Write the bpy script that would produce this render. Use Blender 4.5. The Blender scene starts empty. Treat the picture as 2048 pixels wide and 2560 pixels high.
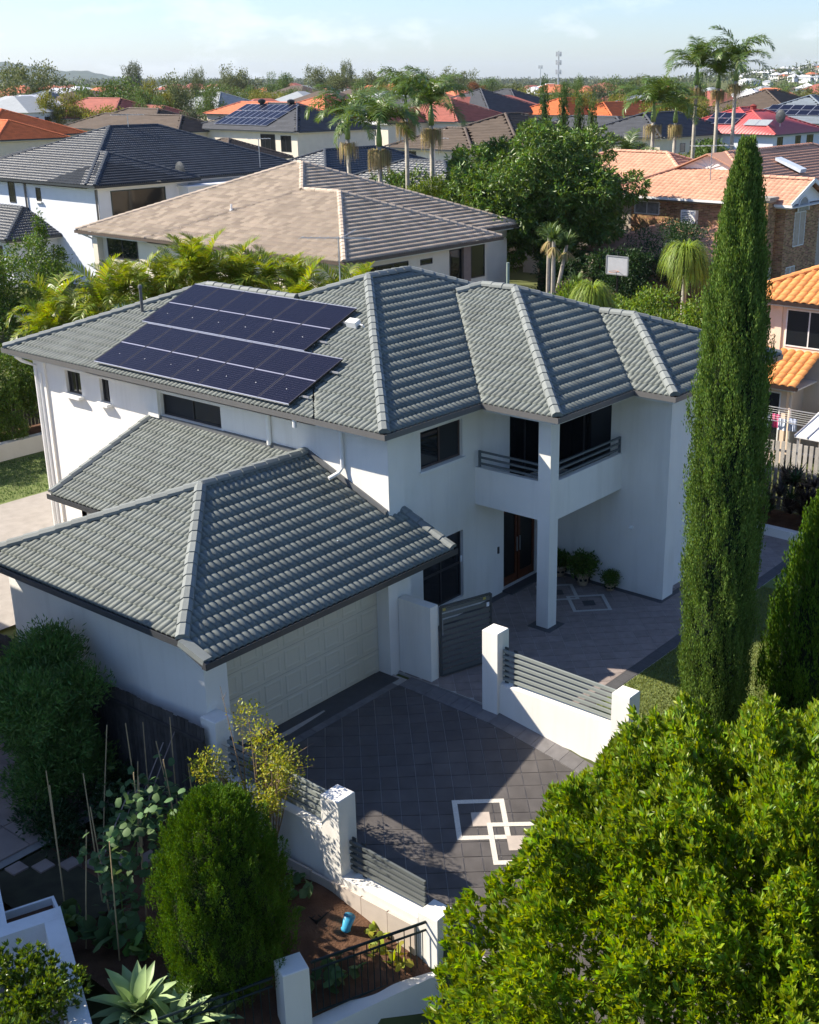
import bpy, math, random
import numpy as np
from mathutils import Vector, Matrix
random.seed(7); RNG = np.random.default_rng(11)
SC = bpy.context.scene
COL = SC.collection
# ------------------------------------------------------------------ camera
cam_d = bpy.data.cameras.new('camera'); CAM = bpy.data.objects.new('camera', cam_d); COL.objects.link(CAM)
CAMPOS = Vector((-18.287, -16.892, 12.716))
PITCH, YAW = math.radians(19.784), math.radians(37.4535)
CAM.location = CAMPOS
CAM.rotation_euler = (math.radians(90) - PITCH, 0, YAW - math.radians(90))
cam_d.sensor_fit = 'VERTICAL'; cam_d.sensor_height = 36; cam_d.lens = 36 * 3023.2 / 2560
cam_d.shift_x = -(1230.3 - 1024) / 2560
cam_d.clip_start = 0.3; cam_d.clip_end = 20000
SC.camera = CAM
# ------------------------------------------------------------------ sky and sun
SUN_DIR = Vector((-0.60, 1.07, 1.0)).normalized()          # towards the sun
EL = math.asin(SUN_DIR.z); AZ = math.atan2(SUN_DIR.x, SUN_DIR.y)
W = bpy.data.worlds.new('World'); SC.world = W; W.use_nodes = True
wn = W.node_tree.nodes; wl = W.node_tree.links
bg = wn['Background']
sky = wn.new('ShaderNodeTexSky'); sky.sky_type = 'NISHITA'; sky.sun_disc = False
sky.sun_elevation = EL; sky.sun_rotation = AZ
sky.air_density = 1.0; sky.dust_density = 0.5; sky.ozone_density = 1.6
geo = wn.new('ShaderNodeNewGeometry')
mp = wn.new('ShaderNodeMapping'); mp.inputs['Scale'].default_value = (1, 1, 2.4)
tc = wn.new('ShaderNodeTexCoord'); wl.new(tc.outputs['Generated'], mp.inputs['Vector'])
cn = wn.new('ShaderNodeTexNoise'); cn.inputs['Scale'].default_value = 13.0; cn.inputs['Detail'].default_value = 9; cn.inputs['Roughness'].default_value = .58
wl.new(mp.outputs['Vector'], cn.inputs['Vector'])
cr = wn.new('ShaderNodeValToRGB'); cr.color_ramp.elements[0].position = .53; cr.color_ramp.elements[1].position = .72
wl.new(cn.outputs['Fac'], cr.inputs['Fac'])
sx = wn.new('ShaderNodeSeparateXYZ'); wl.new(tc.outputs['Generated'], sx.inputs[0])
el = wn.new('ShaderNodeMapRange'); el.inputs['From Min'].default_value = .085; el.inputs['From Max'].default_value = .02
wl.new(sx.outputs['Z'], el.inputs['Value'])
mu = wn.new('ShaderNodeMath'); mu.operation = 'MULTIPLY'; wl.new(cr.outputs['Color'], mu.inputs[0]); wl.new(el.outputs['Result'], mu.inputs[1])
mu2 = wn.new('ShaderNodeMath'); mu2.operation = 'MULTIPLY'; mu2.inputs[1].default_value = .6; wl.new(mu.outputs[0], mu2.inputs[0])
mxc = wn.new('ShaderNodeMix'); mxc.data_type = 'RGBA'; wl.new(mu2.outputs[0], mxc.inputs['Factor'])
wb = wn.new('ShaderNodeMix'); wb.data_type = 'RGBA'; wb.blend_type = 'MULTIPLY'; wb.inputs['Factor'].default_value = 1; wb.inputs['B'].default_value = (.93, 1.06, 1.36, 1)
wl.new(sky.outputs['Color'], wb.inputs['A']); wl.new(wb.outputs['Result'], mxc.inputs['A']); mxc.inputs['B'].default_value = (8.8, 9.2, 9.8, 1)
wl.new(mxc.outputs['Result'], bg.inputs['Color']); bg.inputs['Strength'].default_value = 0.07
sl = bpy.data.lights.new('sun', 'SUN'); sl.energy = 5.0; sl.angle = math.radians(.5); sl.color = (1, .915, .78)
so = bpy.data.objects.new('sun', sl); COL.objects.link(so)
so.rotation_euler = (-SUN_DIR).to_track_quat('-Z', 'Y').to_euler(); so.location = (-20, 30, 40)
SC.view_settings.view_transform = 'Standard'; SC.view_settings.look = 'None'
SC.view_settings.exposure = 1.1; SC.view_settings.gamma = 1.0
SC.cycles.max_bounces = 6; SC.cycles.diffuse_bounces = 3; SC.cycles.glossy_bounces = 3; SC.cycles.transmission_bounces = 4
SC.cycles.transparent_max_bounces = 6; SC.cycles.caustics_reflective = False; SC.cycles.caustics_refractive = False
# ------------------------------------------------------------------ materials
MATS = {}
def mat(name, col, rough=.8, var=.12, scale=6.0, bump=0.0, bscale=60.0, spec=.3, metal=0.0, island=0.0, hue=None, obj=0.0, streak=False, stain=0.0):
    if name in MATS: return MATS[name]
    m = bpy.data.materials.new(name); m.use_nodes = True; n = m.node_tree.nodes; l = m.node_tree.links
    p = n['Principled BSDF']; p.inputs['Roughness'].default_value = rough; p.inputs['Metallic'].default_value = metal
    p.inputs['Specular IOR Level'].default_value = spec
    tcn = n.new('ShaderNodeTexCoord')
    no = n.new('ShaderNodeTexNoise'); no.inputs['Scale'].default_value = scale; no.inputs['Detail'].default_value = 6
    l.new(tcn.outputs['Object'], no.inputs['Vector'])
    hv = n.new('ShaderNodeHueSaturation'); hv.inputs['Color'].default_value = (*col, 1)
    mr = n.new('ShaderNodeMapRange'); mr.inputs['From Min'].default_value = .25; mr.inputs['From Max'].default_value = .75
    mr.inputs['To Min'].default_value = 1 - var; mr.inputs['To Max'].default_value = 1 + var
    l.new(no.outputs['Fac'], mr.inputs['Value'])
    val = mr.outputs['Result']
    if island > 0 or obj > 0:
        if island > 0:
            g = n.new('ShaderNodeNewGeometry'); src = g.outputs['Random Per Island']; amt = island
        else:
            g = n.new('ShaderNodeObjectInfo'); src = g.outputs['Random']; amt = obj
        m2 = n.new('ShaderNodeMapRange'); m2.inputs['To Min'].default_value = 1 - amt; m2.inputs['To Max'].default_value = 1 + amt
        l.new(src, m2.inputs['Value'])
        mm = n.new('ShaderNodeMath'); mm.operation = 'MULTIPLY'; l.new(val, mm.inputs[0]); l.new(m2.outputs['Result'], mm.inputs[1]); val = mm.outputs[0]
        if hue:
            m3 = n.new('ShaderNodeMapRange'); m3.inputs['To Min'].default_value = .5 - hue; m3.inputs['To Max'].default_value = .5 + hue
            wn_ = n.new('ShaderNodeMath'); wn_.operation = 'FRACT'; w2 = n.new('ShaderNodeMath'); w2.operation = 'MULTIPLY'; w2.inputs[1].default_value = 7.31
            l.new(src, w2.inputs[0]); l.new(w2.outputs[0], wn_.inputs[0]); l.new(wn_.outputs[0], m3.inputs['Value']); l.new(m3.outputs['Result'], hv.inputs['Hue'])
    l.new(val, hv.inputs['Value'])
    colout = hv.outputs['Color']
    if stain > 0:
        s2 = n.new('ShaderNodeTexNoise'); s2.inputs['Scale'].default_value = .9; s2.inputs['Detail'].default_value = 8; s2.inputs['Roughness'].default_value = .65
        mps = n.new('ShaderNodeMapping'); mps.inputs['Scale'].default_value = (3.2, 3.2, .3) if streak else (1, 1, .35); l.new(tcn.outputs['Object'], mps.inputs['Vector']); l.new(mps.outputs['Vector'], s2.inputs['Vector'])
        rr = n.new('ShaderNodeMapRange'); rr.inputs['From Min'].default_value = .5; rr.inputs['From Max'].default_value = .8; rr.inputs['To Max'].default_value = stain
        l.new(s2.outputs['Fac'], rr.inputs['Value'])
        mx = n.new('ShaderNodeMix'); mx.data_type = 'RGBA'; l.new(rr.outputs['Result'], mx.inputs['Factor']); l.new(colout, mx.inputs['A'])
        mx.inputs['B'].default_value = (col[0] * .55, col[1] * .53, col[2] * .48, 1); colout = mx.outputs['Result']
    l.new(colout, p.inputs['Base Color'])
    if bump > 0:
        nb = n.new('ShaderNodeTexNoise'); nb.inputs['Scale'].default_value = bscale; nb.inputs['Detail'].default_value = 4
        l.new(tcn.outputs['Object'], nb.inputs['Vector'])
        bu = n.new('ShaderNodeBump'); bu.inputs['Strength'].default_value = bump; bu.inputs['Distance'].default_value = .02
        l.new(nb.outputs['Fac'], bu.inputs['Height']); l.new(bu.outputs['Normal'], p.inputs['Normal'])
    MATS[name] = m; return m
def leafmat(name, col, var=.3, hue=.03, rough=.5, trans=.3, spec=.35):
    if name in MATS: return MATS[name]
    m = mat(name, col, rough, .18, .8, spec=spec, island=var, hue=hue)
    n = m.node_tree.nodes; l = m.node_tree.links; p = n['Principled BSDF']; out = n['Material Output']
    t = n.new('ShaderNodeBsdfTranslucent'); ms = n.new('ShaderNodeMixShader'); ms.inputs[0].default_value = trans
    src = p.inputs['Base Color'].links[0].from_socket
    hs = n.new('ShaderNodeHueSaturation'); hs.inputs['Saturation'].default_value = 1.15; hs.inputs['Value'].default_value = 1.5; hs.inputs['Hue'].default_value = .485
    l.new(src, hs.inputs['Color']); l.new(hs.outputs['Color'], t.inputs['Color'])
    l.new(p.outputs[0], ms.inputs[1]); l.new(t.outputs[0], ms.inputs[2]); l.new(ms.outputs[0], out.inputs['Surface'])
    return m
WHITE = mat('render_white', (.80, .77, .71), .85, .04, 1.2, .25, 260, .15, stain=.26, streak=True)
OFFWHITE = mat('render_offwhite', (.76, .75, .72), .85, .05, 1.5, .25, 220, .15, stain=.3, streak=True)
TRIMW = mat('trim_white', (.78, .77, .74), .5, .03)
GUTTER = mat('gutter_steel', (.125, .122, .118), .35, .05, 3)
DGUT = mat('gutter_dark', (.035, .04, .045), .4, .06, 3)
TILE = mat('tile_grey_green', (.150, .166, .150), .62, .16, 2.5, .3, 180, .35, island=.10, stain=.38)
CAPM = mat('ridge_grey', (.185, .20, .19), .65, .14, 3, .3, 150, .3, obj=.12, stain=.3)
CAPJ = mat('ridge_grey_joined', (.19, .215, .215), .6, .10, 3, .3, 150, .35, island=.1)
MORTAR = mat('mortar', (.42, .42, .41), .9, .15, 8)
GLASS = mat('window_glass', (.010, .012, .014), .04, .2, 2, spec=.6)
SCREEN = mat('fly_screen', (.02, .023, .027), .6, .15, 60)
FRAME = mat('window_frame_dark', (.045, .042, .042), .45, .05)
SLATE = mat('slate_tile', (.098, .088, .083), .6, .22, 3.5, .5, 90, .25, obj=.08, stain=.4)
SLATEJ = mat('slate_tile_joined', (.098, .088, .083), .6, .22, 3.5, .5, 90, .25, island=.08, stain=.4)
PAVE = mat('court_tile', (.25, .205, .185), .7, .18, 5, .4, 90, .25, obj=.10)
PAVEJ = mat('court_tile_joined', (.25, .205, .185), .7, .18, 5, .4, 90, .25, island=.10)
PAVED = mat('border_tile', (.075, .073, .075), .6, .15, 5, .3, 90)
GROUT = mat('grout', (.42, .38, .34), .95, .1, 12)
MOSAIC = mat('mosaic_white', (.66, .61, .52), .8, .16, 40, .5, 120)
BUFF = mat('buff_tile', (.46, .39, .33), .75, .12, 6)
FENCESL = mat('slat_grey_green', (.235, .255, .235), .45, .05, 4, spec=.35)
FENCED = mat('slat_dark', (.055, .06, .062), .45, .06, 4, spec=.35)
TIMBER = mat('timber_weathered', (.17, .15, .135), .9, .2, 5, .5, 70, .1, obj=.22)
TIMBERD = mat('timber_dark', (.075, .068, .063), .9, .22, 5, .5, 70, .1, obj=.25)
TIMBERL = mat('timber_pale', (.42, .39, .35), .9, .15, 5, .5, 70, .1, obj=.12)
BARK = mat('bark', (.14, .11, .085), .95, .3, 9, .8, 40, .1)
PALMBARK = mat('palm_bark', (.36, .33, .28), .9, .2, 6, .5, 30, .1)
SHAFT = mat('palm_crownshaft', (.16, .24, .07), .5, .15, 5)
CANE = mat('cane', (.42, .31, .17), .7, .2, 9)
SOIL = mat('soil', (.115, .062, .038), .95, .35, 3.5, .9, 30, .1)
BLACK = mat('black_plastic', (.012, .012, .012), .4, .1)
STEEL = mat('galvanised', (.45, .46, .47), .35, .08, 4, metal=.6)
ALU = mat('aluminium', (.72, .72, .74), .3, .04, 4, metal=.7)
CELL = mat('solar_cell', (.007, .0075, .018), .3, .12, 2, spec=.12)
BACK = mat('solar_backing', (.11, .10, .14), .35, .05, 2, spec=.5)
BLUEPOT = mat('blue_plastic', (.05, .32, .52), .35, .06)
CONC = mat('concrete', (.31, .28, .25), .9, .12, 3, .4, 80, stain=.3)
PATH = mat('path_stone', (.33, .25, .21), .9, .2, 3, .5, 60, obj=.12)
CREAM = mat('cream_render', (.70, .60, .45), .85, .05, 2)
CREAM2 = mat('pale_cream_render', (.72, .64, .52), .85, .05, 2)
WHITEFAR = mat('white_wall_far', (.74, .74, .74), .85, .04, 2)
BLUEWHITE = mat('cool_white_wall', (.66, .68, .72), .85, .04, 2)
PEACH = mat('peach_render', (.70, .56, .43), .85, .05, 2)
DOORP = mat('garage_door_cream', (.60, .55, .43), .5, .03, 3)
WOOD = mat('door_timber', (.10, .03, .012), .4, .3, 7)
RAILM = mat('rail_grey', (.11, .125, .13), .4, .05)
IRON = mat('iron_green_black', (.012, .022, .022), .4, .1)
TERRA = mat('terracotta_pot', (.42, .22, .13), .8, .15, 8)
# ------------------------------------------------------------------ mesh helpers
def mesh_np(name, V, F, m, parent=None, smooth=False, link=True):
    V = np.asarray(V, np.float32).reshape(-1, 3); F = np.asarray(F, np.int32)
    me = bpy.data.meshes.new(name); k = F.shape[1]
    me.vertices.add(len(V)); me.vertices.foreach_set('co', V.ravel())
    me.loops.add(F.size); me.loops.foreach_set('vertex_index', F.ravel())
    me.polygons.add(len(F)); me.polygons.foreach_set('loop_start', np.arange(len(F), dtype=np.int32) * k)
    me.polygons.foreach_set('loop_total', np.full(len(F), k, np.int32))
    if smooth: me.polygons.foreach_set('use_smooth', np.ones(len(F), bool))
    me.update(calc_edges=True); me.validate()
    me.materials.append(m)
    if not link: return me
    return ob(name, me, parent)
def ob(name, me, parent=None):
    o = bpy.data.objects.new(name, me); COL.objects.link(o)
    if parent is not None: o.parent = parent
    return o
class MB:
    def __init__(s): s.v = []; s.f = []
    def poly(s, pts):
        i = len(s.v); s.v += [tuple(p) for p in pts]; s.f.append(tuple(range(i, i + len(pts)))); return s
    def box(s, x0, x1, y0, y1, z0, z1):
        if x1 < x0: x0, x1 = x1, x0
        if y1 < y0: y0, y1 = y1, y0
        i = len(s.v); s.v += [(x, y, z) for z in (z0, z1) for x, y in ((x0, y0), (x1, y0), (x1, y1), (x0, y1))]
        s.f += [tuple(i + k for k in q) for q in ((3, 2, 1, 0), (4, 5, 6, 7), (0, 1, 5, 4), (1, 2, 6, 5), (2, 3, 7, 6), (3, 0, 4, 7))]; return s
    def hexa(s, b, t):
        i = len(s.v); s.v += [tuple(p) for p in b] + [tuple(p) for p in t]
        s.f += [tuple(i + k for k in q) for q in ((3, 2, 1, 0), (4, 5, 6, 7), (0, 1, 5, 4), (1, 2, 6, 5), (2, 3, 7, 6), (3, 0, 4, 7))]; return s
    def bar(s, p, q, w, h, up=(0, 0, 1)):
        p, q = Vector(p), Vector(q); d = (q - p).normalized(); up = Vector(up)
        a = d.cross(up)
        if a.length < 1e-4: a = d.cross(Vector((1, 0, 0)))
        a = a.normalized() * w / 2; b = a.cross(d).normalized() * h / 2
        return s.hexa([p - a - b, p + a - b, q + a - b, q - a - b], [p - a + b, p + a + b, q + a + b, q - a + b])
    def tube(s, pts, rs, n=8, cap=True):
        pts = [Vector(p) for p in pts]
        if not hasattr(rs, '__len__'): rs = [rs] * len(pts)
        i0 = len(s.v); a = None
        for k, p in enumerate(pts):
            d = (pts[min(k + 1, len(pts) - 1)] - pts[max(k - 1, 0)]).normalized()
            if a is None: a = d.cross(Vector((0.13, .3, 1)) if abs(d.z) < .9 else Vector((1, 0, 0)))
            a = (a - d * a.dot(d)).normalized(); b = d.cross(a)
            for j in range(n):
                t = 2 * math.pi * j / n; s.v.append(tuple(p + (a * math.cos(t) + b * math.sin(t)) * rs[k]))
        for k in range(len(pts) - 1):
            for j in range(n):
                s.f.append((i0 + k * n + j, i0 + k * n + (j + 1) % n, i0 + (k + 1) * n + (j + 1) % n, i0 + (k + 1) * n + j))
        if cap:
            s.f.append(tuple(i0 + j for j in range(n))[::-1]); s.f.append(tuple(i0 + (len(pts) - 1) * n + j for j in range(n)))
        return s
    def lathe(s, prof, c=(0, 0, 0), n=16):
        return s.tube([(c[0], c[1], c[2] + z) for r, z in prof], [max(r, 1e-3) for r, z in prof], n)
    def build(s, name, m, parent=None, smooth=False):
        me = bpy.data.meshes.new(name); me.from_pydata(s.v, [], s.f); me.materials.append(m)
        if smooth: me.polygons.foreach_set('use_smooth', [True] * len(me.polygons))
        me.update(); return ob(name, me, parent)
def tag(o, label=None, cat=None, group=None, kind=None):
    if label: o['label'] = label
    if cat: o['category'] = cat
    if group: o['group'] = group
    if kind: o['kind'] = kind
    return o
def thing(name, label, cat, loc=(0, 0, 0), group=None, rz=0):
    o = bpy.data.objects.new(name, None); COL.objects.link(o); o.location = loc; o.rotation_euler.z = rz
    o.empty_display_size = .2
    return tag(o, label, cat, group)
def copy_tree(o, parent=None):
    c = o.copy(); COL.objects.link(c); c.parent = parent
    for ch in list(o.children): copy_tree(ch, c)
    return c
# things whose parts are modelled in world coordinates
WC = {}
def wthing(name, label, cat, loc, group=None):
    o = thing(name, label, cat, loc, group); WC[o.name] = Matrix.Translation(-Vector(loc)); return o
_ob = ob
def ob(name, me, parent=None):
    o = _ob(name, me, parent)
    if parent is not None and parent.name in WC: o.matrix_parent_inverse = WC[parent.name]
    return o
# ------------------------------------------------------------------ hip roofs
# block = dict(x0,x1,y0,y1,z,g='' sides without a slope, ext={side:m}, lim={side:m})
def BL(x0, x1, y0, y1, z, g='', ext=None, lim=None): return dict(x0=x0, x1=x1, y0=y0, y1=y1, z=z, g=g.split(), ext=ext or {}, lim=lim or {})
def bheight(b, x, y, m):
    d = np.full(np.broadcast(x, y).shape, 1e9)
    if 'x0' not in b['g']: d = np.minimum(d, x - b['x0'])
    if 'x1' not in b['g']: d = np.minimum(d, b['x1'] - x)
    if 'y0' not in b['g']: d = np.minimum(d, y - b['y0'])
    if 'y1' not in b['g']: d = np.minimum(d, b['y1'] - y)
    inside = (x > b['x0'] - 1e-6) & (x < b['x1'] + 1e-6) & (y > b['y0'] - 1e-6) & (y < b['y1'] + 1e-6)
    return np.where(inside, b['z'] + m * d, -1e9)
SIDES = {'x0': ((0, 1), 1), 'x1': ((0, 1), -1), 'y0': ((1, 0), 1), 'y1': ((1, 0), -1)}
def sxy(b, side, u, s):
    if side == 'x0': return b['x0'] + s, u
    if side == 'x1': return b['x1'] - s, u
    if side == 'y0': return u, b['y0'] + s
    return u, b['y1'] - s
def snrm(side, m):
    q = math.sqrt(1 + m * m)
    return {'x0': (-m / q, 0, 1 / q), 'x1': (m / q, 0, 1 / q), 'y0': (0, -m / q, 1 / q), 'y1': (0, m / q, 1 / q)}[side]
def column_ranges(blocks, bi, side, us, m):
    b = blocks[bi]; ax = 'y' if side[0] == 'x' else 'x'
    half = (b['x1'] - b['x0']) if side[0] == 'x' else (b['y1'] - b['y0'])
    half = min(half, b['lim'].get(side, 1e9))
    e = b['ext'].get(side, 0)
    S = np.linspace(1e-4, half - 1e-4, 260)
    U, SS = np.meshgrid(us, S, indexing='ij')
    X, Y = sxy(b, side, U, SS)
    own = b['z'] + m * SS
    ok = own <= bheight(b, X, Y, m) + 1e-4
    for k, o in enumerate(blocks):
        if k != bi: ok &= own >= bheight(o, X, Y, m) - 1e-3 * (1 if k > bi else -1)
    lo = np.full(len(us), 1.0); hi = np.full(len(us), 0.0)
    anyk = ok.any(1)
    first = ok.argmax(1); last = ok.shape[1] - 1 - ok[:, ::-1].argmax(1)
    lo[anyk] = S[first[anyk]]; hi[anyk] = S[last[anyk]]
    lo[anyk & (first == 0)] = -e
    return lo, hi
def roll(t, amp): return amp * np.abs(np.sin(np.pi * t)) ** .75
def tiled_face(blocks, bi, side, m, w=.30, rolls=2, nc=12, g=.32, th=.033, amp=.05, flat=False):
    """tile courses of one slope: returns V, F (quads), whole-tile list"""
    b = blocks[bi]; q = math.sqrt(1 + m * m); gp = g / q
    a0, a1 = (b['y0'], b['y1']) if side[0] == 'x' else (b['x0'], b['x1'])
    n = int(math.ceil((a1 - a0) / w)); js = np.arange(n * nc + 1); us = np.minimum(a0 + js * w / nc, a1)
    lo, hi = column_ranges(blocks, bi, side, us, m)
    if not (hi > lo).any(): return None
    nr = np.array(snrm(side, m)); V = []; F = []; whole = []; cnt = 0
    prof = roll((js % nc) / nc * rolls, amp) if not flat else np.zeros(len(js))
    smin = lo[hi > lo].min(); smax = hi[hi > lo].max(); e = -b['ext'].get(side, 0)
    k0 = int(math.floor((smin - e) / gp)); k1 = int(math.ceil((smax - e) / gp))
    for k in range(k0, k1):
        s0, s1 = e + k * gp, e + (k + 1) * gp
        A = np.maximum(lo, s0); B = np.minimum(hi, s1); ok = (B - A) > .004
        for i in range(n):
            sl = slice(i * nc, (i + 1) * nc + 1); o = ok[sl]
            if o.sum() < 2: continue
            uu, aa, bb, pp = us[sl], A[sl], B[sl], prof[sl]
            idx = np.nonzero(o)[0]
            if len(idx) == nc + 1 and (aa <= s0 + 1e-4).all() and (bb >= s1 - 1e-4).all() and uu[-1] - uu[0] > w * .98: whole.append((uu[0], s0, len(F), cnt))
            idx = np.arange(idx[0], idx[-1] + 1)
            u_, a_, b_, p_ = uu[idx], aa[idx], np.maximum(bb[idx], aa[idx]), pp[idx]
            r = len(idx)
            for (ss, off) in ((a_, p_ - .012), (a_, p_ + th * (1 - (a_ - s0) / gp)), (b_, p_ + th * (1 - (b_ - s0) / gp))):
                X, Y = sxy(b, side, u_, ss); Z = b['z'] + m * ss
                V.append(np.stack([X + nr[0] * off, Y + nr[1] * off, Z + nr[2] * off], 1))
            f = np.arange(r - 1)
            for lvl in (0, 1): F.append(np.stack([cnt + lvl * r + f, cnt + lvl * r + f + 1, cnt + (lvl + 1) * r + f + 1, cnt + (lvl + 1) * r + f], 1))
            cnt += 3 * r
    if not V: return None
    return V, F, whole
def tile_proto(name, m_, w, rolls, nc, g, th, amp):
    """one whole tile in local coordinates: x along eave, y up slope, z normal"""
    j = np.arange(nc + 1); u = j * w / nc; p = roll(j / nc * rolls, amp); r = nc + 1; z = np.zeros(r)
    V = np.concatenate([np.stack([u, z, p - .012], 1), np.stack([u, z, p + th], 1), np.stack([u, z + g, p], 1)])
    f = np.arange(nc); F = np.concatenate([np.stack([l * r + f, l * r + f + 1, (l + 1) * r + f + 1, (l + 1) * r + f], 1) for l in (0, 1)])
    return mesh_np(name, V, F, m_, smooth=False, link=False)
def face_matrix(b, side, m, u, s):
    q = math.sqrt(1 + m * m); n = Vector(snrm(side, m))
    up = {'x0': Vector((1, 0, m)), 'x1': Vector((-1, 0, m)), 'y0': Vector((0, 1, m)), 'y1': Vector((0, -1, m))}[side] / q
    e = up.cross(n)
    x, y = sxy(b, side, u, s); M = Matrix.Identity(4)
    for r in range(3): M[r][0] = e[r]; M[r][1] = up[r]; M[r][2] = n[r]
    M.translation = Vector((x, y, b['z'] + m * s)); return M, e
CAPV = [(-.125, -.03), (-.115, .03), (-.05, .085), (.05, .085), (.115, .03), (.125, -.03)]
def cap_mesh(name, m_, L=.36, k=1.0):
    mb = MB(); a = [(0, y * k * 1.06, z * k + .022) for y, z in CAPV]; b = [(L + .05, y * k, z * k) for y, z in CAPV]
    n = len(CAPV); mb.v = a + b
    mb.f = [(i, i + 1, n + i + 1, n + i) for i in range(n - 1)] + [tuple(range(n))[::-1], tuple(range(n, 2 * n))]
    me = bpy.data.meshes.new(name); me.from_pydata(mb.v, [], mb.f); me.materials.append(m_); return me
def ridge_lines(blocks, m):
    """hip and ridge segments on the visible envelope (low end first)"""
    out = []
    for bi, b in enumerate(blocks):
        wx, wy = b['x1'] - b['x0'], b['y1'] - b['y0']; L = []
        gx0, gx1, gy0, gy1 = [s in b['g'] for s in ('x0', 'x1', 'y0', 'y1')]
        if (gx0 and gx1) and (gy0 or gy1): continue
        if gx1 and gy0 and gy1: continue
        alongx = (wx > wy or gx0 or gx1) and not (gy0 or gy1)
        t = (wy if alongx else wx) / 2
        if alongx:
            ax0 = b['x0'] if gx0 else b['x0'] + t; ax1 = b['x1'] if gx1 else b['x1'] - t; yr = b['y0'] + t
            A, B = (ax0, yr, b['z'] + m * t), (ax1, yr, b['z'] + m * t)
            if not gx0: L += [((b['x0'], b['y0'], b['z']), A), ((b['x0'], b['y1'], b['z']), A)]
            if not gx1: L += [((b['x1'], b['y0'], b['z']), B), ((b['x1'], b['y1'], b['z']), B)]
        else:
            ay0 = b['y0'] if gy0 else b['y0'] + t; ay1 = b['y1'] if gy1 else b['y1'] - t; xr = b['x0'] + t
            A, B = (xr, ay0, b['z'] + m * t), (xr, ay1, b['z'] + m * t)
            if not gy0: L += [((b['x0'], b['y0'], b['z']), A), ((b['x1'], b['y0'], b['z']), A)]
            if not gy1: L += [((b['x0'], b['y1'], b['z']), B), ((b['x1'], b['y1'], b['z']), B)]
        if (Vector(A) - Vector(B)).length > .1: L.append((A, B))
        for p, q in L:
            p, q = np.array(p), np.array(q); n = 200; T = np.linspace(0, 1, n); P = p + (q - p) * T[:, None]
            ok = np.ones(n, bool)
            for k, o in enumerate(blocks):
                if k != bi: ok &= P[:, 2] > bheight(o, P[:, 0], P[:, 1], m) + .004
            i = 0
            while i < n:
                if ok[i]:
                    j = i
                    while j + 1 < n and ok[j + 1]: j += 1
                    if j - i > 2: out.append((Vector(P[i]), Vector(P[j])))
                    i = j + 1
                else: i += 1
    return out
def eave_runs(blocks, bi, side, m):
    b = blocks[bi]; a0, a1 = (b['y0'], b['y1']) if side[0] == 'x' else (b['x0'], b['x1'])
    us = np.linspace(a0 + 1e-3, a1 - 1e-3, 240); X, Y = sxy(b, side, us, np.full(240, -.02 - b['ext'].get(side, 0)))
    ok = np.ones(240, bool)
    for k, o in enumerate(blocks):
        if k != bi: ok &= bheight(o, X, Y, m) < b['z'] - .3
        if k != bi: ok &= ~((bheight(o, X, Y, m) > -1e8) & (bheight(o, X, Y, m) > b['z'] - .3))
    for k, o in enumerate(blocks[:bi]):      # a neighbour with the same eave line already carries the gutter
        if side not in o['g'] and abs(o[side] - b[side]) < .02 and abs(o['z'] - b['z']) < .02:
            c0, c1 = (o['y0'], o['y1']) if side[0] == 'x' else (o['x0'], o['x1']); ok &= ~((us > c0) & (us < c1))
    runs = []; i = 0
    while i < 240:
        if ok[i]:
            j = i
            while j + 1 < 240 and ok[j + 1]: j += 1
            if us[j] - us[i] > .1:
                lo_, hi_ = us[i], us[j]
                for o in blocks[:bi]:      # meet the neighbour's gutter exactly
                    c0, c1 = (o['y0'], o['y1']) if side[0] == 'x' else (o['x0'], o['x1'])
                    if abs(c0 - hi_) < .06: hi_ = c0
                    if abs(c1 - lo_) < .06: lo_ = c1
                cont = lambda u: any(k != bi and side not in o['g'] and abs(o[side] - b[side]) < .02 and abs(o['z'] - b['z']) < .02 and (o['y0'] if side[0] == 'x' else o['x0']) < u < (o['y1'] if side[0] == 'x' else o['x1']) for k, o in enumerate(blocks))
                runs.append((lo_, hi_, .07 if i == 0 and not cont(lo_ - .1) else 0, .07 if j == 239 and not cont(hi_ + .1) else 0))
            i = j + 1
        else: i += 1
    return runs
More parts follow.
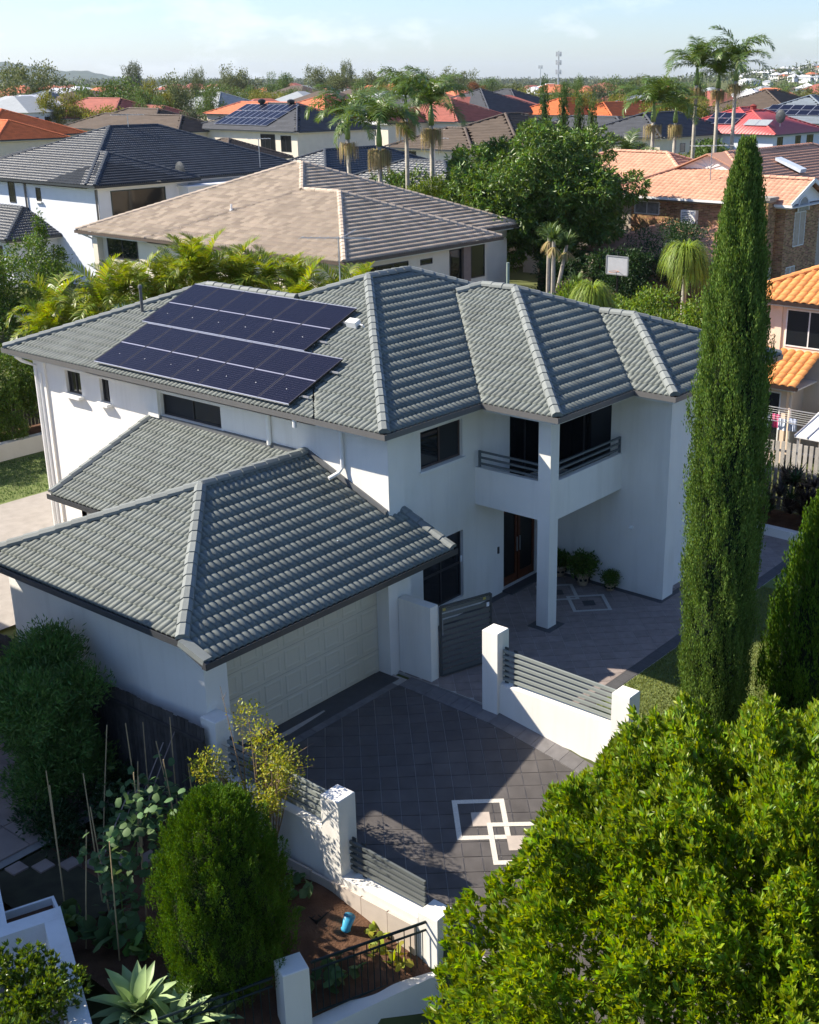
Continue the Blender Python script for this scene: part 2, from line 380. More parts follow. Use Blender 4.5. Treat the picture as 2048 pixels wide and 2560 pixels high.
def make_roof(parent, blocks, m, tmat, capmat, gmat, sides=('x0', 'y0'), w=.30, rolls=2, nc=12, g=.32, th=.033, amp=.05,
              flat=False, n_single=0, single_caps=False, plain=True, capk=1.0, tname='roof_tile', single_mat=None, ghei=.13, soffit=None, inset=.5):
    roof = ob('roof', bpy.data.meshes.new('roof'), parent)
    V, F, c0 = [], [], 0; cand = []
    for bi in range(len(blocks)):
        for side in ('x0', 'x1', 'y0', 'y1'):
            if side in blocks[bi]['g']: continue
            if side in sides: r = tiled_face(blocks, bi, side, m, w, rolls, nc, g, th, amp, flat)
            elif plain: r = tiled_face(blocks, bi, side, m, 1.2, 1, 2, 1.28, .03, 0, True)
            else: r = None
            if r is None: continue
            v, f, whole = r
            if side in sides and n_single:
                for (u, s, fi, ci) in whole:
                    M, e = face_matrix(blocks[bi], side, m, u, s); cand.append(((M.translation - CAMPOS).length, bi, side, u, s, len(V), f, fi))
            for a in f: F.append(a + c0)
            cc = sum(len(a) for a in v); V += v; c0 += cc
    Vc = np.concatenate(V); Fc = np.concatenate(F)
    if n_single:
        cand.sort(key=lambda t: t[0])
        proto = tile_proto(tname, single_mat or tmat, w, rolls, nc, g, th, amp)
        fpos = np.concatenate([[0], np.cumsum([len(a) for a in F])]); keep = np.ones(len(Fc), bool)
        for (d, bi, side, u, s, vi, f, fi) in cand[:n_single]:
            M, e = face_matrix(blocks[bi], side, m, u, s)
            axis = Vector((0, 1, 0)) if side[0] == 'x' else Vector((1, 0, 0))
            if e.dot(axis) < 0: M.translation = M.translation + axis * w
            o = ob(tname, proto, roof); o.matrix_basis = M
            k = (vi // 3) * 2 + fi; keep[fpos[k]:fpos[k + 2]] = False     # three vertex rows and two face rows per tile
        Fc = Fc[keep]
    o = mesh_np(tname + 's', Vc, Fc, tmat, roof); o['kind'] = 'stuff'
    # caps
    cm = cap_mesh('ridge_cap', capmat, k=capk)
    cv, cf, cc = [], [], 0; base = np.array([v.co[:] for v in cm.vertices]); bf = [tuple(p.vertices) for p in cm.polygons]
    for p, q in ridge_lines(blocks, m):
        d = (q - p); L = d.length; n = max(1, int(round(L / .36))); d.normalize()
        side = d.cross(Vector((0, 0, 1))).normalized(); up = side.cross(d)
        for i in range(n):
            M = Matrix.Identity(4)
            for r in range(3): M[r][0] = d[r] * (L / n / .36); M[r][1] = -side[r]; M[r][2] = up[r]
            M.translation = p + d * (L * i / n) + Vector((0, 0, .055 * capk)) + side * random.uniform(-.006, .006)
            if single_caps: c = ob('ridge_cap', cm, roof); c.matrix_basis = M
            else:
                R3 = np.array(M)[:3]; cv.append(base @ R3[:, :3].T + R3[:, 3]); cf += [tuple(i2 + cc for i2 in f) for f in bf]; cc += len(base)
    if cv:
        me = bpy.data.meshes.new('ridge_caps'); me.from_pydata(np.concatenate(cv).tolist(), [], cf); me.materials.append(capmat)
        o = ob('ridge_caps', me, roof); o['kind'] = 'stuff'
    # gutters, fascias and soffits
    for bi, b in enumerate(blocks):
        for side in ('x0', 'x1', 'y0', 'y1'):
            if side in b['g']: continue
            e = b['ext'].get(side, 0); z = b['z'] - m * e
            for a0, a1, e0, e1 in eave_runs(blocks, bi, side, m):
                o0 = .075
                mb = MB(); k = 1 if side[1] == '0' else -1
                if side[0] == 'x':
                    xo = b['x0'] - o0 if side == 'x0' else b['x1'] + o0
                    pts = [(0, z + .03), (0, z + .03 - ghei), (.13, z + .03 - ghei), (.13, z), (.118, z), (.118, z + .045 - ghei), (.012, z + .045 - ghei), (.012, z + .03)]
                    a = [(xo + k * px, a0 - e0, pz) for px, pz in pts]; c = [(xo + k * px, a1 + e1, pz) for px, pz in pts]
                else:
                    yo = b['y0'] - o0 - e if side == 'y0' else b['y1'] + o0 + e
                    pts = [(0, z + .03), (0, z + .03 - ghei), (.13, z + .03 - ghei), (.13, z), (.118, z), (.118, z + .045 - ghei), (.012, z + .045 - ghei), (.012, z + .03)]
                    a = [(a0 - e0 * 1.007, yo + k * py, pz) for py, pz in pts]; c = [(a1 + e1 * 1.007, yo + k * py, pz) for py, pz in pts]
                n = len(pts); mb.v = a + c
                mb.f = [(i, (i + 1) % n, n + (i + 1) % n, n + i) for i in range(n)] + [tuple(range(n)), tuple(range(n, 2 * n))[::-1]]
                mb.build('gutter', gmat, roof)
        if soffit is not None:
            q = .004 * bi
            MB().box(b['x0'] + .05, b['x1'] - .05, b['y0'] - b['ext'].get('y0', 0) + .05 + q, b['y1'] - .05, b['z'] - .17 - q - m * b['ext'].get('y0', 0), b['z'] - .12 - q - m * b['ext'].get('y0', 0)).build('soffit', soffit, roof)
    return roof
# ------------------------------------------------------------------ walls and windows
def wall(parent, axis, c, t, a0, a1, z0, z1, openings=(), m=None, name='wall'):
    """wall slab: outer face at c, thickness t (signed, inwards), spanning a0..a1"""
    A = sorted({a0, a1, *[o[0] for o in openings], *[o[1] for o in openings]}); mb = MB()
    for p, q in zip(A, A[1:]):
        mid = (p + q) / 2; cuts = sorted([(o[2], o[3]) for o in openings if o[0] < mid < o[1]]); z = z0
        for lo, hi in cuts + [(z1, z1)]:
            if lo > z + 1e-4:
                if axis == 'x': mb.box(c, c + t, p, q, z, lo)
                else: mb.box(p, q, c, c + t, z, lo)
            z = hi
    return mb.build(name, m or WHITE, parent)
def window(parent, axis, c, inw, a0, a1, z0, z1, mull=1, fm=None, gm=None, bars=0, depth=.09, name='window', fw=.045, screen=None):
    """frame set back from the outer face c by depth (inw = +1/-1 towards the inside)"""
    fm = fm or FRAME; gm = gm or GLASS; d0 = c + inw * depth; d1 = c + inw * (depth + .05); mb = MB()
    def bx(m_, p, q, zz0, zz1, u0, u1):
        m_.box(u0, u1, p, q, zz0, zz1) if axis == 'x' else m_.box(p, q, u0, u1, zz0, zz1)
    bx(mb, a0, a1, z0, z0 + fw, d0, d1); bx(mb, a0, a1, z1 - fw, z1, d0, d1)
    bx(mb, a0, a0 + fw, z0 + fw, z1 - fw, d0, d1); bx(mb, a1 - fw, a1, z0 + fw, z1 - fw, d0, d1)
    cuts = [a0 + (a1 - a0) * (i + 1) / (mull + 1) for i in range(mull)]
    for x in cuts: bx(mb, x - fw / 2, x + fw / 2, z0 + fw, z1 - fw, d0, d1)
    for i in range(bars): zz = z0 + (z1 - z0) * (i + 1) / (bars + 1); bx(mb, a0 + fw, a1 - fw, zz - .03, zz + .03, d0 + inw * .004, d1 - inw * .004)
    f = mb.build(name, fm, parent)
    e = [a0 + fw] + cuts + [a1 - fw]
    for k, (p, q) in enumerate(zip(e, e[1:])):
        g = MB(); bx(g, p, q, z0 + fw, z1 - fw, d0 + inw * .022, d0 + inw * .030)
        g.build('pane', (screen if screen is not None and k % 2 else gm), f)
    return f
# ------------------------------------------------------------------ the white house
HOUSE = wthing('white_house', 'white rendered two-storey house with grey-green tiled hip roofs and solar panels', 'house', (3, 3, 0))
M_ = .4
ZU = 5.53
UP = [BL(0, 8.1, 2.1, 14.38, ZU), BL(0, 12.4, 0, 10.74, ZU), BL(3.35, 12.4, -2.16, 8, ZU), BL(6.6, 12.4, -3.31, 4, ZU)]
LOW = [BL(-5.95, 1.05, -.37, 6.4, 3.08, 'x1', {'y0': .63}), BL(-2.6, 6, 3.1, 8.75, 3.08, 'x1 y0 y1', lim={'x0': 3.16})]
SOFF = mat('soffit_white', (.70, .69, .66), .8, .03)
make_roof(HOUSE, UP, M_, TILE, CAPM, GUTTER, n_single=110, single_caps=True, single_mat=mat('tile_grey_green_single', (.150, .166, .150), .62, .16, 2.5, .3, 180, .35, obj=.10, stain=.38), soffit=SOFF)
R2 = make_roof(HOUSE, LOW, M_, TILE, CAPM, mat('gutter_charcoal', (.05, .052, .055), .4, .06, 3), n_single=190, single_caps=True, single_mat=MATS['tile_grey_green_single'], plain=True)
# the sloping end of the garage gutter and the verge trim
gm = MATS['gutter_charcoal']
MB().hexa([(-6.03, -1.07, 2.73), (-5.92, -1.07, 2.73), (-5.92, -.36, 3.0), (-6.03, -.36, 3.0)], [(-6.03, -1.07, 2.86), (-5.92, -1.07, 2.86), (-5.92, -.36, 3.13), (-6.03, -.36, 3.13)]).build('gutter', gm, R2)
vm = cap_mesh('verge_cap', CAPM, .34, .9)
def verge(p, q, n, parent):
    p, q = Vector(p), Vector(q); d = q - p; L = d.length; d.normalize(); s_ = d.cross(Vector((0, 0, 1))).normalized(); u = s_.cross(d)
    for i in range(n):
        M = Matrix.Identity(4)
        for r in range(3): M[r][0] = d[r] * (L / n / .34); M[r][1] = -s_[r]; M[r][2] = u[r]
        M.translation = p + d * (L * i / n); c = ob('verge_cap', vm, parent); c.matrix_basis = M
verge((1.03, -1.0, 2.88), (1.03, .60, 3.52), 5, R2)
verge((-2.6, 8.73, 3.13), (.5, 8.73, 4.37), 10, R2)
MB().bar((-5.97, -.38, 3.10), (-5.93, -1.0, 2.87), .2, .12).build('verge_cap', CAPM, R2)
LEAD = mat('lead_flashing', (.115, .12, .125), .6, .15, 6)
fl = MB()
fl.bar((.535, .5, 3.50), (.535, 3.0, 4.50), .05, .16); fl.bar((.535, 3.05, 4.42), (.535, 8.7, 4.42), .05, .14); fl.bar((.5, .53, 3.49), (1.12, .53, 3.49), .05, .12)
fl.build('flashing', LEAD, R2)
# walls
Z1 = 5.36
wall(HOUSE, 'x', .56, .22, .565, 13.84, 0, Z1, [(11.74, 12.44, 4.46, 5.10), (10.47, 10.88, 4.45, 5.09), (5.98, 8.30, 4.50, 5.08)])
wall(HOUSE, 'y', 13.84, -.22, .562, 7.6, -.3, Z1 - .002)
wall(HOUSE, 'x', 7.6, -.2, 10.3, 13.6, -.3, Z1 - .004)
wall(HOUSE, 'y', 10.24, -.2, 7.6, 11.9, -.3, Z1 - .006)
wall(HOUSE, 'x', 11.9, -.2, -2.7, 10.2, -.3, Z1 - .004)
wall(HOUSE, 'y', .62, .22, .785, 7.1, 0, Z1, [(1.87, 3.41, 4.13, 5.06), (1.87, 3.40, .46, 2.24), (5.07, 6.62, .03, 2.24), (5.31, 6.9, 2.92, 5.0)])
MB().box(.555, 1.10, .44, .62, 0, Z1 - .003).box(1.10, 1.42, .53, .62, 0, Z1 - .003).build('pier', WHITE, HOUSE)
wall(HOUSE, 'x', 7.1, .22, -2.84, .84, 0, Z1, [(-1.26, .50, 2.92, 5.12)])
MB().box(7.099, 7.62, -2.98, -2.5, 0, Z1 - .001).box(7.62, 7.80, -2.84, -2.5, 0, Z1 - .002).box(7.80, 11.9, -2.72, -2.5, 0, Z1 - .003).build('front_wall', WHITE, HOUSE)
MB().box(.47, .56, 8.32, 8.74, 4.42, Z1).build('pier', WHITE, HOUSE); MB().box(.50, .56, 13.35, 13.86, 0, Z1 - .002).build('pier', WHITE, HOUSE)
# balcony
MB().box(3.88, 4.23, -1.63, -1.28, 0, Z1).build('porch_column', WHITE, HOUSE)
bal = MB().box(3.885, 4.03, -1.279, .619, 2.77, 3.73).box(4.231, 7.099, -1.625, -1.48, 2.765, 3.73).build('balcony_parapet', WHITE, HOUSE)
MB().box(4.031, 7.098, -1.479, .618, 2.78, 2.90).build('balcony_floor', OFFWHITE, HOUSE)
MB().box(3.6, 7.09, -1.9, .61, 5.37, 5.40).build('balcony_ceiling', SOFF, HOUSE)
def rail(pts, ends):
    mb = MB()
    for z in (3.83, 3.98, 4.13): mb.bar((pts[0][0], pts[0][1], z), (pts[1][0], pts[1][1], z), .05, .045)
    for e in ends: mb.bar((e[0], e[1], 3.73), (e[0], e[1], 4.155), .05, .05)
    mb.build('balcony_rail', RAILM, HOUSE)
rail(((3.95, .50), (3.95, -1.28)), ((3.95, .52),)); rail(((4.23, -1.555), (7.04, -1.555)), ((7.06, -1.555),))
# openings
window(HOUSE, 'y', .62, 1, 1.87, 3.41, 4.13, 5.06, 1, fm=mat('frame_bronze', (.10, .07, .06), .4, .05), screen=SCREEN)
window(HOUSE, 'y', .62, 1, 1.87, 3.40, .46, 2.24, 1, bars=1)
window(HOUSE, 'y', .62, 1, 5.31, 6.9, 2.92, 5.0, 1)
window(HOUSE, 'x', 7.1, 1, -1.26, .50, 2.92, 5.12, 1)
window(HOUSE, 'x', .56, 1, 11.74, 12.44, 4.46, 5.10, 1); window(HOUSE, 'x', .56, 1, 10.47, 10.88, 4.45, 5.09, 1)
window(HOUSE, 'x', .56, 1, 5.98, 8.30, 4.50, 5.08, 1, screen=SCREEN)
sill = MB().box(.38, .57, 11.66, 12.52, 4.38, 4.455).build('window_sill', TRIMW, HOUSE); MB().box(.38, .57, 10.40, 10.95, 4.37, 4.445).build('window_sill', TRIMW, HOUSE)
MB().box(1.80, 3.46, .55, .63, 4.07, 4.125).build('window_sill', TRIMW, HOUSE)
MB().box(.53, .57, 5.9, 8.35, 4.44, 4.495).build('window_sill', TRIMW, HOUSE)
# double entry door
for i, (a, b) in enumerate(((5.10, 5.82), (5.86, 6.59))):
    d = MB().box(a, b, .76, .80, .05, 2.22).build('entry_door', BLACK, HOUSE)
    s = MB().box(a, a + .09, .735, .76, .05, 2.22).box(b - .09, b, .735, .76, .05, 2.22).box(a + .09, b - .09, .736, .76, .05, .28).box(a + .09, b - .09, .736, .76, 2.1, 2.22)
    s.build('door_stile', WOOD, d); MB().box((b - .05 if i == 0 else a + .03), (b - .03 if i == 0 else a + .05), .69, .72, .9, 1.3).build('door_handle', STEEL, d)
MB().box(5.02, 6.7, .30, .62, .0, .045).build('door_step', PAVED, HOUSE)
MB().box(4.80, 4.86, .595, .62, 1.15, 1.33).build('doorbell', FRAME, HOUSE)
MB().box(7.06, 7.1, -2.02, -1.92, 1.75, 1.83).box(7.0, 7.06, -2.0, -1.94, 1.76, 1.8).build('outdoor_tap', TRIMW, HOUSE)
# downpipes
def pipe(pts, r=.045, m=TRIMW): MB().tube(pts, r, 8).build('downpipe', m, HOUSE)
pipe([(.47, 1.79, 5.4), (.48, 1.79, 5.2), (.50, 1.79, 4.35), (.42, 1.85, 4.22), (.2, 1.95, 4.12)]); pipe([(.50, 4.2, 5.35), (.50, 4.2, 4.45)], .06)
pipe([(.1, 14.05, 5.35), (.25, 14.0, 5.2), (.49, 13.75, 5.05), (.49, 13.75, .05)], .055); MB().tube([(.49, 13.55, 4.9), (.49, 13.55, .3), (.44, 13.65, .05)], .04).build('downpipe', TRIMW, HOUSE)
pipe([(.0, 2.75, 5.42), (.0, 2.75, 5.24)], .05)
pipe([(.52, -.95, 2.72), (.60, -.6, 2.55), (.64, .3, 2.5)], .05); pipe([(.52, .0, 2.6), (.52, .0, .1)], .05)
MB().lathe([(.06, 0), (.065, -.04), (.05, -.12)], (.52, -.72, 2.68), 10).build('light_fitting', TRIMW, HOUSE)
MB().box(-.02, .1, -.62, -.5, 2.6, 2.72).build('bracket', FRAME, HOUSE)
# garage
wall(HOUSE, 'x', -5.42, .2, -.205, 6.2, -1.6, 2.98); wall(HOUSE, 'y', 6.2, -.2, -5.2, -2.1, -.3, 2.95)
MB().box(-5.419, -4.87, -.21, .3, -.3, 2.80).box(-.26, .05, -.21, .62, -.1, 2.80).box(-4.869, -.261, -.20, .10, 2.20, 2.78).box(.05, .55, -.15, .62, -.1, 2.79).build('garage_pier', WHITE, HOUSE)
MB().hexa([(-5.41, -.95, 2.70), (1.0, -.95, 2.70), (1.0, -.2, 2.71), (-5.41, -.2, 2.71)], [(-5.41, -.95, 2.75), (1.0, -.95, 2.75), (1.0, -.2, 2.76), (-5.41, -.2, 2.76)]).build('garage_soffit', SOFF, HOUSE)
MB().poly([(-5.43, -.21, 2.79), (-5.43, 6.2, 2.79), (-5.43, 6.2, 3.06), (-5.43, -.37, 3.06), (-5.43, -.95, 2.82), (-5.43, -.95, 2.70), (-5.43, -.21, 2.70)][::-1]).build('garage_gable', WHITE, HOUSE)
gd = MB().box(-4.87, -.26, .15, .19, 0, 2.22).build('garage_door', DOORP, HOUSE)
pw = (4.61) / 8; prot = MB().hexa([(.055, .150, .06), (pw - .055, .150, .06), (pw - .055, .150, .50), (.055, .150, .50)], [(.055, .152, .06), (pw - .055, .152, .06), (pw - .055, .152, .50), (.055, .152, .50)])
pm = MB()
for q, (i0, i1, dep) in enumerate(((0, .02, .012),)):
    a, b, c, d = .05, pw - .05, .06, .49
    pm.v = [(a, 0, c), (b, 0, c), (b, 0, d), (a, 0, d), (a + .018, -.012, c + .018), (b - .018, -.012, c + .018), (b - .018, -.012, d - .018), (a + .018, -.012, d - .018),
            (a + .05, -.012, c + .05), (b - .05, -.012, c + .05), (b - .05, -.012, d - .05), (a + .05, -.012, d - .05), (a + .07, -.003, c + .07), (b - .07, -.003, c + .07), (b - .07, -.003, d - .07), (a + .07, -.003, d - .07)]
    for k in (0, 4, 8): pm.f += [(k + j, k + (j + 1) % 4, k + 4 + (j + 1) % 4, k + 4 + j) for j in range(4)]
    pm.f.append((12, 13, 14, 15))
pme = bpy.data.meshes.new('door_panel'); pme.from_pydata(pm.v, [], pm.f); pme.materials.append(DOORP)
for r in range(4):
    MB().box(-4.869, -.261, .143, .15, r * .555 + .547, r * .555 + .555).build('door_joint', mat('door_joint_shadow', (.38, .35, .28), .7), gd) if r < 3 else None
    for c in range(8):
        o = ob('door_panel', pme, gd); o.location = (-4.87 + c * pw, .148, r * .555)
# wing behind the garage
wall(HOUSE, 'x', -2.1, .2, 5.9, 8.3, -.2, 2.95); MB().hexa([(-2.1, 8.1, -.2), (.55, 8.1, -.2), (.55, 8.3, -.2), (-2.1, 8.3, -.2)], [(-2.1, 8.1, 2.95), (.55, 8.1, 4.15), (.55, 8.3, 4.15), (-2.1, 8.3, 2.95)]).build('wall', WHITE, HOUSE)
# solar array
def solar_panel(label, y0, x0, x1, group, hz=.16, w=1.04):
    q = math.sqrt(1 + M_ * M_); L = (x1 - x0) * q
    t = thing('solar_module', label, 'solar panel', (x0, y0, ZU + M_ * x0 + hz), group)
    t.rotation_euler = (0, -math.atan(M_), 0)     # local x runs up the slope, local y along the eave
    fr = MB(); g = .004
    fr.box(0, .016, g, w - g, 0, .04); fr.box(L - .016, L, g, w - g, 0, .04); fr.build('end_frame', ALU, t)
    MB().box(.016, L - .016, g, g + .016, 0, .0395).box(.016, L - .016, w - g - .016, w - g, 0, .0395).build('side_frame', BLACK, t)
    MB().box(.022, L - .022, g + .018, w - g - .018, .012, .034).build('backsheet', BACK, t)
    mb = MB(); a = (w - 2 * g - .06) / 6; b = (L - .06 - .05) / 24
    for i in range(6):
        for j in range(24):
            xx = .03 + j * b + (.05 if j >= 12 else 0); yy = g + .03 + i * a
            mb.box(xx + .0025, xx + b - .0025, yy + .0025, yy + a - .0025, .030, .0365)
    c = mb.build('solar_cells', CELL, t); c['kind'] = 'stuff'
    MB().box(L / 2 - .007, L / 2 + .007, g + .02, w - g - .02, .0345, .038).build('busbar', ALU, t)
    lg = MB()
    for xx in (L * .22, L * .78): lg.box(xx - .02, xx + .02, .1, .14, -.13, 0).box(xx - .02, xx + .02, w - .14, w - .1, -.13, 0)
    lg.build('mounting_foot', ALU, t)
    MB().box(L * .25, L * .25 + .02, w * .5, w * .5 + .02, .037, .0385).build('cell_mark', TRIMW, t)
    return t
ORD = ['first', 'second', 'third', 'fourth', 'fifth', 'sixth', 'seventh']
for i in range(6): solar_panel('blue-black solar panel in the upper roof row, %s from the balcony end' % ORD[i], 4.29 + i * 1.042, 1.88, 3.79, 'solar panels on the white house')
for i in range(7): solar_panel('blue-black solar panel in the lower roof row, %s from the balcony end' % ORD[i], 2.95 + i * 1.042, .04, 1.855, 'solar panels on the white house')
for k, (xx, y0, y1, lab) in enumerate(((3.25, 4.12, 4.29, 'upper'), (2.4, 4.02, 4.29, 'lower'))):
    tag(MB().bar((xx, y0, ZU + M_ * xx + .13), (xx, 10.5, ZU + M_ * xx + .13), .04, .04).build('mounting_rail', ALU), 'aluminium rail sticking out under the upper panel row, %s one' % lab, 'rail', 'solar mounting rails')
for k, (xx, y0, lab) in enumerate(((1.43, 2.72, 'upper'), (.46, 2.72, 'lower'))):
    tag(MB().bar((xx, y0, ZU + M_ * xx + .13), (xx, 10.2, ZU + M_ * xx + .13), .04, .04).build('mounting_rail', ALU), 'aluminium rail sticking out under the lower panel row, %s one' % lab, 'rail', 'solar mounting rails')
t = thing('junction_box', 'small white electrical isolator box on the roof beside the panels', 'box', (3.28, 3.80, ZU + M_ * 3.28 + .13))
t.rotation_euler = (0, -math.atan(M_), 0)
MB().box(-.1, .1, 0, .33, -.08, .08).build('housing', TRIMW, t); MB().tube([(0, 0, 0), (0, -.15, -.02), (0, -.18, -.08)], .02).build('conduit', TRIMW, t)
# roof pipes
tag(MB().tube([(2.42, 11.22, 6.4), (2.42, 11.22, 7.25)], .045, 10).lathe([(.06, 0), (.065, .03), (.05, .09), (.01, .11)], (2.42, 11.22, 7.22), 10).build('vent_pipe', GUTTER), 'dark grey vent pipe on the hip beside the solar panels', 'vent pipe')
tag(MB().tube([(9.6, 3.9, 6.6), (9.6, 3.9, 7.75)], .045, 10).build('vent_pipe', mat('pipe_green', (.22, .27, .22), .6)), 'slim grey-green pipe standing behind the roof valley', 'vent pipe')
an = thing('television_antenna', 'silver television antenna on a mast behind the roof ridge', 'antenna', (8.6, 9.6, 6.0))
MB().tube([(0, 0, 0), (0, 0, 2.15)], .022, 6).build('mast', STEEL, an)
mb = MB().bar((-.6, 1.0, 2.1), (.55, -.8, 2.1), .03, .03)
for i in range(9):
    k = i / 8; p = Vector((-.6 + 1.15 * k, 1.0 - 1.8 * k, 2.1)); d = Vector((.84, .54, 0)) * (.34 - .18 * k); mb.bar(p - d, p + d, .012, .012)
mb.bar((.05, -.05, 2.1), (1.0, .2, 2.25), .02, .02).build('elements', STEEL, an)
# ------------------------------------------------------------------ ground, drive and courtyard
def drive_z(x, y):
    zL = np.interp(y, [-12, -9, -7, -5, -3, -.3, 0], [-1.7, -1.5, -1.2, -.85, -.45, 0, 0])
    zR = np.interp(y, [-12, -9, -7, -5, -3.2, -1, 0], [-1.4, -1.1, -.75, -.31, -.05, 0, 0])
    t = np.clip((x + 5.2) / 5, 0, 1); return zL + (zR - zL) * t
def ss(a, b, x): t = np.clip((x - a) / (b - a), 0, 1); return t * t * (3 - 2 * t)
def ground_z(x, y):
    x = np.asarray(x, float); y = np.asarray(y, float)
    z = np.zeros(np.broadcast(x, y).shape) - .06
    z = z + .9 * ss(12, 40, np.maximum(x, y * .8)) + .3 * ss(60, 140, np.hypot(x, y))
    front = ss(-6.5, -8.5, y); z = z * (1 - front) + (-1.2) * front
    dr = (x > -5.5) & (x < -.1) & (y < .3); z = np.where(dr, drive_z(x, y) - .16, z)
    gard = (x < -5.45) & (y < 30); z = np.where(gard, np.where(y < 8, -1.75, -1.75 + 1.65 * ss(8, 20, y)), z)
    z = np.where((x < -5.45) & (y < -5.95 - .395 * (x + 5.5)), -2.35, z)
    d = np.hypot(x + 18, y + 17)
    hill = 36 * np.exp(-(((x - 1420) / 330) ** 2 + ((y - 400) / 260) ** 2))
    z = z + hill * ss(500, 1100, d) - 4 * ss(600, 1300, d)
    return z
gx = np.unique(np.concatenate([np.arange(-30, 30, .5), np.arange(-5.6, -5.3, .05), np.linspace(30, 200, 60), np.geomspace(200, 9000, 50), -np.geomspace(30, 9000, 40), [-.11, -.09]]))
gy = np.unique(np.concatenate([np.arange(-30, 40, .5), np.linspace(40, 200, 60), np.geomspace(200, 9000, 50), -np.geomspace(30, 9000, 40)]))
GX, GY = np.meshgrid(gx, gy, indexing='ij'); GZ = ground_z(GX, GY)
ni, nj = GX.shape; I = np.arange(ni * nj).reshape(ni, nj)
Fg = np.stack([I[:-1, :-1].ravel(), I[1:, :-1].ravel(), I[1:, 1:].ravel(), I[:-1, 1:].ravel()], 1)
GROUNDM = mat('earth_and_grass', (.085, .095, .035), .95, .45, .35, .6, 6, .1)
tag(mesh_np('ground', np.stack([GX, GY, GZ], -1), Fg, GROUNDM, smooth=True), kind='structure')
def clip_poly(poly, x0, x1, y0, y1):
    for ax, lim, sg in ((0, x0, 1), (0, x1, -1), (1, y0, 1), (1, y1, -1)):
        out = []
        for i in range(len(poly)):
            a, b = poly[i], poly[(i + 1) % len(poly)]; da, db = sg * (a[ax] - lim), sg * (b[ax] - lim)
            if da >= 0: out.append(a)
            if da * db < 0: t = da / (da - db); out.append((a[0] + (b[0] - a[0]) * t, a[1] + (b[1] - a[1]) * t))
        poly = out
        if len(poly) < 3: return []
    return poly
def tiles45(parent, name, m1, mj, org, S, rect, zf, n_single, top, holes=(), gap=.011, keyf=None):
    c = math.sqrt(.5); polys = []
    R = int((rect[1] - rect[0] + rect[3] - rect[2]) / S) + 4
    for i in range(-R, R):
        for j in range(-R, R):
            q = []
            for a, b in ((gap / S / 2, gap / S / 2), (1 - gap / S / 2, gap / S / 2), (1 - gap / S / 2, 1 - gap / S / 2), (gap / S / 2, 1 - gap / S / 2)):
                u, v = (i + a) * S, (j + b) * S; q.append((org[0] + c * u + c * v, org[1] - c * u + c * v))
            p = clip_poly(q, *rect)
            if len(p) < 3: continue
            ar = abs(sum(p[k][0] * p[(k + 1) % len(p)][1] - p[(k + 1) % len(p)][0] * p[k][1] for k in range(len(p)))) / 2
            if ar < .004: continue
            cx, cy = sum(a for a, b in p) / len(p), sum(b for a, b in p) / len(p)
            if any(h[0] < cx < h[1] and h[2] < cy < h[3] for h in holes): continue
            polys.append((keyf(cx, cy) if keyf else math.hypot(cx - CAMPOS.x, cy - CAMPOS.y), p))
    polys.sort(key=lambda t: t[0]); rest = MB()
    for k, (d, p) in enumerate(polys):
        mb = MB() if k < n_single else rest; n = len(p); i0 = len(mb.v); jz = random.uniform(-.0015, .0015)
        mb.v += [(x, y, float(zf(x, y)) + top - .03) for x, y in p] + [(x, y, float(zf(x, y)) + top + jz) for x, y in p]
        mb.f += [tuple(i0 + n + a for a in range(n))] + [(i0 + a, i0 + (a + 1) % n, i0 + n + (a + 1) % n, i0 + n + a) for a in range(n)]
        if k < n_single: mb.build(name, m1, parent)
    if rest.v: rest.build(name + 's', mj, parent)['kind'] = 'stuff'
def sheet(name, x0, x1, y0, y1, zf, m, n=24, parent=None):
    xs, ys = np.linspace(x0, x1, n), np.linspace(y0, y1, n); X, Y = np.meshgrid(xs, ys, indexing='ij'); Z = np.vectorize(zf)(X, Y)
    I = np.arange(n * n).reshape(n, n); F = np.stack([I[:-1, :-1].ravel(), I[1:, :-1].ravel(), I[1:, 1:].ravel(), I[:-1, 1:].ravel()], 1)
    return mesh_np(name, np.stack([X, Y, Z], -1), F, m, parent)
DRIVE = sheet('driveway', -5.3, -.18, -12.5, .14, lambda x, y: drive_z(x, y) - .008, GROUT, 40); tag(DRIVE, kind='structure')
def dkey(x, y): return max(0, abs(y + 3.6) - 3.2) + .01 * abs(x + 2.5)
tiles45(DRIVE, 'paving_tile', SLATE, SLATEJ, (-3.279, -2.124), .352, (-5.22, -.52, -12.4, -.66), drive_z, 300, .004, keyf=dkey)
dz = lambda x, y, o=0: float(drive_z(x, y)) + o
MB().hexa([(-4.86, -.46, -.05), (-.27, -.46, -.05), (-.27, .13, -.05), (-4.86, .13, -.05)], [(-4.86, -.46, dz(-4.86, -.46, .002)), (-.27, -.46, .004), (-.27, .13, .004), (-4.86, .13, .004)]).build('threshold_tiles', PAVED, DRIVE)
EDGE = mat('edge_tile', (.16, .15, .148), .7, .2, 6, .3, 90, obj=.12)
for i in range(13):
    a = -5.2 + i * .36; b = min(a + .352, -.5); MB().hexa([(a, -.65, -.2), (b, -.65, -.2), (b, -.47, -.1), (a, -.47, -.1)], [(a, -.65, dz(a, -.65, .006)), (b, -.65, dz(b, -.65, .006)), (b, -.47, dz(b, -.47, .006)), (a, -.47, dz(a, -.47, .006))]).build('edge_tile', EDGE, DRIVE)
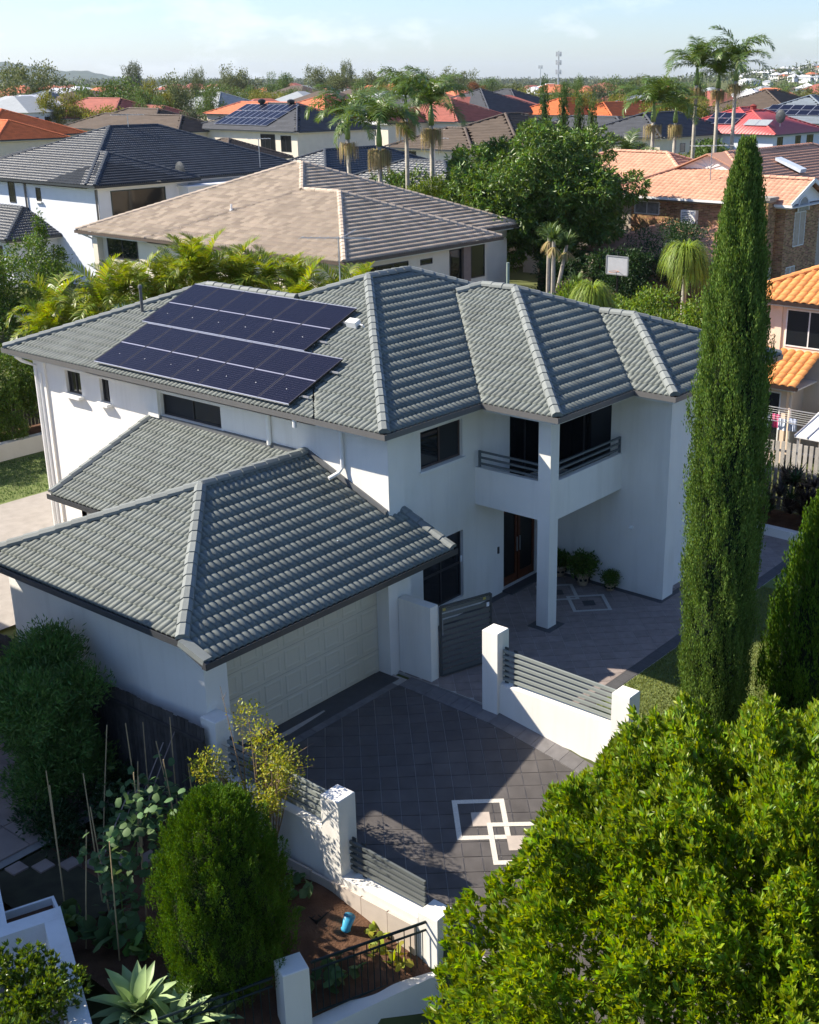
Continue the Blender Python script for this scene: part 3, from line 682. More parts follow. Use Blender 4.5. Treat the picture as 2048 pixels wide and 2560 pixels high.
for i in range(33):
    a = -.66 - i * .36; b = a - .352; MB().hexa([(-.51, b, -1.6), (-.08, b, -1.6), (-.08, a, -1.6), (-.51, a, -1.6)], [(-.51, b, dz(-.51, b, .007)), (-.08, b, dz(-.08, b, .02)), (-.08, a, dz(-.08, a, .02)), (-.51, a, dz(-.51, a, .007))]).build('edge_tile', EDGE, DRIVE)
def diamond(parent, cx, cy, h, zf, band, m, cent=None, cm=None):
    o = [(cx, cy + h), (cx - h, cy), (cx, cy - h), (cx + h, cy)]; k = (h - band * 1.414) / h
    inn = [(cx + (x - cx) * k, cy + (y - cy) * k) for x, y in o]; mb = MB()
    for i in range(4):
        j = (i + 1) % 4; mb.poly([(x, y, float(zf(x, y)) + .009) for x, y in (o[i], o[j], inn[j], inn[i])])
    mb.build('mosaic_border', m, parent)
    if cent: MB().poly([(cx + a * cent, cy + b * cent, float(zf(cx + a * cent, cy + b * cent)) + .0075) for a, b in ((0, 1), (-1, 0), (0, -1), (1, 0))]).build('centre_tile', cm, parent)
diamond(DRIVE, -2.82, -4.78, .72, drive_z, .10, MOSAIC, .25, BUFF)
diamond(DRIVE, -2.83, -5.64, .72, lambda x, y: drive_z(x, y) + .004, .10, MOSAIC, .25, BUFF)
COURT = MB().box(-.02, 13.2, -4.62, .62, -.3, -.006).build('courtyard_paving', GROUT); tag(COURT, kind='structure')
fz = lambda x, y: 0.0
tiles45(COURT, 'paving_tile', PAVE, PAVEJ, (5.79, -1.58), .352, (.0, 13.1, -4.30, .60), fz, 300, .002, keyf=lambda x, y: x - y * .3, holes=((3.85, 4.26, -1.66, -1.25), (7.1, 11.9, -2.72, .6)))
for i in range(36):
    a = .16 + i * .356; MB().box(a, a + .35, -4.60, -4.31, -.05, .004).build('border_tile', PAVED, COURT)
for i in range(18): MB().box(0.07 + i * .29, .355 + i * .29, .40, .598, -.02, .0055).build('border_tile', PAVED, COURT)
MB().box(3.72, 4.39, -1.79, -1.12, -.02, .006).build('column_base_tile', PAVED, COURT)
MB().box(6.92, 7.09, -3.05, .55, -.02, .0062).box(6.92, 11.9, -3.06, -2.91, -.02, .0066).build('border_tile', PAVED, COURT)
for i in range(2): diamond(COURT, (5.79, 5.85)[i], (-1.58, -.55)[i], .71, lambda x, y: .002 + .001 * i, .09, mat('mosaic_grey', (.50, .47, .42), .8, .15, 40), .22, PAVED)
GRASSM = mat('lawn_soil', (.12, .15, .045), .95, .3, 2.2, .6, 50)
LAWN = MB().box(.02, 14.0, -12.0, -4.62, -1.5, .0).build('lawn', GRASSM); tag(LAWN, kind='structure')
LAWN2 = sheet('back_lawn', -12, 14, 17.3, 21.4, lambda x, y: .02, GRASSM, 6); tag(LAWN2, kind='structure')
SIDEP = sheet('side_path', -12, 9, 8.9, 17.28, lambda x, y: .03, CONC, 6); tag(SIDEP, kind='structure')
def grass(name, label, x0, x1, y0, y1, z, n, h, m):
    P = np.stack([RNG.uniform(x0, x1, n), RNG.uniform(y0, y1, n), np.full(n, z)], 1); a = RNG.uniform(0, 6.28, n); hh = h * RNG.uniform(.5, 1.3, n)
    d = np.stack([np.cos(a), np.sin(a), np.zeros(n)], 1) * .012; tip = np.stack([np.cos(a + 1.3) * .4, np.sin(a + 1.3) * .4, np.ones(n)], 1) * hh[:, None]
    V = np.stack([P - d, P + d, P + tip], 1).reshape(-1, 3); tag(mesh_np(name, V, np.arange(3 * n).reshape(n, 3), m), label, 'grass', kind='stuff')
GR = leafmat('grass_blade', (.17, .20, .05), .3, .02, .7, .25)
grass('grass', 'short sunlit lawn grass beside the tiled courtyard', 0.05, 9.5, -9.5, -4.63, 0, 60000, .045, GR)
grass('grass', 'shaded lawn grass beyond the end wall of the white house', -4, 8, 17.4, 21.2, .02, 14000, .06, leafmat('grass_dark', (.07, .13, .03), .3, .02, .7, .25))
# ------------------------------------------------------------------ fences, pillars, gate
def pillar(x0, y0, w, z0, z1, label, rz=0, m=None):
    t = tag(MB().box(0, w, 0, w, 0, z1 - z0 - .012).hexa([(0, 0, z1 - z0 - .012), (w, 0, z1 - z0 - .012), (w, w, z1 - z0 - .012), (0, w, z1 - z0 - .012)], [(.012, .012, z1 - z0), (w - .012, .012, z1 - z0), (w - .012, w - .012, z1 - z0), (.012, w - .012, z1 - z0)]).build('gate_pillar', m or WHITE), label, 'pillar')
    t.location = (x0, y0, z0); t.rotation_euler.z = rz; return t
pillar(-.18, -3.16, .40, -.3, 1.84, 'tall white square pillar beside the open gate, half in shadow')
pillar(-.18, -6.37, .40, -1.1, 1.41, 'white square pillar at the lawn end of the courtyard wall')
pillar(-5.60, -.64, .42, -1.3, 1.33, 'white square pillar against the corner of the garage')
pillar(-5.60, -3.80, .43, -1.3, .87, 'white square pillar in the middle of the left driveway fence, twig shadows on it')
pillar(-5.60, -6.02, .43, -1.6, -.55, 'low white pillar at the street end of the driveway fence')
pillar(-8.2, -5.08, .43, -2.4, -.40, 'shaded white pillar beside the conifer, front edge of the picture', rz=-.42)
def slatfence(label, x, y0, y1, z0a, z1a, z0b, z1b, n, m, dark):
    t = wthing('slat_fence', label, 'fence', (x, (y0 + y1) / 2, min(z0a, z0b)))
    for i in range(n):
        k = (i + .5) / n; ha = (z1a - z0a) / n * .5; za, zb = z0a + (z1a - z0a) * k, z0b + (z1b - z0b) * k
        MB().bar((x, y0, za), (x, y1, zb), .045, ha).build('slat', m, t)
    for y, a, b in ((y0 - .05, z0a, z1a), (y0 - .28, z0a - .01, z1a - .01)): MB().box(x + .024, x + .05, y - .06, y + .03, a - .04, b + .02).build('post', dark, t)
    return t
tag(MB().box(-.10, .14, -5.97, -3.16, -1.1, .65).build('boundary_wall', WHITE), 'low white rendered wall between the two courtyard pillars', 'wall')
slatfence('pale grey-green slat fence on the wall between the two courtyard pillars', .02, -3.17, -5.96, .69, 1.46, .67, 1.40, 6, FENCESL, FENCED)
w1 = tag(MB().box(-5.52, -5.27, -3.36, -.64, -1.3, .10).build('boundary_wall', WHITE), 'white retaining wall between the garage pillar and the middle fence pillar', 'wall')
w2 = tag(MB().box(-5.60, -5.27, -5.60, -3.80, -1.6, -.68).build('boundary_wall', WHITE), 'low white retaining wall beside the garden bed, twig shadows on it', 'wall')
slatfence('pale grey-green slat fence behind the leafy shrub along the driveway', -5.38, -.70, -3.35, .17, .95, .15, .83, 5, FENCESL, FENCED)
slatfence('slat fence darkened for the dappled shade above the garden bed', -5.38, -3.84, -5.58, -.62, .04, -.62, -.06, 5, mat('slat_shaded', (.11, .12, .115), .45, .05, 4, spec=.35), FENCED)  # slat colour darkened to stand in for dappled shade on this run
KERB = mat('kerb_board', (.55, .47, .40), .85, .08, 3, obj=.1)
t = wthing('garden_edging', 'row of pale panels edging the garden bed against the retaining wall', 'edging', (-5.66, -3.4, -1.1))
for i in range(8): MB().box(-5.66, -5.615, -5.55 + i * .62, -4.94 + i * .62, -1.5, -.84 + .015 * (i % 3)).build('edging_panel', KERB, t)
tag(MB().box(.04, .30, -1.15, -.22, -.1, 1.80).build('boundary_wall', WHITE), 'white gate wall joined to the garage front beside the open gate', 'wall')
# open gate, swung towards the house
gt = wthing('slatted_gate', 'dark grey slatted metal gate swung open beside the white gate wall', 'gate', (.33, -1.18, .05))
G0, G1 = Vector((.34, -1.19, 0)), Vector((1.62, -1.60, 0)); gdn = (G1 - G0).normalized()
for i in range(12):
    z = .12 + i * .138; MB().bar(G0 + Vector((0, 0, z)), G1 + Vector((0, 0, z)), .03, .085).build('slat', mat('gate_slat', (.105, .115, .115), .4, .06, 4, spec=.4), gt)
for p in (G0, G1): MB().bar(p + Vector((0, 0, .05)), p + Vector((0, 0, 1.73)), .05, .05).build('stile', FENCED, gt)
MB().bar(G0 + Vector((0, 0, 1.73)), G1 + Vector((0, 0, 1.73)), .05, .05).build('top_rail', FENCED, gt); MB().bar(G0 + Vector((0, 0, .06)), G1 + Vector((0, 0, .06)), .05, .04).build('bottom_rail', FENCED, gt)
MB().bar(G0 + Vector((.03, -.03, 1.05)), G0 + Vector((.03, -.03, 1.45)), .02, .02).build('hinge', STEEL, gt)
SIGNW = mat('sticker_white', (.75, .75, .78), .5); SIGNY = mat('sticker_gold', (.45, .36, .10), .5)
for f, z, mm_, w_ in ((.06, 1.67, SIGNY, .07), (.86, 1.67, SIGNY, .07), (.93, 1.50, SIGNW, .07)):
    p = G0 + (G1 - G0) * f + Vector((-.012, -.03, z)); MB().bar(p - gdn * w_ / 2, p + gdn * w_ / 2, .008, .06 if mm_ is SIGNY else .1).build('sticker', mm_, gt)
p = G1 + Vector((-.05, -.05, .85)); MB().tube([p, p + Vector((-.02, -.08, 0)), p + Vector((-.02, -.08, -.06))], .02, 8).build('latch', mat('brass', (.5, .4, .2), .35, metal=.8), gt)
MB().box(3.27, 3.33, .60, .618, 1.42, 1.58).build('sticker', SIGNW, HOUSE)
# front fence of the garden below
FW0, FW1 = Vector((-7.75, -5.03, 0)), Vector((-5.5, -5.80, 0))
def lowwall(p, q, z0, z1, th, label):
    tag(MB().bar((p.x, p.y, (z0 + z1) / 2), (q.x, q.y, (z0 + z1) / 2), th, z1 - z0).build('boundary_wall', WHITE), label, 'wall')
lowwall(FW0 - Vector((0, .15, 0)), FW1 - Vector((0, .12, 0)), -2.8, -1.62, .3, 'low white street wall under the black railing')
FW2, FW3 = Vector((-8.2, -4.82, 0)), Vector((-11.2, -3.55, 0))
lowwall(FW2 - Vector((0, .1, 0)), FW3 - Vector((0, .1, 0)), -2.8, -1.62, .3, 'white street wall running from the shaded pillar past the agaves')
def railing(p, q, za, zb, label, n):
    t = wthing('iron_railing', label, 'railing', ((p + q) / 2).to_tuple()[:2] + (-1.6,))
    for k, (dz_, r) in enumerate(((0, .028), (-.16, .022), (-1.0, .02))): MB().tube([(p.x, p.y, za + dz_), (q.x, q.y, zb + dz_)], r, 8).build('rail', IRON, t)
    for i in range(n):
        k = (i + .5) / n; x, y, z = p.x + (q.x - p.x) * k, p.y + (q.y - p.y) * k, za + (zb - za) * k
        MB().tube([(x, y, z - 1.0), (x, y, z - (.16 if i % 2 else 0))], .009, 6).build('baluster', IRON, t)
railing(FW0 + Vector((.15, -.05, 0)), FW1, -.53, -.69, 'black iron railing on the street wall below the garden bed', 19)
railing(FW3, FW2, -.56, -.56, 'black iron railing between the conifer and the agaves', 24)
# shaded courtyard walls of the next house
CO, CE1, CE2 = Vector((-9.43, -1.1, 0)), Vector((-.934, .357, 0)), Vector((-.43, -.903, 0))
def cbox(mb, a0, a1, b0, b1, z0, z1):
    q = [CO + CE1 * a + CE2 * b for a, b in ((a0, b0), (a0, b1), (a1, b1), (a1, b0))]
    return mb.hexa([p + Vector((0, 0, z0)) for p in q], [p + Vector((0, 0, z1)) for p in q])
mb = MB(); cbox(mb, 0, 3.4, 0, .30, -1.5, -.2); cbox(mb, 0, .30, .301, 4.2, -1.5, -.203); tag(mb.build('boundary_wall', OFFWHITE), 'L-shaped white courtyard wall in blue shade beside the agaves', 'wall')
tag(cbox(MB(), .84, 1.14, -2.2, -.002, -1.5, -.206).build('boundary_wall', OFFWHITE), 'short shaded white wall end at the picture edge above the courtyard', 'wall')
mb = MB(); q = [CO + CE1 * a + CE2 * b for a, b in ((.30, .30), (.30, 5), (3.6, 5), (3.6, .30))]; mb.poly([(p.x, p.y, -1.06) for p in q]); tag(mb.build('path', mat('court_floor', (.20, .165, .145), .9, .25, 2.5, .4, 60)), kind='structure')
bx_ = thing('planter_box', 'small white planter box with vegetables behind the courtyard wall', 'planter', (-9.72, -.55, -1.0))
bx_.rotation_euler.z = -.36
MB().box(-.35, .45, -.25, -.2, 0, .5).box(-.35, .45, .3, .35, 0, .5).box(-.4, -.35, -.25, .35, 0, .5).box(.45, .5, -.25, .35, 0, .5).build('side_panel', OFFWHITE, bx_); MB().box(-.35, .45, -.2, .3, 0, .36).build('soil', SOIL, bx_)
# timber fences
def palings(label, p, q, z0, z1, m, w=.10, gap=.012, rails=True, th=.018, jag=.02):
    p, q = Vector((*p, 0)), Vector((*q, 0)); d = q - p; L = d.length; d.normalize(); n = int(L / (w + gap)); t = wthing('paling_fence', label, 'fence', ((p + q) / 2 + Vector((0, 0, z0))).to_tuple())
    nrm = Vector((-d.y, d.x, 0))
    proto = None
    for i in range(n):
        a = p + d * (i * (w + gap)); b = a + d * w; h = z1 + random.uniform(-jag, jag)
        s_ = nrm * th / 2
        MB().hexa([a - s_ + Vector((0, 0, z0)), b - s_ + Vector((0, 0, z0)), b + s_ + Vector((0, 0, z0)), a + s_ + Vector((0, 0, z0))], [a - s_ + Vector((0, 0, h)), b - s_ + Vector((0, 0, h)), b + s_ + Vector((0, 0, h)), a + s_ + Vector((0, 0, h))]).build('paling', m, t)
    if rails:
        for z in (z0 + .35, z1 - .3): MB().bar(p + nrm * .04 + Vector((0, 0, z)), q + nrm * .04 + Vector((0, 0, z)), .04, .07).build('fence_rail', m, t)
    return t
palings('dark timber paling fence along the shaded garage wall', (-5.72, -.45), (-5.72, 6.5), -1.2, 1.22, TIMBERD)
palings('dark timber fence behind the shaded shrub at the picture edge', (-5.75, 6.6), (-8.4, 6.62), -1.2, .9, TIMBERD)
palings('pale weathered paling fence below the clothes line', (14.9, .2), (14.9, -5.2), .2, 2.36, TIMBERL, w=.12, gap=.06)
palings('weathered timber fence under the weeping palms behind the house', (17.8, 8.6), (17.8, 1.0), .4, 3.0, TIMBER, w=.11, gap=.02)
palings('brown timber fence under the clipped hedge behind the back lawn', (-2, 23.6), (9, 23.0), .5, 2.1, TIMBERD, w=.12, gap=.02)
tag(MB().box(-10, 9.5, 21.4, 21.7, -.2, .62).build('boundary_wall', mat('lw_tan', (.62, .58, .50), .85, .06, 2)), 'low cream garden wall behind the back lawn', 'wall')
tag(MB().box(13.08, 13.32, -9.0, -1.5, -.3, .26).build('boundary_wall', WHITE), 'low white kerb wall at the side path under the dark hedge', 'wall')
tag(sheet('garden_bed', 13.33, 14.85, -9, 1.5, lambda x, y: .18, SOIL, 4), kind='structure')
tag(sheet('garden_bed', -12, 9.5, 21.71, 23.5, lambda x, y: .45, SOIL, 4), kind='structure')
# soil of the vegetable garden
def wall_y(x): return -5.0 - .395 * (x + 7.9)
def soil_z(x, y):
    d = y - wall_y(x); return -1.66 + .58 * min(1, max(0, d / 2.3)) ** .8 + .04 * math.sin(x * 2.3 + y) + .035 * math.sin(y * 3.1 - x) + .02 * math.sin(x * 7 + y * 5)
n = 70; xs = np.linspace(-9.6, -5.62, n); V = np.array([[(x, wall_y(x) - .06 + (1.6 - wall_y(x)) * k, soil_z(x, wall_y(x) + (1.6 - wall_y(x)) * k)) for k in np.linspace(0, 1, n) ** 1.2] for x in xs]); I = np.arange(n * n).reshape(n, n)
tag(mesh_np('garden_soil', V, np.stack([I[:-1, :-1].ravel(), I[1:, :-1].ravel(), I[1:, 1:].ravel(), I[:-1, 1:].ravel()], 1), SOIL, smooth=True), kind='structure')
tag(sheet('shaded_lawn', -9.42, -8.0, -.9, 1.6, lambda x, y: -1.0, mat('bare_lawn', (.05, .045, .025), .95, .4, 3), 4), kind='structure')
pth = tag(sheet('path', -11, -5.8, 1.7, 6.5, lambda x, y: -1.02, CONC, 4), kind='structure')
for i in range(4):
    for j in range(5): MB().box(-11 + j * .95, -10.08 + j * .95, 1.9 + i * .95, 2.82 + i * .95, -1.03, -.985).build('paving_slab', PATH, pth)
for i in range(9): MB().box(-8.9 + i * .34, -8.6 + i * .34, 1.28 - .33 * i, 1.58 - .33 * i, -1.1, -.965).build('paving_slab', PATH, pth)
# street
tag(sheet('street', -60, 60, -45, -12.6, lambda x, y: -1.15, mat('asphalt', (.05, .05, .052), .9, .2, 3, .5, 80), 4), kind='structure')
# small garden things
pt = tag(MB().lathe([(.075, 0), (.09, .03), (.075, .05), (.105, .30), (.1, .30), (.07, .06)], (0, 0, 0), 16).build('plant_pot', BLUEPOT, smooth=True), 'bright blue plastic pot lying in the garden bed', 'pot')
pt.location = (-6.05, -4.3, soil_z(-6.05, -4.3)); pt.rotation_euler = (.25, .15, .4)
MB().tube([(.1, 0, .05), (.2, 0, .03)], .03, 8).build('spout', BLUEPOT, pt)
sd = thing('seedling_tray', 'black plastic seedling tray on the garden soil', 'tray', (-6.35, -3.9, soil_z(-6.35, -3.9)))
for i in range(3):
    for j in range(2): MB().box(i * .13, i * .13 + .01, j * .12, j * .12 + .12, 0, .1).box(i * .13, i * .13 + .13, j * .12, j * .12 + .01, 0, .1).build('cell', BLACK, sd)
# ------------------------------------------------------------------ vegetation
def unit(v): return v / np.maximum(np.linalg.norm(v, axis=-1, keepdims=True), 1e-9)
def rnd_dirs(n): return unit(RNG.normal(size=(n, 3)))
def leaves_np(P, D, L, Wd, curl=.15):
    """rhombic leaves: base P, direction D (unit), length L, width Wd -> V,F tris folded along the midrib"""
    n = len(P); R = rnd_dirs(n); S = unit(np.cross(D, R)); N = np.cross(S, D)
    L = np.broadcast_to(L, (n,))[:, None]; Wd = np.broadcast_to(Wd, (n,))[:, None]
    mid = P + D * L * .5 - N * L * curl * .3
    V = np.stack([P, mid + S * Wd * .5 + N * Wd * .12, P + D * L - N * L * curl, mid - S * Wd * .5 + N * Wd * .12], 1).reshape(-1, 3)
    b = np.arange(n)[:, None] * 4; F = np.concatenate([b + np.array([[0, 1, 2]]), b + np.array([[0, 2, 3]])], 1).reshape(-1, 3)
    return V, F
def lobe_points(lobes, n, shell=.55, flat=.0):
    """points through ellipsoid lobes, denser near the surface; returns points and outward normals"""
    vol = np.array([l[3] * l[4] * l[5] for l in lobes]) ** (2 / 3); k = RNG.choice(len(lobes), n, p=vol / vol.sum())
    A = np.array(lobes)[k]; d = rnd_dirs(n); r = shell + (1 - shell) * RNG.random(n) ** .6
    P = A[:, :3] + d * A[:, 3:] * r[:, None]; N = unit(d / A[:, 3:]); return P, N
def crown_mesh(name, lobes, clumps, per, clump_r, L, Wd, m, up=.35, out=.7, shell=.5, droop=0.0, link=True, parent=None, jit=1.0):
    P, N = lobe_points(lobes, clumps, shell)
    C = np.repeat(P, per, 0); Nn = np.repeat(N, per, 0); n = len(C)
    P2 = C + RNG.normal(size=(n, 3)) * clump_r * .5
    D = unit(Nn * out + np.array([0, 0, up]) + RNG.normal(size=(n, 3)) * .55 * jit - np.array([0, 0, droop]))
    V, F = leaves_np(P2, D, L * RNG.uniform(.7, 1.25, n), Wd * RNG.uniform(.8, 1.2, n))
    return mesh_np(name, V, F, m, parent, link=link)
def rosette_mesh(name, lobes, clumps, per, L, Wd, m, spread=.75, shell=.6, parent=None, up=.9, link=True, keep=None, stem=.0):
    P, N = lobe_points(lobes, clumps, shell)
    if keep is not None: k = keep(P); P, N = P[k], N[k]
    ax = unit(N * .7 + np.array([0, 0, up]) + RNG.normal(size=P.shape) * .35)
    C = np.repeat(P, per, 0); A = np.repeat(ax, per, 0); n = len(C)
    D = unit(A + rnd_dirs(n) * spread * RNG.uniform(.5, 1.2, n)[:, None])
    V, F = leaves_np(C + D * .01 - A * (RNG.random(n) * stem)[:, None], D, L * RNG.uniform(.7, 1.2, n), Wd * RNG.uniform(.8, 1.2, n), .1)
    return mesh_np(name, V, F, m, parent, link=link)
def limbs(base, top, r, lobes, n=6, m=None, parent=None, name='trunk', lean=.3):
    mb = MB(); b, t = Vector(base), Vector(top); fork = b.lerp(t, .45)
    mb.tube([b - Vector((0, 0, .15)), b.lerp(fork, .5) + Vector((random.uniform(-1, 1), random.uniform(-1, 1), 0)) * r * .8, fork], [r * 1.25, r, r * .85], 8)
    for i in range(n):
        l = lobes[i % len(lobes)]; e = Vector(l[:3]) + Vector((random.uniform(-.5, .5) * l[3], random.uniform(-.5, .5) * l[4], random.uniform(-.3, .3) * l[5]))
        mid = fork.lerp(e, .5) + Vector((random.uniform(-1, 1), random.uniform(-1, 1), random.uniform(0, 1))) * .12 * (e - fork).length
        mb.tube([fork - Vector((0, 0, r)), mid, e], [r * .7, r * .42, r * .12], 6)
    return mb.build(name, m or BARK, parent, smooth=True)
def tree(name, label, cat, base, lobes, clumps, per, cr, L, Wd, m, r=.18, group=None, trunk=True, **kw):
    t = thing(name, label, cat, base, group); bx, by, bz = base
    if trunk: limbs((0, 0, 0), (sum(l[0] for l in lobes) / len(lobes), sum(l[1] for l in lobes) / len(lobes), max(l[2] + l[5] * .6 for l in lobes)), r, lobes, parent=t)
    crown_mesh('crown', lobes, clumps, per, cr, L, Wd, m, parent=t, **kw); return t
# foliage colours
LF_FRONT = leafmat('leaf_lime', (.170, .250, .014), .48, .036, .42, .42, .4)
LF_THUJA = leafmat('leaf_thuja', (.072, .145, .010), .35, .02, .6, .2, .2)
LF_CYP = leafmat('leaf_cypress', (.062, .115, .030), .38, .02, .65, .18, .2)
LF_CYPL = leafmat('leaf_cypress_light', (.115, .185, .036), .38, .02, .65, .2, .2)
LF_DARK = leafmat('leaf_dark', (.030, .065, .018), .4, .02, .5, .25, .3)
LF_SHADE = leafmat('leaf_callistemon', (.10, .185, .04), .45, .03, .5, .25, .3)
LF_YG = leafmat('leaf_yellowgreen', (.28, .30, .035), .35, .035, .5, .35, .35)
LF_MANGO = leafmat('leaf_mango', (.105, .175, .030), .5, .03, .38, .25, .45)
LF_HEDGE = leafmat('leaf_hedge', (.085, .145, .022), .45, .03, .5, .25, .3)
LF_AGAVE = leafmat('leaf_agave', (.27, .38, .17), .15, .015, .45, .12, .3)
LF_VINE = leafmat('leaf_squash', (.085, .15, .055), .35, .02, .6, .25, .25)
LF_PALM = leafmat('leaf_palm', (.085, .14, .030), .3, .025, .4, .28, .4)
LF_CANE = leafmat('leaf_canepalm', (.17, .215, .022), .35, .04, .42, .35, .35)
LF_PONY = leafmat('leaf_ponytail', (.19, .26, .035), .25, .02, .5, .3, .3)
LF_YUCCA = leafmat('leaf_yucca', (.11, .17, .045), .3, .02, .45, .2, .35)
LF_GUM = leafmat('leaf_gum', (.125, .15, .055), .35, .025, .6, .2, .25)
LF_GUM2 = leafmat('leaf_green', (.095, .15, .034), .4, .03, .6, .2, .25)
LF_GOLD = leafmat('leaf_golden', (.18, .185, .03), .4, .03, .6, .25, .25)
LF_GREY = leafmat('leaf_greyfar', (.11, .13, .065), .35, .02, .65, .15, .2)
LF_RUST = leafmat('leaf_rust', (.19, .09, .035), .35, .03, .65, .2, .2)
LF_CORDY = leafmat('leaf_cordyline', (.035, .022, .016), .5, .03, .45, .2, .35)
STRAW = leafmat('palm_straw', (.34, .28, .13), .3, .03, .8, .25, .15)
# --- foreground street tree
t = thing('street_tree', 'broad lime-green street tree filling the lower corner over the driveway', 'tree', (-4.6, -12.2, -1.2))
def fbm(x, y): return (np.sin(x * 1.9 + 1.3 * np.sin(y * 1.3)) * np.sin(y * 2.1 + .7) * .5 + np.sin(x * 4.3 + y * 3.1 + 2) * .26 + np.sin(x * 8.7 - y * 7.3) * np.sin(y * 9.1 + x * 2.3) * .22 + np.sin(x * 3.1 - y * 5.2) * .2)
OUT = np.array([(-9.6, -9.6), (-9.3, -8.9), (-8.5, -8.4), (-7.5, -7.8), (-6.9, -7.9), (-6.2, -8.5), (-5.6, -8.1), (-4.9, -7.55), (-4.1, -7.2), (-3.3, -7.1), (-2.4, -7.4), (-1.7, -7.8), (-1.2, -8.6), (-.3, -9.1), (.9, -9.7), (1.7, -10.6), (1.6, -12.5), (.2, -14.8), (-2.5, -16), (-6, -15.8), (-8.6, -14), (-9.7, -11.6)]) - np.array([-4.6, -12.2])
oa = np.arctan2(OUT[:, 1], OUT[:, 0]); orr = np.hypot(OUT[:, 0], OUT[:, 1]); oi = np.argsort(oa); oa, orr = oa[oi], orr[oi]
n = 42000; ang = RNG.uniform(-np.pi, np.pi, n); q = np.sqrt(RNG.random(n)); R_ = np.interp(ang, oa, orr, period=2 * np.pi); x, y = np.cos(ang) * q * R_, np.sin(ang) * q * R_; nz = fbm(x, y)
top = 1.2 + 1.75 + 1.75 * np.sqrt(np.maximum(0, 1 - q ** 2.4)) - .35 * q ** 6 + .75 * nz; dep = RNG.random(n) ** 1.7 * 1.5; z = top - dep - .25
keep = ((nz > -.40) | (RNG.random(n) < .12)) & (q + .11 * np.sin(x * 3.1 + y * 2.3) + .07 * np.sin(x * 7 - y * 6) + .04 * np.sin(x * 15 + y * 11) < .99); x, y, z, q, ang = x[keep], y[keep], z[keep], q[keep], ang[keep]; n = len(x); per = 10
P = np.stack([x, y, z], 1); ax = unit(np.stack([np.cos(ang) * q * .8, np.sin(ang) * q * .8, np.full(n, .9)], 1) + RNG.normal(size=(n, 3)) * .33)
C = np.repeat(P, per, 0); A = np.repeat(ax, per, 0); k = len(C); sz = np.repeat(RNG.uniform(.75, 1.25, n), per)
D = unit(A + rnd_dirs(k) * (.70 * RNG.uniform(.5, 1.2, k))[:, None]); V, F = leaves_np(C + D * .01 - A * (RNG.random(k) * .09)[:, None], D, .128 * sz * RNG.uniform(.7, 1.2, k), .045 * sz * RNG.uniform(.8, 1.2, k), .1)
mesh_np('crown', V, F, LF_FRONT, t); lob = [(P[i][0], P[i][1], P[i][2] - .5, .3, .3, .3) for i in range(0, n, n // 30)]
limbs((0, 0, 0), (0, 0, 4), .2, lob, 26, parent=t)
# --- round golden conifer
t = thing('conifer_bush', 'plump egg-shaped green conifer in the garden bed', 'conifer', (-8.22, -3.78, -1.2))
n = 1700; z = RNG.random(n) ** .95; ang = RNG.uniform(0, 6.283, n)
rad = 1.06 * np.interp(z, [0, .1, .3, .5, .7, .85, .95, 1], [.74, .94, 1.0, .98, .86, .66, .42, .12]) * (.87 + .10 * np.sin(ang * 9 + z * 13) + .05 * np.sin(ang * 5 - z * 19)) * RNG.uniform(.78, 1.1, n)
P = np.stack([np.cos(ang) * rad, np.sin(ang) * rad, .1 + z * 3.2], 1); per = 76
C = np.repeat(P, per, 0); out = np.repeat(np.stack([np.cos(ang), np.sin(ang), np.zeros(n)], 1), per, 0); m_ = len(C)
tall = RNG.random(m_); C2 = C + np.array([0, 0, 1]) * (tall * .34)[:, None] + RNG.normal(size=(m_, 3)) * (.05 * (1.12 - tall))[:, None] + out * (tall * .07)[:, None]
D = unit(np.array([0, 0, 1.2]) + out * .45 + RNG.normal(size=(m_, 3)) * .35); V, F = leaves_np(C2, D, .05 * RNG.uniform(.6, 1.3, m_), .016)
mesh_np('crown', V, F, LF_THUJA, t); MB().tube([(0, 0, -.1), (0, 0, 1.9)], [.09, .03], 8).build('trunk', BARK, t)
mesh_core = MB().lathe([(.45, .15), (.78, .6), (.82, 1.4), (.70, 2.1), (.42, 2.8), (.1, 3.1)], (0, 0, 0), 14).build('inner_twigs', mat('conifer_core', (.018, .03, .006), .95), t)
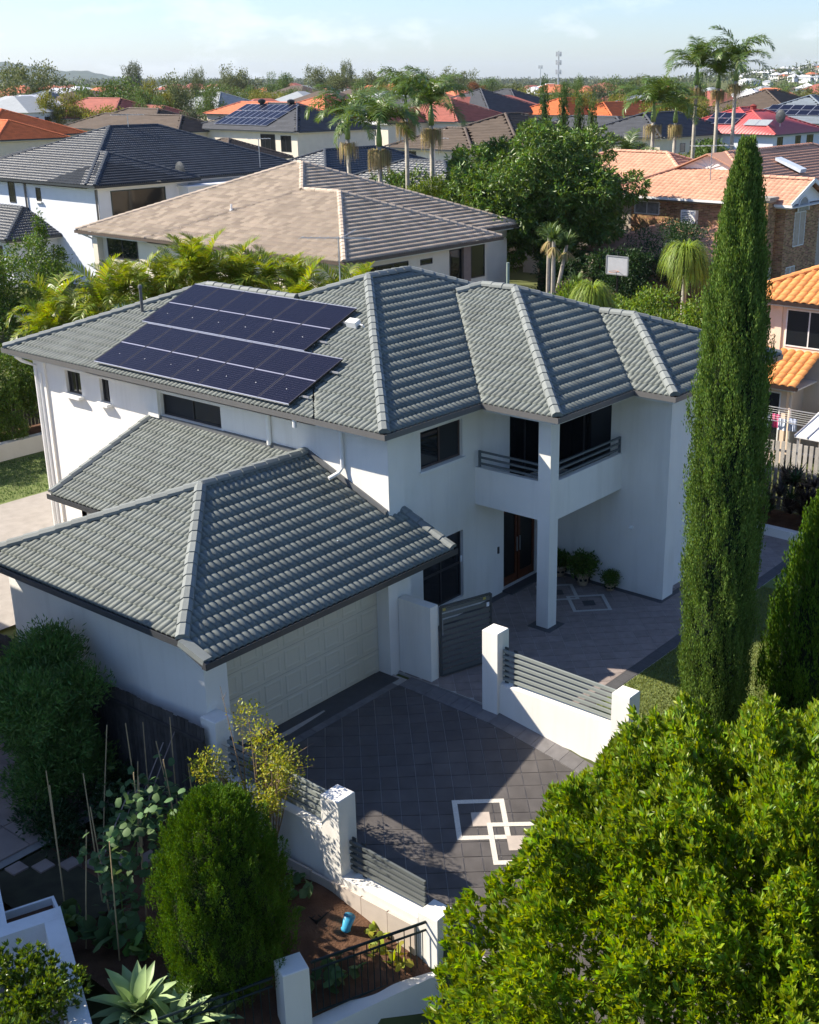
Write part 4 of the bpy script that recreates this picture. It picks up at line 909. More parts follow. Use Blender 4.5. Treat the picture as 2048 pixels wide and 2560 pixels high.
# --- slender cypresses
def cypress(label, base, H, R, nclump, per, L, prof=None, m=None, group=None, lean=(0, 0), name='cypress_tree'):
    t = thing(name, label, 'cypress', base, group); z = RNG.random(nclump) ** 1.05; ang = RNG.uniform(0, 6.283, nclump)
    pr = np.interp(z, *(prof or ([0, .04, .15, .5, .8, .93, 1], [.72, .95, 1, .97, .72, .45, .06])))
    lump = .86 + .09 * np.sin(ang * 7 + z * 22) + .06 * np.sin(ang * 3 - z * 41) + .05 * np.sin(ang * 2 + z * 9); rad = R * pr * lump * RNG.uniform(.74, 1.12, nclump)
    P = np.stack([np.cos(ang) * rad + lean[0] * z, np.sin(ang) * rad + lean[1] * z, z * H], 1)
    C = np.repeat(P, per, 0); out = np.repeat(np.stack([np.cos(ang), np.sin(ang), np.zeros(nclump)], 1), per, 0); k = len(C); tl = RNG.random(k)
    C2 = C + np.array([0, 0, 1]) * (tl * max(L * 7, .5))[:, None] + RNG.normal(size=(k, 3)) * (max(L * .62, .05) * (1.15 - tl))[:, None] + out * (tl * max(L * .8, .07))[:, None]
    D = unit(np.array([0, 0, 2.0]) + out * .4 + RNG.normal(size=(k, 3)) * .28); V, F = leaves_np(C2, D, L * RNG.uniform(.7, 1.3, k), L * .34)
    mesh_np('crown', V, F, m or LF_CYP, t)
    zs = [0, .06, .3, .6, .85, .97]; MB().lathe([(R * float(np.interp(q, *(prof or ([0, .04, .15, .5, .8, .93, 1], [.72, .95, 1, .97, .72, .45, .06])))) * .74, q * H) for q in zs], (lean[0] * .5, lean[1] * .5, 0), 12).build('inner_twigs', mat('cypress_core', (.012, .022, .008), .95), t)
    MB().tube([(0, 0, -.2), (0, 0, H * .5)], [R * .14, R * .05], 8).build('trunk', BARK, t); return t
cypress('very tall narrow cypress on the lawn in front of the house corner', (2.25, -6.95, -.05), 11.3, .70, 4600, 50, .060, ([0, .03, .12, .45, .62, .72, .80, .88, .95, 1], [.92, 1.0, 1.0, 1.0, .97, .90, .74, .55, .32, .05]), LF_CYPL, lean=(-.05, .05))
cypress('dark conical conifer at the picture edge beside the tall cypress', (4.15, -8.55, -.05), 5.6, 1.45, 3200, 24, .085, ([0, .1, .35, .7, 1], [.95, 1, .8, .45, .05]), LF_THUJA, name='conifer_tree')
# --- shaded shrub beside the garage
lob = [(random.uniform(-.75, .75), random.uniform(-.75, .75), random.uniform(.7, 3.3), random.uniform(.4, .65), random.uniform(.45, .75), random.uniform(.4, .6)) for i in range(26)]
tree('bottlebrush_tree', 'feathery dark green shrub in shade against the garage wall', 'shrub', (-6.9, 3.1, -1.1), lob, 5200, 13, .15, .12, .026, LF_SHADE, .07, up=.55, shell=.3)
lob = [(random.uniform(-1.0, 1.0), random.uniform(-.6, .6), random.uniform(.2, .6), .4, .4, .3) for i in range(9)]
tree('ground_shrub', 'low dark bush beside the path under the bottlebrush', 'shrub', (-6.9, 1.6, -1.1), lob, 500, 10, .12, .1, .04, LF_DARK, .03, trunk=False)
# --- yellow-green shrub with twigs
t = thing('leafy_shrub', 'yellow-green shrub with bare twigs beside the driveway fence', 'shrub', (-5.88, -2.3, -1.1))
tw = MB(); lob = []
for i in range(26):
    a = random.uniform(0, 6.283); r = random.uniform(.3, 1.0); e = Vector((math.cos(a) * r * .8, math.sin(a) * r * 1.0 + .3, random.uniform(1.4, 2.75)))
    if i < 6: e.z += random.uniform(.4, .9)
    mid = e * .55 + Vector((random.uniform(-.15, .15), random.uniform(-.15, .15), .1)); tw.tube([(random.uniform(-.1, .1), random.uniform(-.1, .1), -.05), mid, e], [.018, .012, .004], 5)
    for k in range(5): s_ = mid.lerp(e, random.random()); tw.tube([s_, s_ + Vector((random.uniform(-.25, .25), random.uniform(-.25, .25), random.uniform(.02, .35)))], [.005, .002], 4)
    if i > 3: lob.append((e.x, e.y, e.z - .15, .30, .30, .26))
tw.build('branches', mat('twig', (.23, .16, .10), .9, .2, 12), t); crown_mesh('crown', lob, 800, 7, .12, .06, .034, LF_YG, parent=t, shell=.2, jit=1.4)
tw2 = MB()
for i in range(9):
    a = random.uniform(-.6, 1.0); p = Vector((.1, .2, 1.6)); e = p + Vector((math.cos(a) * random.uniform(.6, 1.3), math.sin(a) * 1.0, random.uniform(-.1, .8))); tw2.tube([p, p.lerp(e, .6) + Vector((0, 0, .15)), e], [.01, .006, .003], 4)
tw2.build('bare_twigs', MATS['twig'], t)
# --- bamboo stakes with squash vines
SP = [(-9.2, -1.3), (-9.1, -2.1), (-8.6, .2), (-8.35, -.6), (-8.1, -1.5), (-7.7, -.9), (-7.3, -.2), (-7.0, -1.2), (-6.8, .3), (-6.5, -.5), (-6.3, .7), (-6.25, -.1), (-8.9, -.3), (-8.6, -1.2), (-7.5, .6), (-6.7, -1.3)]
for i, (x, y) in enumerate(SP):
    h = random.uniform(2.1, 2.9); dx, dy = random.uniform(-.35, .35), random.uniform(-.35, .35)
    o = MB().tube([(0, 0, -.1), (dx * .5, dy * .5, h * .5), (dx, dy, h)], [.013, .012, .009], 6).build('bamboo_stake', CANE); o.location = (x, y, -1.08)
    tag(o, 'thin upright bamboo garden stake in the shaded vegetable patch', 'stake', 'upright bamboo stakes')
for i in range(9):
    k = i / 8; a = Vector((-8.6 + 1.9 * k, -.9 + .9 * k, .1 - .15 * (i % 2))); d = Vector((1.25, .55, .95 if i % 2 else -.75)) * random.uniform(.7, 1)
    tag(MB().tube([a, a + d * .5 + Vector((0, 0, .03)), a + d], .011, 6).build('lattice_stake', mat('cane_grey', (.28, .22, .20), .8, .2, 9)), 'slanting crossed lattice cane tied between the bamboo stakes', 'stake', 'crossed lattice canes')
def broadleaf(n, P, R, m, parent, name='leaves', up=.8):
    """rounded lobed leaves as 6-sided fans"""
    N = unit(rnd_dirs(n) * .7 + np.array([0, 0, up])); T = unit(np.cross(N, rnd_dirs(n))); B = np.cross(N, T); k = 7; V = np.zeros((n, k + 1, 3)); V[:, 0] = P
    for j in range(k):
        a = 2 * math.pi * j / k; r = R * RNG.uniform(.6, 1.15, n); V[:, j + 1] = P + (T * math.cos(a) + B * math.sin(a)) * r[:, None] - N * (r * .25)[:, None]
    b = np.arange(n)[:, None] * (k + 1); F = np.concatenate([b + np.array([[0, j + 1, (j + 1) % k + 1]]) for j in range(k)], 1).reshape(-1, 3)
    return mesh_np(name, V.reshape(-1, 3), F, m, parent)
def vine(label, base, pts, n, R, spread=.22):
    t = thing('squash_vine', label, 'vine', base); P = np.array([pts[i % len(pts)] for i in range(n)]) + RNG.normal(size=(n, 3)) * spread
    broadleaf(n, P, R, LF_VINE, t); mb = MB(); mb.tube([(0, 0, -.05)] + [tuple(p) for p in pts], .012, 5); mb.build('stem', LF_SHADE, t); return t
vine('sunlit grey-green squash vine climbing the bamboo stakes', (-8.7, -1.75, -1.08), [(0, 0, .8), (-.05, -.05, 1.3), (.0, .0, 1.7), (-.15, -.1, 1.9), (.2, .05, 2.0), (.5, .1, 2.1), (.85, .1, 2.25), (.05, -.1, 1.5)], 300, .08)
vine('darker squash vine trailing behind the conifer on the fence side', (-7.0, -.7, -1.08), [(0, 0, .6), (.2, -.2, 1.0), (-.3, .1, 1.5), (.4, -.3, 1.6), (-.6, .3, 1.2), (.0, .5, 1.4)], 240, .085, .3)
def veg(label, x, y, n, R, h, z=None, m=None, grp=None):
    t = thing('vegetable_plant', label, 'vegetable plant', (x, y, soil_z(x, y)), grp); P = RNG.normal(size=(n, 3)) * np.array([R * 1.3, R * 1.3, h * .3]) + np.array([0, 0, h])
    broadleaf(n, P, R, m or LF_VINE, t, up=.6); mb = MB()
    for i in range(min(n, 8)): mb.tube([(0, 0, -.02), tuple(P[i] * .5 + np.array([0, 0, .02])), tuple(P[i])], .006, 4)
    mb.build('stems', LF_SHADE, t)
veg('leafy green vegetable plant beside the shaded edging panels', -5.95, -2.9, 9, .12, .22); veg('grey-green cabbage plant in the shaded soil', -6.25, -3.2, 11, .12, .22)
veg('bright lettuce seedling near the railing in the sun', -6.0, -5.0, 10, .09, .15, -1.18, LF_YG); veg('small pale seedling by the foot of the white low wall', -5.85, -4.75, 8, .07, .15, -1.15, LF_YG)
veg('big shaded leafy vegetable behind the railing', -6.9, -4.9, 26, .13, .25, -1.15); veg('shaded leafy vegetable beside the conifer behind the railing', -7.4, -4.6, 20, .12, .22, -1.15); veg('sunlit yellow-green vegetable close to the low end pillar', -5.95, -5.45, 12, .10, .2, -1.2, LF_YG)
veg('blue-grey artichoke plant in the shade between courtyard wall and conifer', -8.95, -1.6, 34, .16, .35, -1.08, LF_VINE); veg('dark leafy plant behind the courtyard wall corner', -9.1, -.75, 18, .13, .25, -1.08, LF_SHADE)
veg('grey-green plant beside the planter box', -9.35, -.5, 16, .09, .2, -1.0, LF_VINE); veg('shaded leafy plant near the agaves beside the wall', -8.9, -2.35, 22, .14, .3, -1.08, LF_SHADE)
# --- agaves
def agave(label, loc, n, L, grp='agaves'):
    t = thing('agave', label, 'agave', loc, grp)
    for i in range(n):
        a = i * 2.4 + random.uniform(-.2, .2); tilt = .25 + 1.0 * (i / n) ** .8; l = L * random.uniform(.85, 1.1); wd = l * .33
        mb = MB(); prev = None
        for k in range(6):
            s = k / 5; r = l * s; ang = tilt * (.65 + .5 * s); p = Vector((math.sin(ang) * r, 0, math.cos(ang) * r * .95)); w = wd * (.55 + .9 * s) * (1 - s ** 2.2) + .004; c = w * .3
            row = [(p.x - c * .6, -w * .5, p.z + c * .55), (p.x, 0, p.z), (p.x - c * .6, w * .5, p.z + c * .55)]; i0 = len(mb.v); mb.v += row
            if prev is not None: mb.f += [(prev, prev + 1, i0 + 1, i0), (prev + 1, prev + 2, i0 + 2, i0 + 1)]
            prev = i0
        o = mb.build('leaf', LF_AGAVE, t, smooth=True); o.rotation_euler.z = a; o.location.z = .05
agave('large pale agave rosette against the sunlit wall end', (-9.75, -3.5, -1.0), 24, .9); agave('agave rosette beside the conifer foot', (-9.1, -3.75, -1.1), 18, .66); agave('agave rosette at the bottom edge behind the railing', (-9.5, -4.1, -1.2), 22, .85); agave('small agave between the two bigger ones by the railing', (-8.9, -4.3, -1.3), 16, .62)
lob = [(random.uniform(-.7, .7), random.uniform(-.7, .7), random.uniform(.8, 1.35), .4, .4, .35) for i in range(14)]
t = thing('round_bush', 'glossy round sunlit bush at the lower picture corner', 'bush', (-11.35, -2.95, -1.06)); rosette_mesh('crown', lob, 1500, 9, .095, .036, leafmat('leaf_bush', (.11, .17, .02), .4, .03, .35, .3, .45), parent=t, up=.8, shell=.4)
MB().tube([(0, 0, -.05), (0, 0, .6)], .05, 6).build('trunk', BARK, t)
# --- potted plants in the porch
def potted(label, x, y, r, h, n, lr, pr=.17):
    t = thing('potted_plant', label, 'potted plant', (x, y, .006), 'porch pots')
    pot = MB().lathe([(pr * .62, 0), (pr * .72, .03), (pr * .95, h * .55), (pr * 1.02, h * .85), (pr * 1.12, h * .88), (pr * 1.12, h), (pr * .95, h), (pr * .9, h - .05)], (0, 0, 0), 18).build('pot', mat('glazed_pot', (.42, .32, .22), .5, .3, 9), t, smooth=True)
    bd = MB()
    for k in range(9): a = k * .698; bd.box(-.02, .02, -.02, .02, h * .45, h * .62); bd.v[-8:] = [(math.cos(a) * pr * .93 + vx * 1.4, math.sin(a) * pr * .93 + vy * 1.4, vz) for vx, vy, vz in bd.v[-8:]]
    bd.build('band', BLACK, pot)
    crown_mesh('foliage', [(0, 0, h + r * .6, r, r, r * .75)], n, 7, .1, lr, lr * .4, LF_HEDGE, parent=t, shell=.2)
potted('potted plant on the porch half hidden behind the column', 6.85, .05, .27, .30, 150, .10); potted('largest porch plant in a banded pot beside the wall', 6.7, -.78, .36, .36, 220, .11, .19); potted('small potted shrub on the porch nearest the wall corner', 6.83, -1.56, .24, .2, 200, .06, .13)
# ------------------------------------------------------------------ palms
def frond_mesh(name, L, m, droop=1.0, pairs=26, ll=.55, lw=.05, up0=1.0, vee=.5, stem=None):
    """arching feather frond from the origin along +x"""
    V, F = [], []; pts = []; p = np.array([0., 0, 0]); a = up0; n = pairs + 6
    for i in range(n + 1):
        pts.append(p.copy()); p = p + np.array([math.cos(a), 0, math.sin(a)]) * L / n; a -= droop * (1.9 / n) * (.5 + i / n)
    pts = np.array(pts)
    for i in range(n):
        w = .022 * L * (1 - i / n) * .5 + .004; b = len(V); V += [pts[i] + (0, -w, 0), pts[i] + (0, w, 0), pts[i + 1] + (0, w, 0), pts[i + 1] + (0, -w, 0)]; F += [(b, b + 1, b + 2), (b, b + 2, b + 3)]
    for i in range(5, n):
        t = (i - 5) / (n - 5); l = ll * (math.sin(math.pi * (.12 + .86 * t)) ** .6) * random.uniform(.85, 1.1); tg = pts[min(i + 1, n)] - pts[i - 1]; tg = tg / np.linalg.norm(tg); nm = np.array([-tg[2], 0, tg[0]])
        for s in (-1, 1):
            d = tg * (.35 + .5 * t) + np.array([0, s, 0]) * (1 - .35 * t) + nm * (vee - .75 * random.random() * droop * .8); d = d / np.linalg.norm(d); d2 = d + np.array([0, 0, -.55 * droop]); d2 = d2 / np.linalg.norm(d2)
            sd = tg * lw * .5; b = len(V); q1 = pts[i] + d * l * .5; q2 = q1 + d2 * l * .5
            V += [pts[i] - sd * .6, pts[i] + sd * .6, q1 + sd, q1 - sd, q2]; F += [(b, b + 1, b + 2), (b, b + 2, b + 3), (b + 3, b + 2, b + 4)]
    return mesh_np(name, np.array(V), np.array(F), m, link=False)
FR = [frond_mesh('frond', 2.6, LF_PALM, d, 40, .75, .062, u, .45) for d, u in ((.95, 1.15), (1.25, .8), (.8, .55), (1.35, 1.3))]
FRD = frond_mesh('dead_frond', 1.6, STRAW, 1.5, 22, .5, .05, .1, .0)
def palm(label, top, ground, nf=12, r=.13, sk=1.0, straw=0, strawz=.0, group='tall palms above the rooftops', name='palm_tree', fr=None):
    x, y, z = top; h = z - ground; t = thing(name, label, 'palm tree', (x, y, ground), group)
    MB().tube([(0, 0, 0), (.05, .03, h * .5), (0, 0, h - .9 * sk)], [r * 1.25, r, r * .85], 10).build('trunk', PALMBARK, t, smooth=True)
    MB().tube([(0, 0, h - .95 * sk), (0, 0, h - .6 * sk), (0, 0, h + .05)], [r * 1.2, r * 1.25, r * .5], 10).build('crownshaft', SHAFT, t, smooth=True)
    for i in range(nf):
        o = ob('frond', (fr or FR)[(i * 7 + int(x * 3)) % len(fr or FR)], t); o.location = (0, 0, h - .05); el_ = 1 - (i / nf); o.rotation_euler = (random.uniform(-.2, .2), -.75 * (el_ - .45) + random.uniform(-.1, .1), i * 2.4 + random.uniform(-.25, .25)); s_ = sk * random.uniform(.85, 1.1); o.scale = (s_, s_, s_)
    if straw:
        n = straw; a = RNG.uniform(0, 6.283, n); P = np.stack([np.cos(a) * .1, np.sin(a) * .1, np.full(n, h - 1.15 * sk)], 1); e = RNG.uniform(.3, .85, n) * sk
        D = unit(np.stack([np.cos(a), np.sin(a), RNG.uniform(-.6, .25, n)], 1)); Q = P + D * (e * .6)[:, None]; E_ = Q - np.array([0, 0, 1]) * (e * RNG.uniform(.6, 1.2, n))[:, None]
        w = np.stack([-np.sin(a), np.cos(a), np.zeros(n)], 1) * .012; V = np.stack([P - w, P + w, Q + w, Q - w, E_ + w * .6, E_ - w * .6], 1).reshape(-1, 3); b = np.arange(n)[:, None] * 6
        mesh_np('flower_skirt', V, np.concatenate([b + np.array([[0, 1, 2, 3]]), b + np.array([[3, 2, 4, 5]])], 1).reshape(-1, 4), STRAW, t)
    return t
for top, st, lab in (((35.0, 34.5, 10.4), 160, 'palm left of the centre group, pale drooping fronds over the beige roof'), ((31.8, 29.1, 10.3), 700, 'centre palm with the biggest straw-coloured flower skirt'), ((38.8, 33.3, 11.5), 380, 'palm with a round yellow flower skirt, third of the centre group'), ((35.2, 28.3, 11.3), 380, 'palm nearest the mango tree in the centre group, olive flower skirt')):
    palm(lab, top, .8, 16, .13, 1.15, st)
for top, st, lab, sk in (((61.2, 29.4, 10.9), 200, 'palm before the cream house wall, lowest of the tall right palms', 1.15), ((65.5, 30.0, 10.5), 380, 'palm with orange fruit clusters before the charcoal roof', .95), ((67.9, 29.7, 13.4), 200, 'tall palm with a pale arching crown against the sky', 1.2), ((70.5, 29.2, 12.9), 380, 'tall palm in the middle of the sky group with yellow flower skirt', .95), ((68.4, 26.7, 13.7), 250, 'tallest palm nearest the red metal roof, crown against the sky', 1.2)):
    palm(lab, top, .8, 16, .15, sk * 1.1, st)
palm('short palm in front of the cream house', (53.5, 26.7, 7.6), .8, 12, .11, .95, 0)
FC = [frond_mesh('frond', 1.9, LF_CANE, d, 24, .5, .06, u, .6) for d, u in ((.8, 1.25), (1.1, 1.0), (.6, 1.35), (1.3, .8))]
def cane_palm(label, x, y, z0, h, n, sk=1.0):
    t = thing('cane_palm', label, 'palm', (x, y, z0), 'golden cane palms behind the white house'); mb = MB()
    for k in range(5):
        a = k * 1.3; hx, hy = math.cos(a) * .4, math.sin(a) * .4; hh = h * random.uniform(.6, .95); mb.tube([(hx * .4, hy * .4, -.1), (hx, hy, hh * .6), (hx * 1.3, hy * 1.3, hh)], [.06, .05, .04], 6)
        for i in range(n):
            o = ob('frond', FC[(i * 3 + k) % 4], t); o.location = (hx * 1.3, hy * 1.3, hh - .1); o.rotation_euler = (random.uniform(-.2, .2), -.5 * (1 - i / n) + .15, i * 2.4 + k + random.uniform(-.3, .3)); s_ = sk * random.uniform(.75, 1.15); o.scale = (s_, s_, s_)
    mb.build('canes', SHAFT, t)
CP = [((6.9, 22.3), 5.0, 'golden cane palm nearest the sheds with orange-tinged fronds'), ((8.3, 21.2), 5.4, 'golden cane palm arching over the end hip of the white roof'), ((9.6, 20.6), 5.3, 'golden cane palm with one upright lime frond'), ((10.6, 19.9), 5.9, 'cane palm behind the vent pipe'), ((11.7, 19.3), 6.3, 'tall cane palm in the middle of the row, fronds over the beige gutter'), ((12.6, 18.3), 6.2, 'cane palm behind the top corner of the solar panels'), ((13.0, 16.9), 5.6, 'cane palm with dusty grey fronds before the beige wall'), ((12.6, 15.3), 5.0, 'low cane palm at the roof dip behind the solar panels'), ((13.0, 13.6), 5.0, 'cane palm nearest the antenna mast, last of the row')]
for (x, y), h, lab in CP: cane_palm(lab, x, y, .2, h, 9, 1.05)
# --- mango tree and the planting behind the house
lob = []
for i in range(84):
    d = Vector((random.gauss(0, 1), random.gauss(0, 1), random.gauss(0, .8) + .2)).normalized(); r = random.uniform(.45, 1); s_ = random.uniform(1.0, 1.5); lob.append((d.x * 4.6 * r, d.y * 5.3 * r, 5.7 + d.z * 3.5 * r, s_, s_, s_ * .75))
t = thing('mango_tree', 'large rounded dark green mango tree behind the house', 'tree', (36.0, 21.0, .8)); limbs((0, 0, 0), (0, 0, 8), .32, lob, 18, parent=t, m=BARK)
P, N = lobe_points(lob, 9500, .5); per = 12; C = np.repeat(P, per, 0); Nn = np.repeat(N, per, 0); k = len(C)
D = unit(Nn * .55 + rnd_dirs(k) * .8 + np.array([0, 0, -.35])); V, F = leaves_np(C + RNG.normal(size=(k, 3)) * .06, D, .29 * RNG.uniform(.7, 1.2, k), .085, .25); mesh_np('crown', V, F, LF_MANGO, t)
lob = [(random.uniform(-1.6, 1.6), random.uniform(-1.5, 1.5), random.uniform(3.6, 6.2), .8, .8, .6) for i in range(14)]
tree('feathery_tree', 'pale yellow-green feathery tree beside the mango', 'tree', (35.0, 27.4, .8), lob, 900, 12, .25, .22, .05, LF_PONY, .12, up=.8)
lob = [(random.uniform(-2.2, 2.2), random.uniform(-2.6, 2.6), random.uniform(1.0, 3.6), .9, .9, .7) for i in range(26)]
tree('shrub', 'dark tangled shrub under the mango tree', 'shrub', (33.5, 16.5, .8), lob, 2000, 10, .25, .18, .06, LF_DARK, .1)
lob = [(random.uniform(-1.6, 1.6), random.uniform(-1.6, 1.6), random.uniform(.8, 2.6), .8, .8, .6) for i in range(16)]
tree('rose_bush', 'reddish-green straggly bush beside the beige house corner', 'shrub', (28.5, 14.4, .8), lob, 1500, 9, .2, .11, .05, leafmat('leaf_rose', (.10, .085, .04), .5, .05, .5, .25), .05)
lob = [(random.uniform(-1.2, 1.2), random.uniform(-3.4, 2.6), random.uniform(1.4, 4.5), .75, .75, .6) for i in range(44)]
tree('hedge', 'mixed green hedge behind the roof between the weeping palms', 'hedge', (20.8, 6.4, .4), lob, 4200, 10, .2, .14, .06, leafmat('leaf_hedge_bright', (.13, .20, .03), .45, .03, .5, .3, .3), .08)
lob = [(random.uniform(-.9, .9), random.uniform(-1.8, 1.2), random.uniform(1.2, 2.6), .7, .7, .55) for i in range(16)]
tree('hedge', 'sunlit yellow-green shrub beside the tall cypress behind the fence', 'hedge', (24.6, 4.6, .5), lob, 1300, 10, .2, .12, .06, LF_YG, .06)
lob = [(random.uniform(-1.6, 1.6), random.uniform(-1.6, 1.6), random.uniform(2.4, 5.2), .8, .8, .6) for i in range(16)]
tree('shrub', 'dark bare-stemmed shrub leaning to the terracotta wall', 'shrub', (35.6, 13.6, .6), lob, 1100, 9, .2, .13, .05, LF_DARK, .08)
def spray(n, L, w, m, parent, c, up=.2, droop=.8, name='leaves', segs=4, dr=None):
    a = RNG.uniform(0, 6.283, n); e = RNG.uniform(-.1, 1.2, n); d = np.stack([np.cos(a) * np.cos(e), np.sin(a) * np.cos(e), np.sin(e) + up], 1); d = unit(d); P = np.repeat(np.array([c]), n, 0).astype(float); side = unit(np.cross(d, np.array([0, 0, 1.0]))) * w / 2
    l = L * RNG.uniform(.75, 1.1, n); rows = []
    for s in range(segs + 1):
        f = 1 - (s / segs) ** 2 * .9; rows += [P - side * f, P + side * f]; P = P + d * (l / segs)[:, None]; d = unit(d - np.array([0, 0, droop / segs * (1 + s)]))
    V = np.stack(rows, 1).reshape(-1, 3); k = 2 * (segs + 1); b = np.arange(n)[:, None] * k; F = np.concatenate([b + np.array([[2 * s, 2 * s + 1, 2 * s + 3, 2 * s + 2]]) for s in range(segs)], 1).reshape(-1, 4)
    return mesh_np(name, V, F, m, parent)
for (x, y, z), h, lab, L in (((23.4, 5.7, .5), 5.6, 'tall weeping ponytail palm like a green fountain', 1.6), ((17.3, 6.0, .4), 5.0, 'broader weeping ponytail palm beside the roof ridge', 1.35)):
    t = thing('ponytail_palm', lab, 'palm', (x, y, z)); MB().tube([(0, 0, 0), (0, 0, .5), (0, 0, h)], [.3, .16, .08], 10).build('trunk', PALMBARK, t)
    spray(700, L, .035, LF_PONY, t, (0, 0, h), .5, 1.4, segs=7); spray(420, L * .9, .035, LF_PONY, t, (.1, -.3, h - .45), .2, 1.5, segs=7)
for (x, y), hs, lab in (((29.6, 16.4), (4.9, 4.4), 'spiky twin-headed yucca in front of the mango tree'), ((27.4, 14.6), (5.0,), 'spiky yucca head nearest the mango trunk shadow'), ((27.2, 13.2), (3.1, 2.2), 'lower spiky yucca with a skirt of dry leaves')):
    t = thing('yucca_tree', lab, 'yucca', (x, y, .8), 'spiky yuccas under the mango')
    for i, h in enumerate(hs):
        ox = i * .7; MB().tube([(0, 0, 0), (ox * .6, -ox * .5, h * .6), (ox, -ox * .8, h)], [.12, .1, .08], 8).build('trunk', PALMBARK, t); spray(130, .75, .07, LF_YUCCA, t, (ox, -ox * .8, h), .25, .35); spray(50, .7, .05, STRAW, t, (ox, -ox * .8, h - .25), -1.2, .5, name='dry_leaves')
t = thing('basketball_backboard', 'grey basketball backboard on a pole among the shrubs', 'backboard', (30.2, 12.9, 1.5)); MB().tube([(0, 0, -1), (0, 0, 3.6)], .05, 8).build('pole', BLACK, t)
MB().hexa([(-.08, .55, 2.6), (-.08, -.55, 2.6), (-.04, -.55, 2.6), (-.04, .55, 2.6)], [(-.08, .55, 3.4), (-.08, -.55, 3.4), (-.04, -.55, 3.4), (-.04, .55, 3.4)]).build('board', mat('board_grey', (.40, .41, .43), .4, .06), t)
MB().box(-.1, -.03, -.58, .58, 2.56, 2.61).box(-.1, -.03, -.58, .58, 3.39, 3.44).box(-.1, -.03, .55, .6, 2.61, 3.39).box(-.1, -.03, -.6, -.55, 2.61, 3.39).build('board_frame', STEEL, t)
MB().tube([(-.1 - .23 * (1 - math.cos(a)), .23 * math.sin(a), 2.75) for a in np.linspace(0, 6.283, 17)], .01, 5).build('hoop', mat('hoop_orange', (.5, .15, .04), .5), t)
# slim cypresses beyond the brown roof
for (x, y, z), lab in (((53.7, 33.7, 11.9), 'first slim cypress beyond the mango, left end of the row of four'), ((52.8, 31.5, 11.5), 'second slim cypress in the row of four'), ((51.7, 29.5, 11.1), 'third slim cypress, widest in the row of four'), ((50.5, 27.7, 10.9), 'fourth slim cypress, nearest the cream house')):
    cypress(lab, (x, y, .8), z - .8, .42, 420, 12, .14, group='row of four slim cypresses')
# hedges on the far side of the beige house
lob = [(random.uniform(-1.6, 2.2), random.uniform(-2.6, 5.5), random.uniform(1.0, 4.4), 1.0, 1.0, .8) for i in range(46)]
tree('hedge', 'tall dark leafy hedge between the navy-roofed house and the sheds', 'hedge', (12.6, 36.5, .6), lob, 3600, 10, .25, .16, .07, LF_HEDGE, .1)
lob = [(random.uniform(-.5, .5), random.uniform(-.5, .5), z, 1.1 - .18 * z, 1.1 - .18 * z, .6) for z in np.linspace(.8, 5.2, 9)]
tree('shrub', 'sunlit conical shrub at the corner of the beige house', 'shrub', (16.4, 37.6, .6), lob, 1300, 10, .2, .13, .06, LF_HEDGE, .1)
lob = [(random.uniform(-6, 4.2), random.uniform(-.5, .5), random.uniform(.9, 3.0), .6, .6, .5) for i in range(70)]
tree('hedge', 'clipped sunlit hedge behind the back lawn wall', 'hedge', (2.0, 22.95, .4), lob, 5200, 9, .16, .10, .06, LF_HEDGE, .06)
tree('round_bush', 'small round bush in front of the clipped hedge', 'bush', (4.3, 22.0, .4), [(0, 0, .5, .62, .62, .52)], 500, 9, .1, .07, .035, LF_HEDGE, .04)
# dark cordyline hedge by the side path
t = thing('cordyline_hedge', 'dark purple-brown cordyline hedge in front of the pale fence', 'hedge', (14.1, -3.2, .18))
for i in range(150): spray(26, .55, .06, LF_CORDY if i % 4 else LF_DARK, t, (random.uniform(-.55, .4), random.uniform(-4.8, 3.2), random.uniform(.2, 1.35)), .3, .4)
# sheds at the far left
t = thing('garden_shed', 'grey steel garden shed with an open dark doorway', 'shed', (13.0, 31.5, .3)); MB().box(-1.0, 1.2, -.02, .02, 0, 2.2).box(1.18, 1.22, 0, 1.8, 0, 2.2).box(-1.0, 1.2, 1.78, 1.82, 0, 2.2).build('shed_wall', mat('shed_grey', (.42, .44, .45), .5, .08, 3), t)
sh = MB().box(-1.15, 1.35, -.15, 1.95, 2.2, 2.26).build('shed_roof', mat('shed_roof_dirty', (.13, .14, .14), .7, .3, 2), t); MB().box(-1.03, -1.01, 0, 1.8, .0, 2.1).build('doorway', BLACK, t)  # black sheet across the open side stands in for the shade inside
for i in range(9): MB().box(-.95 + i * .24, -.91 + i * .24, -.035, -.02, .02, 2.18).build('wall_rib', MATS['shed_grey'], t)
t = thing('garden_shed', 'dark shed with a green metal roof behind the cane palms', 'shed', (16.0, 30.6, .3)); MB().box(-1.6, 1.4, -1.5, 1.3, 0, 1.9).build('shed_wall', TIMBERD, t)
MB().hexa([(-1.8, -1.7, 1.9), (1.6, -1.7, 1.9), (1.6, 1.5, 2.3), (-1.8, 1.5, 2.3)], [(-1.8, -1.7, 1.96), (1.6, -1.7, 1.96), (1.6, 1.5, 2.36), (-1.8, 1.5, 2.36)]).build('shed_roof', mat('roof_teal', (.03, .10, .10), .5, .2, 2), t)
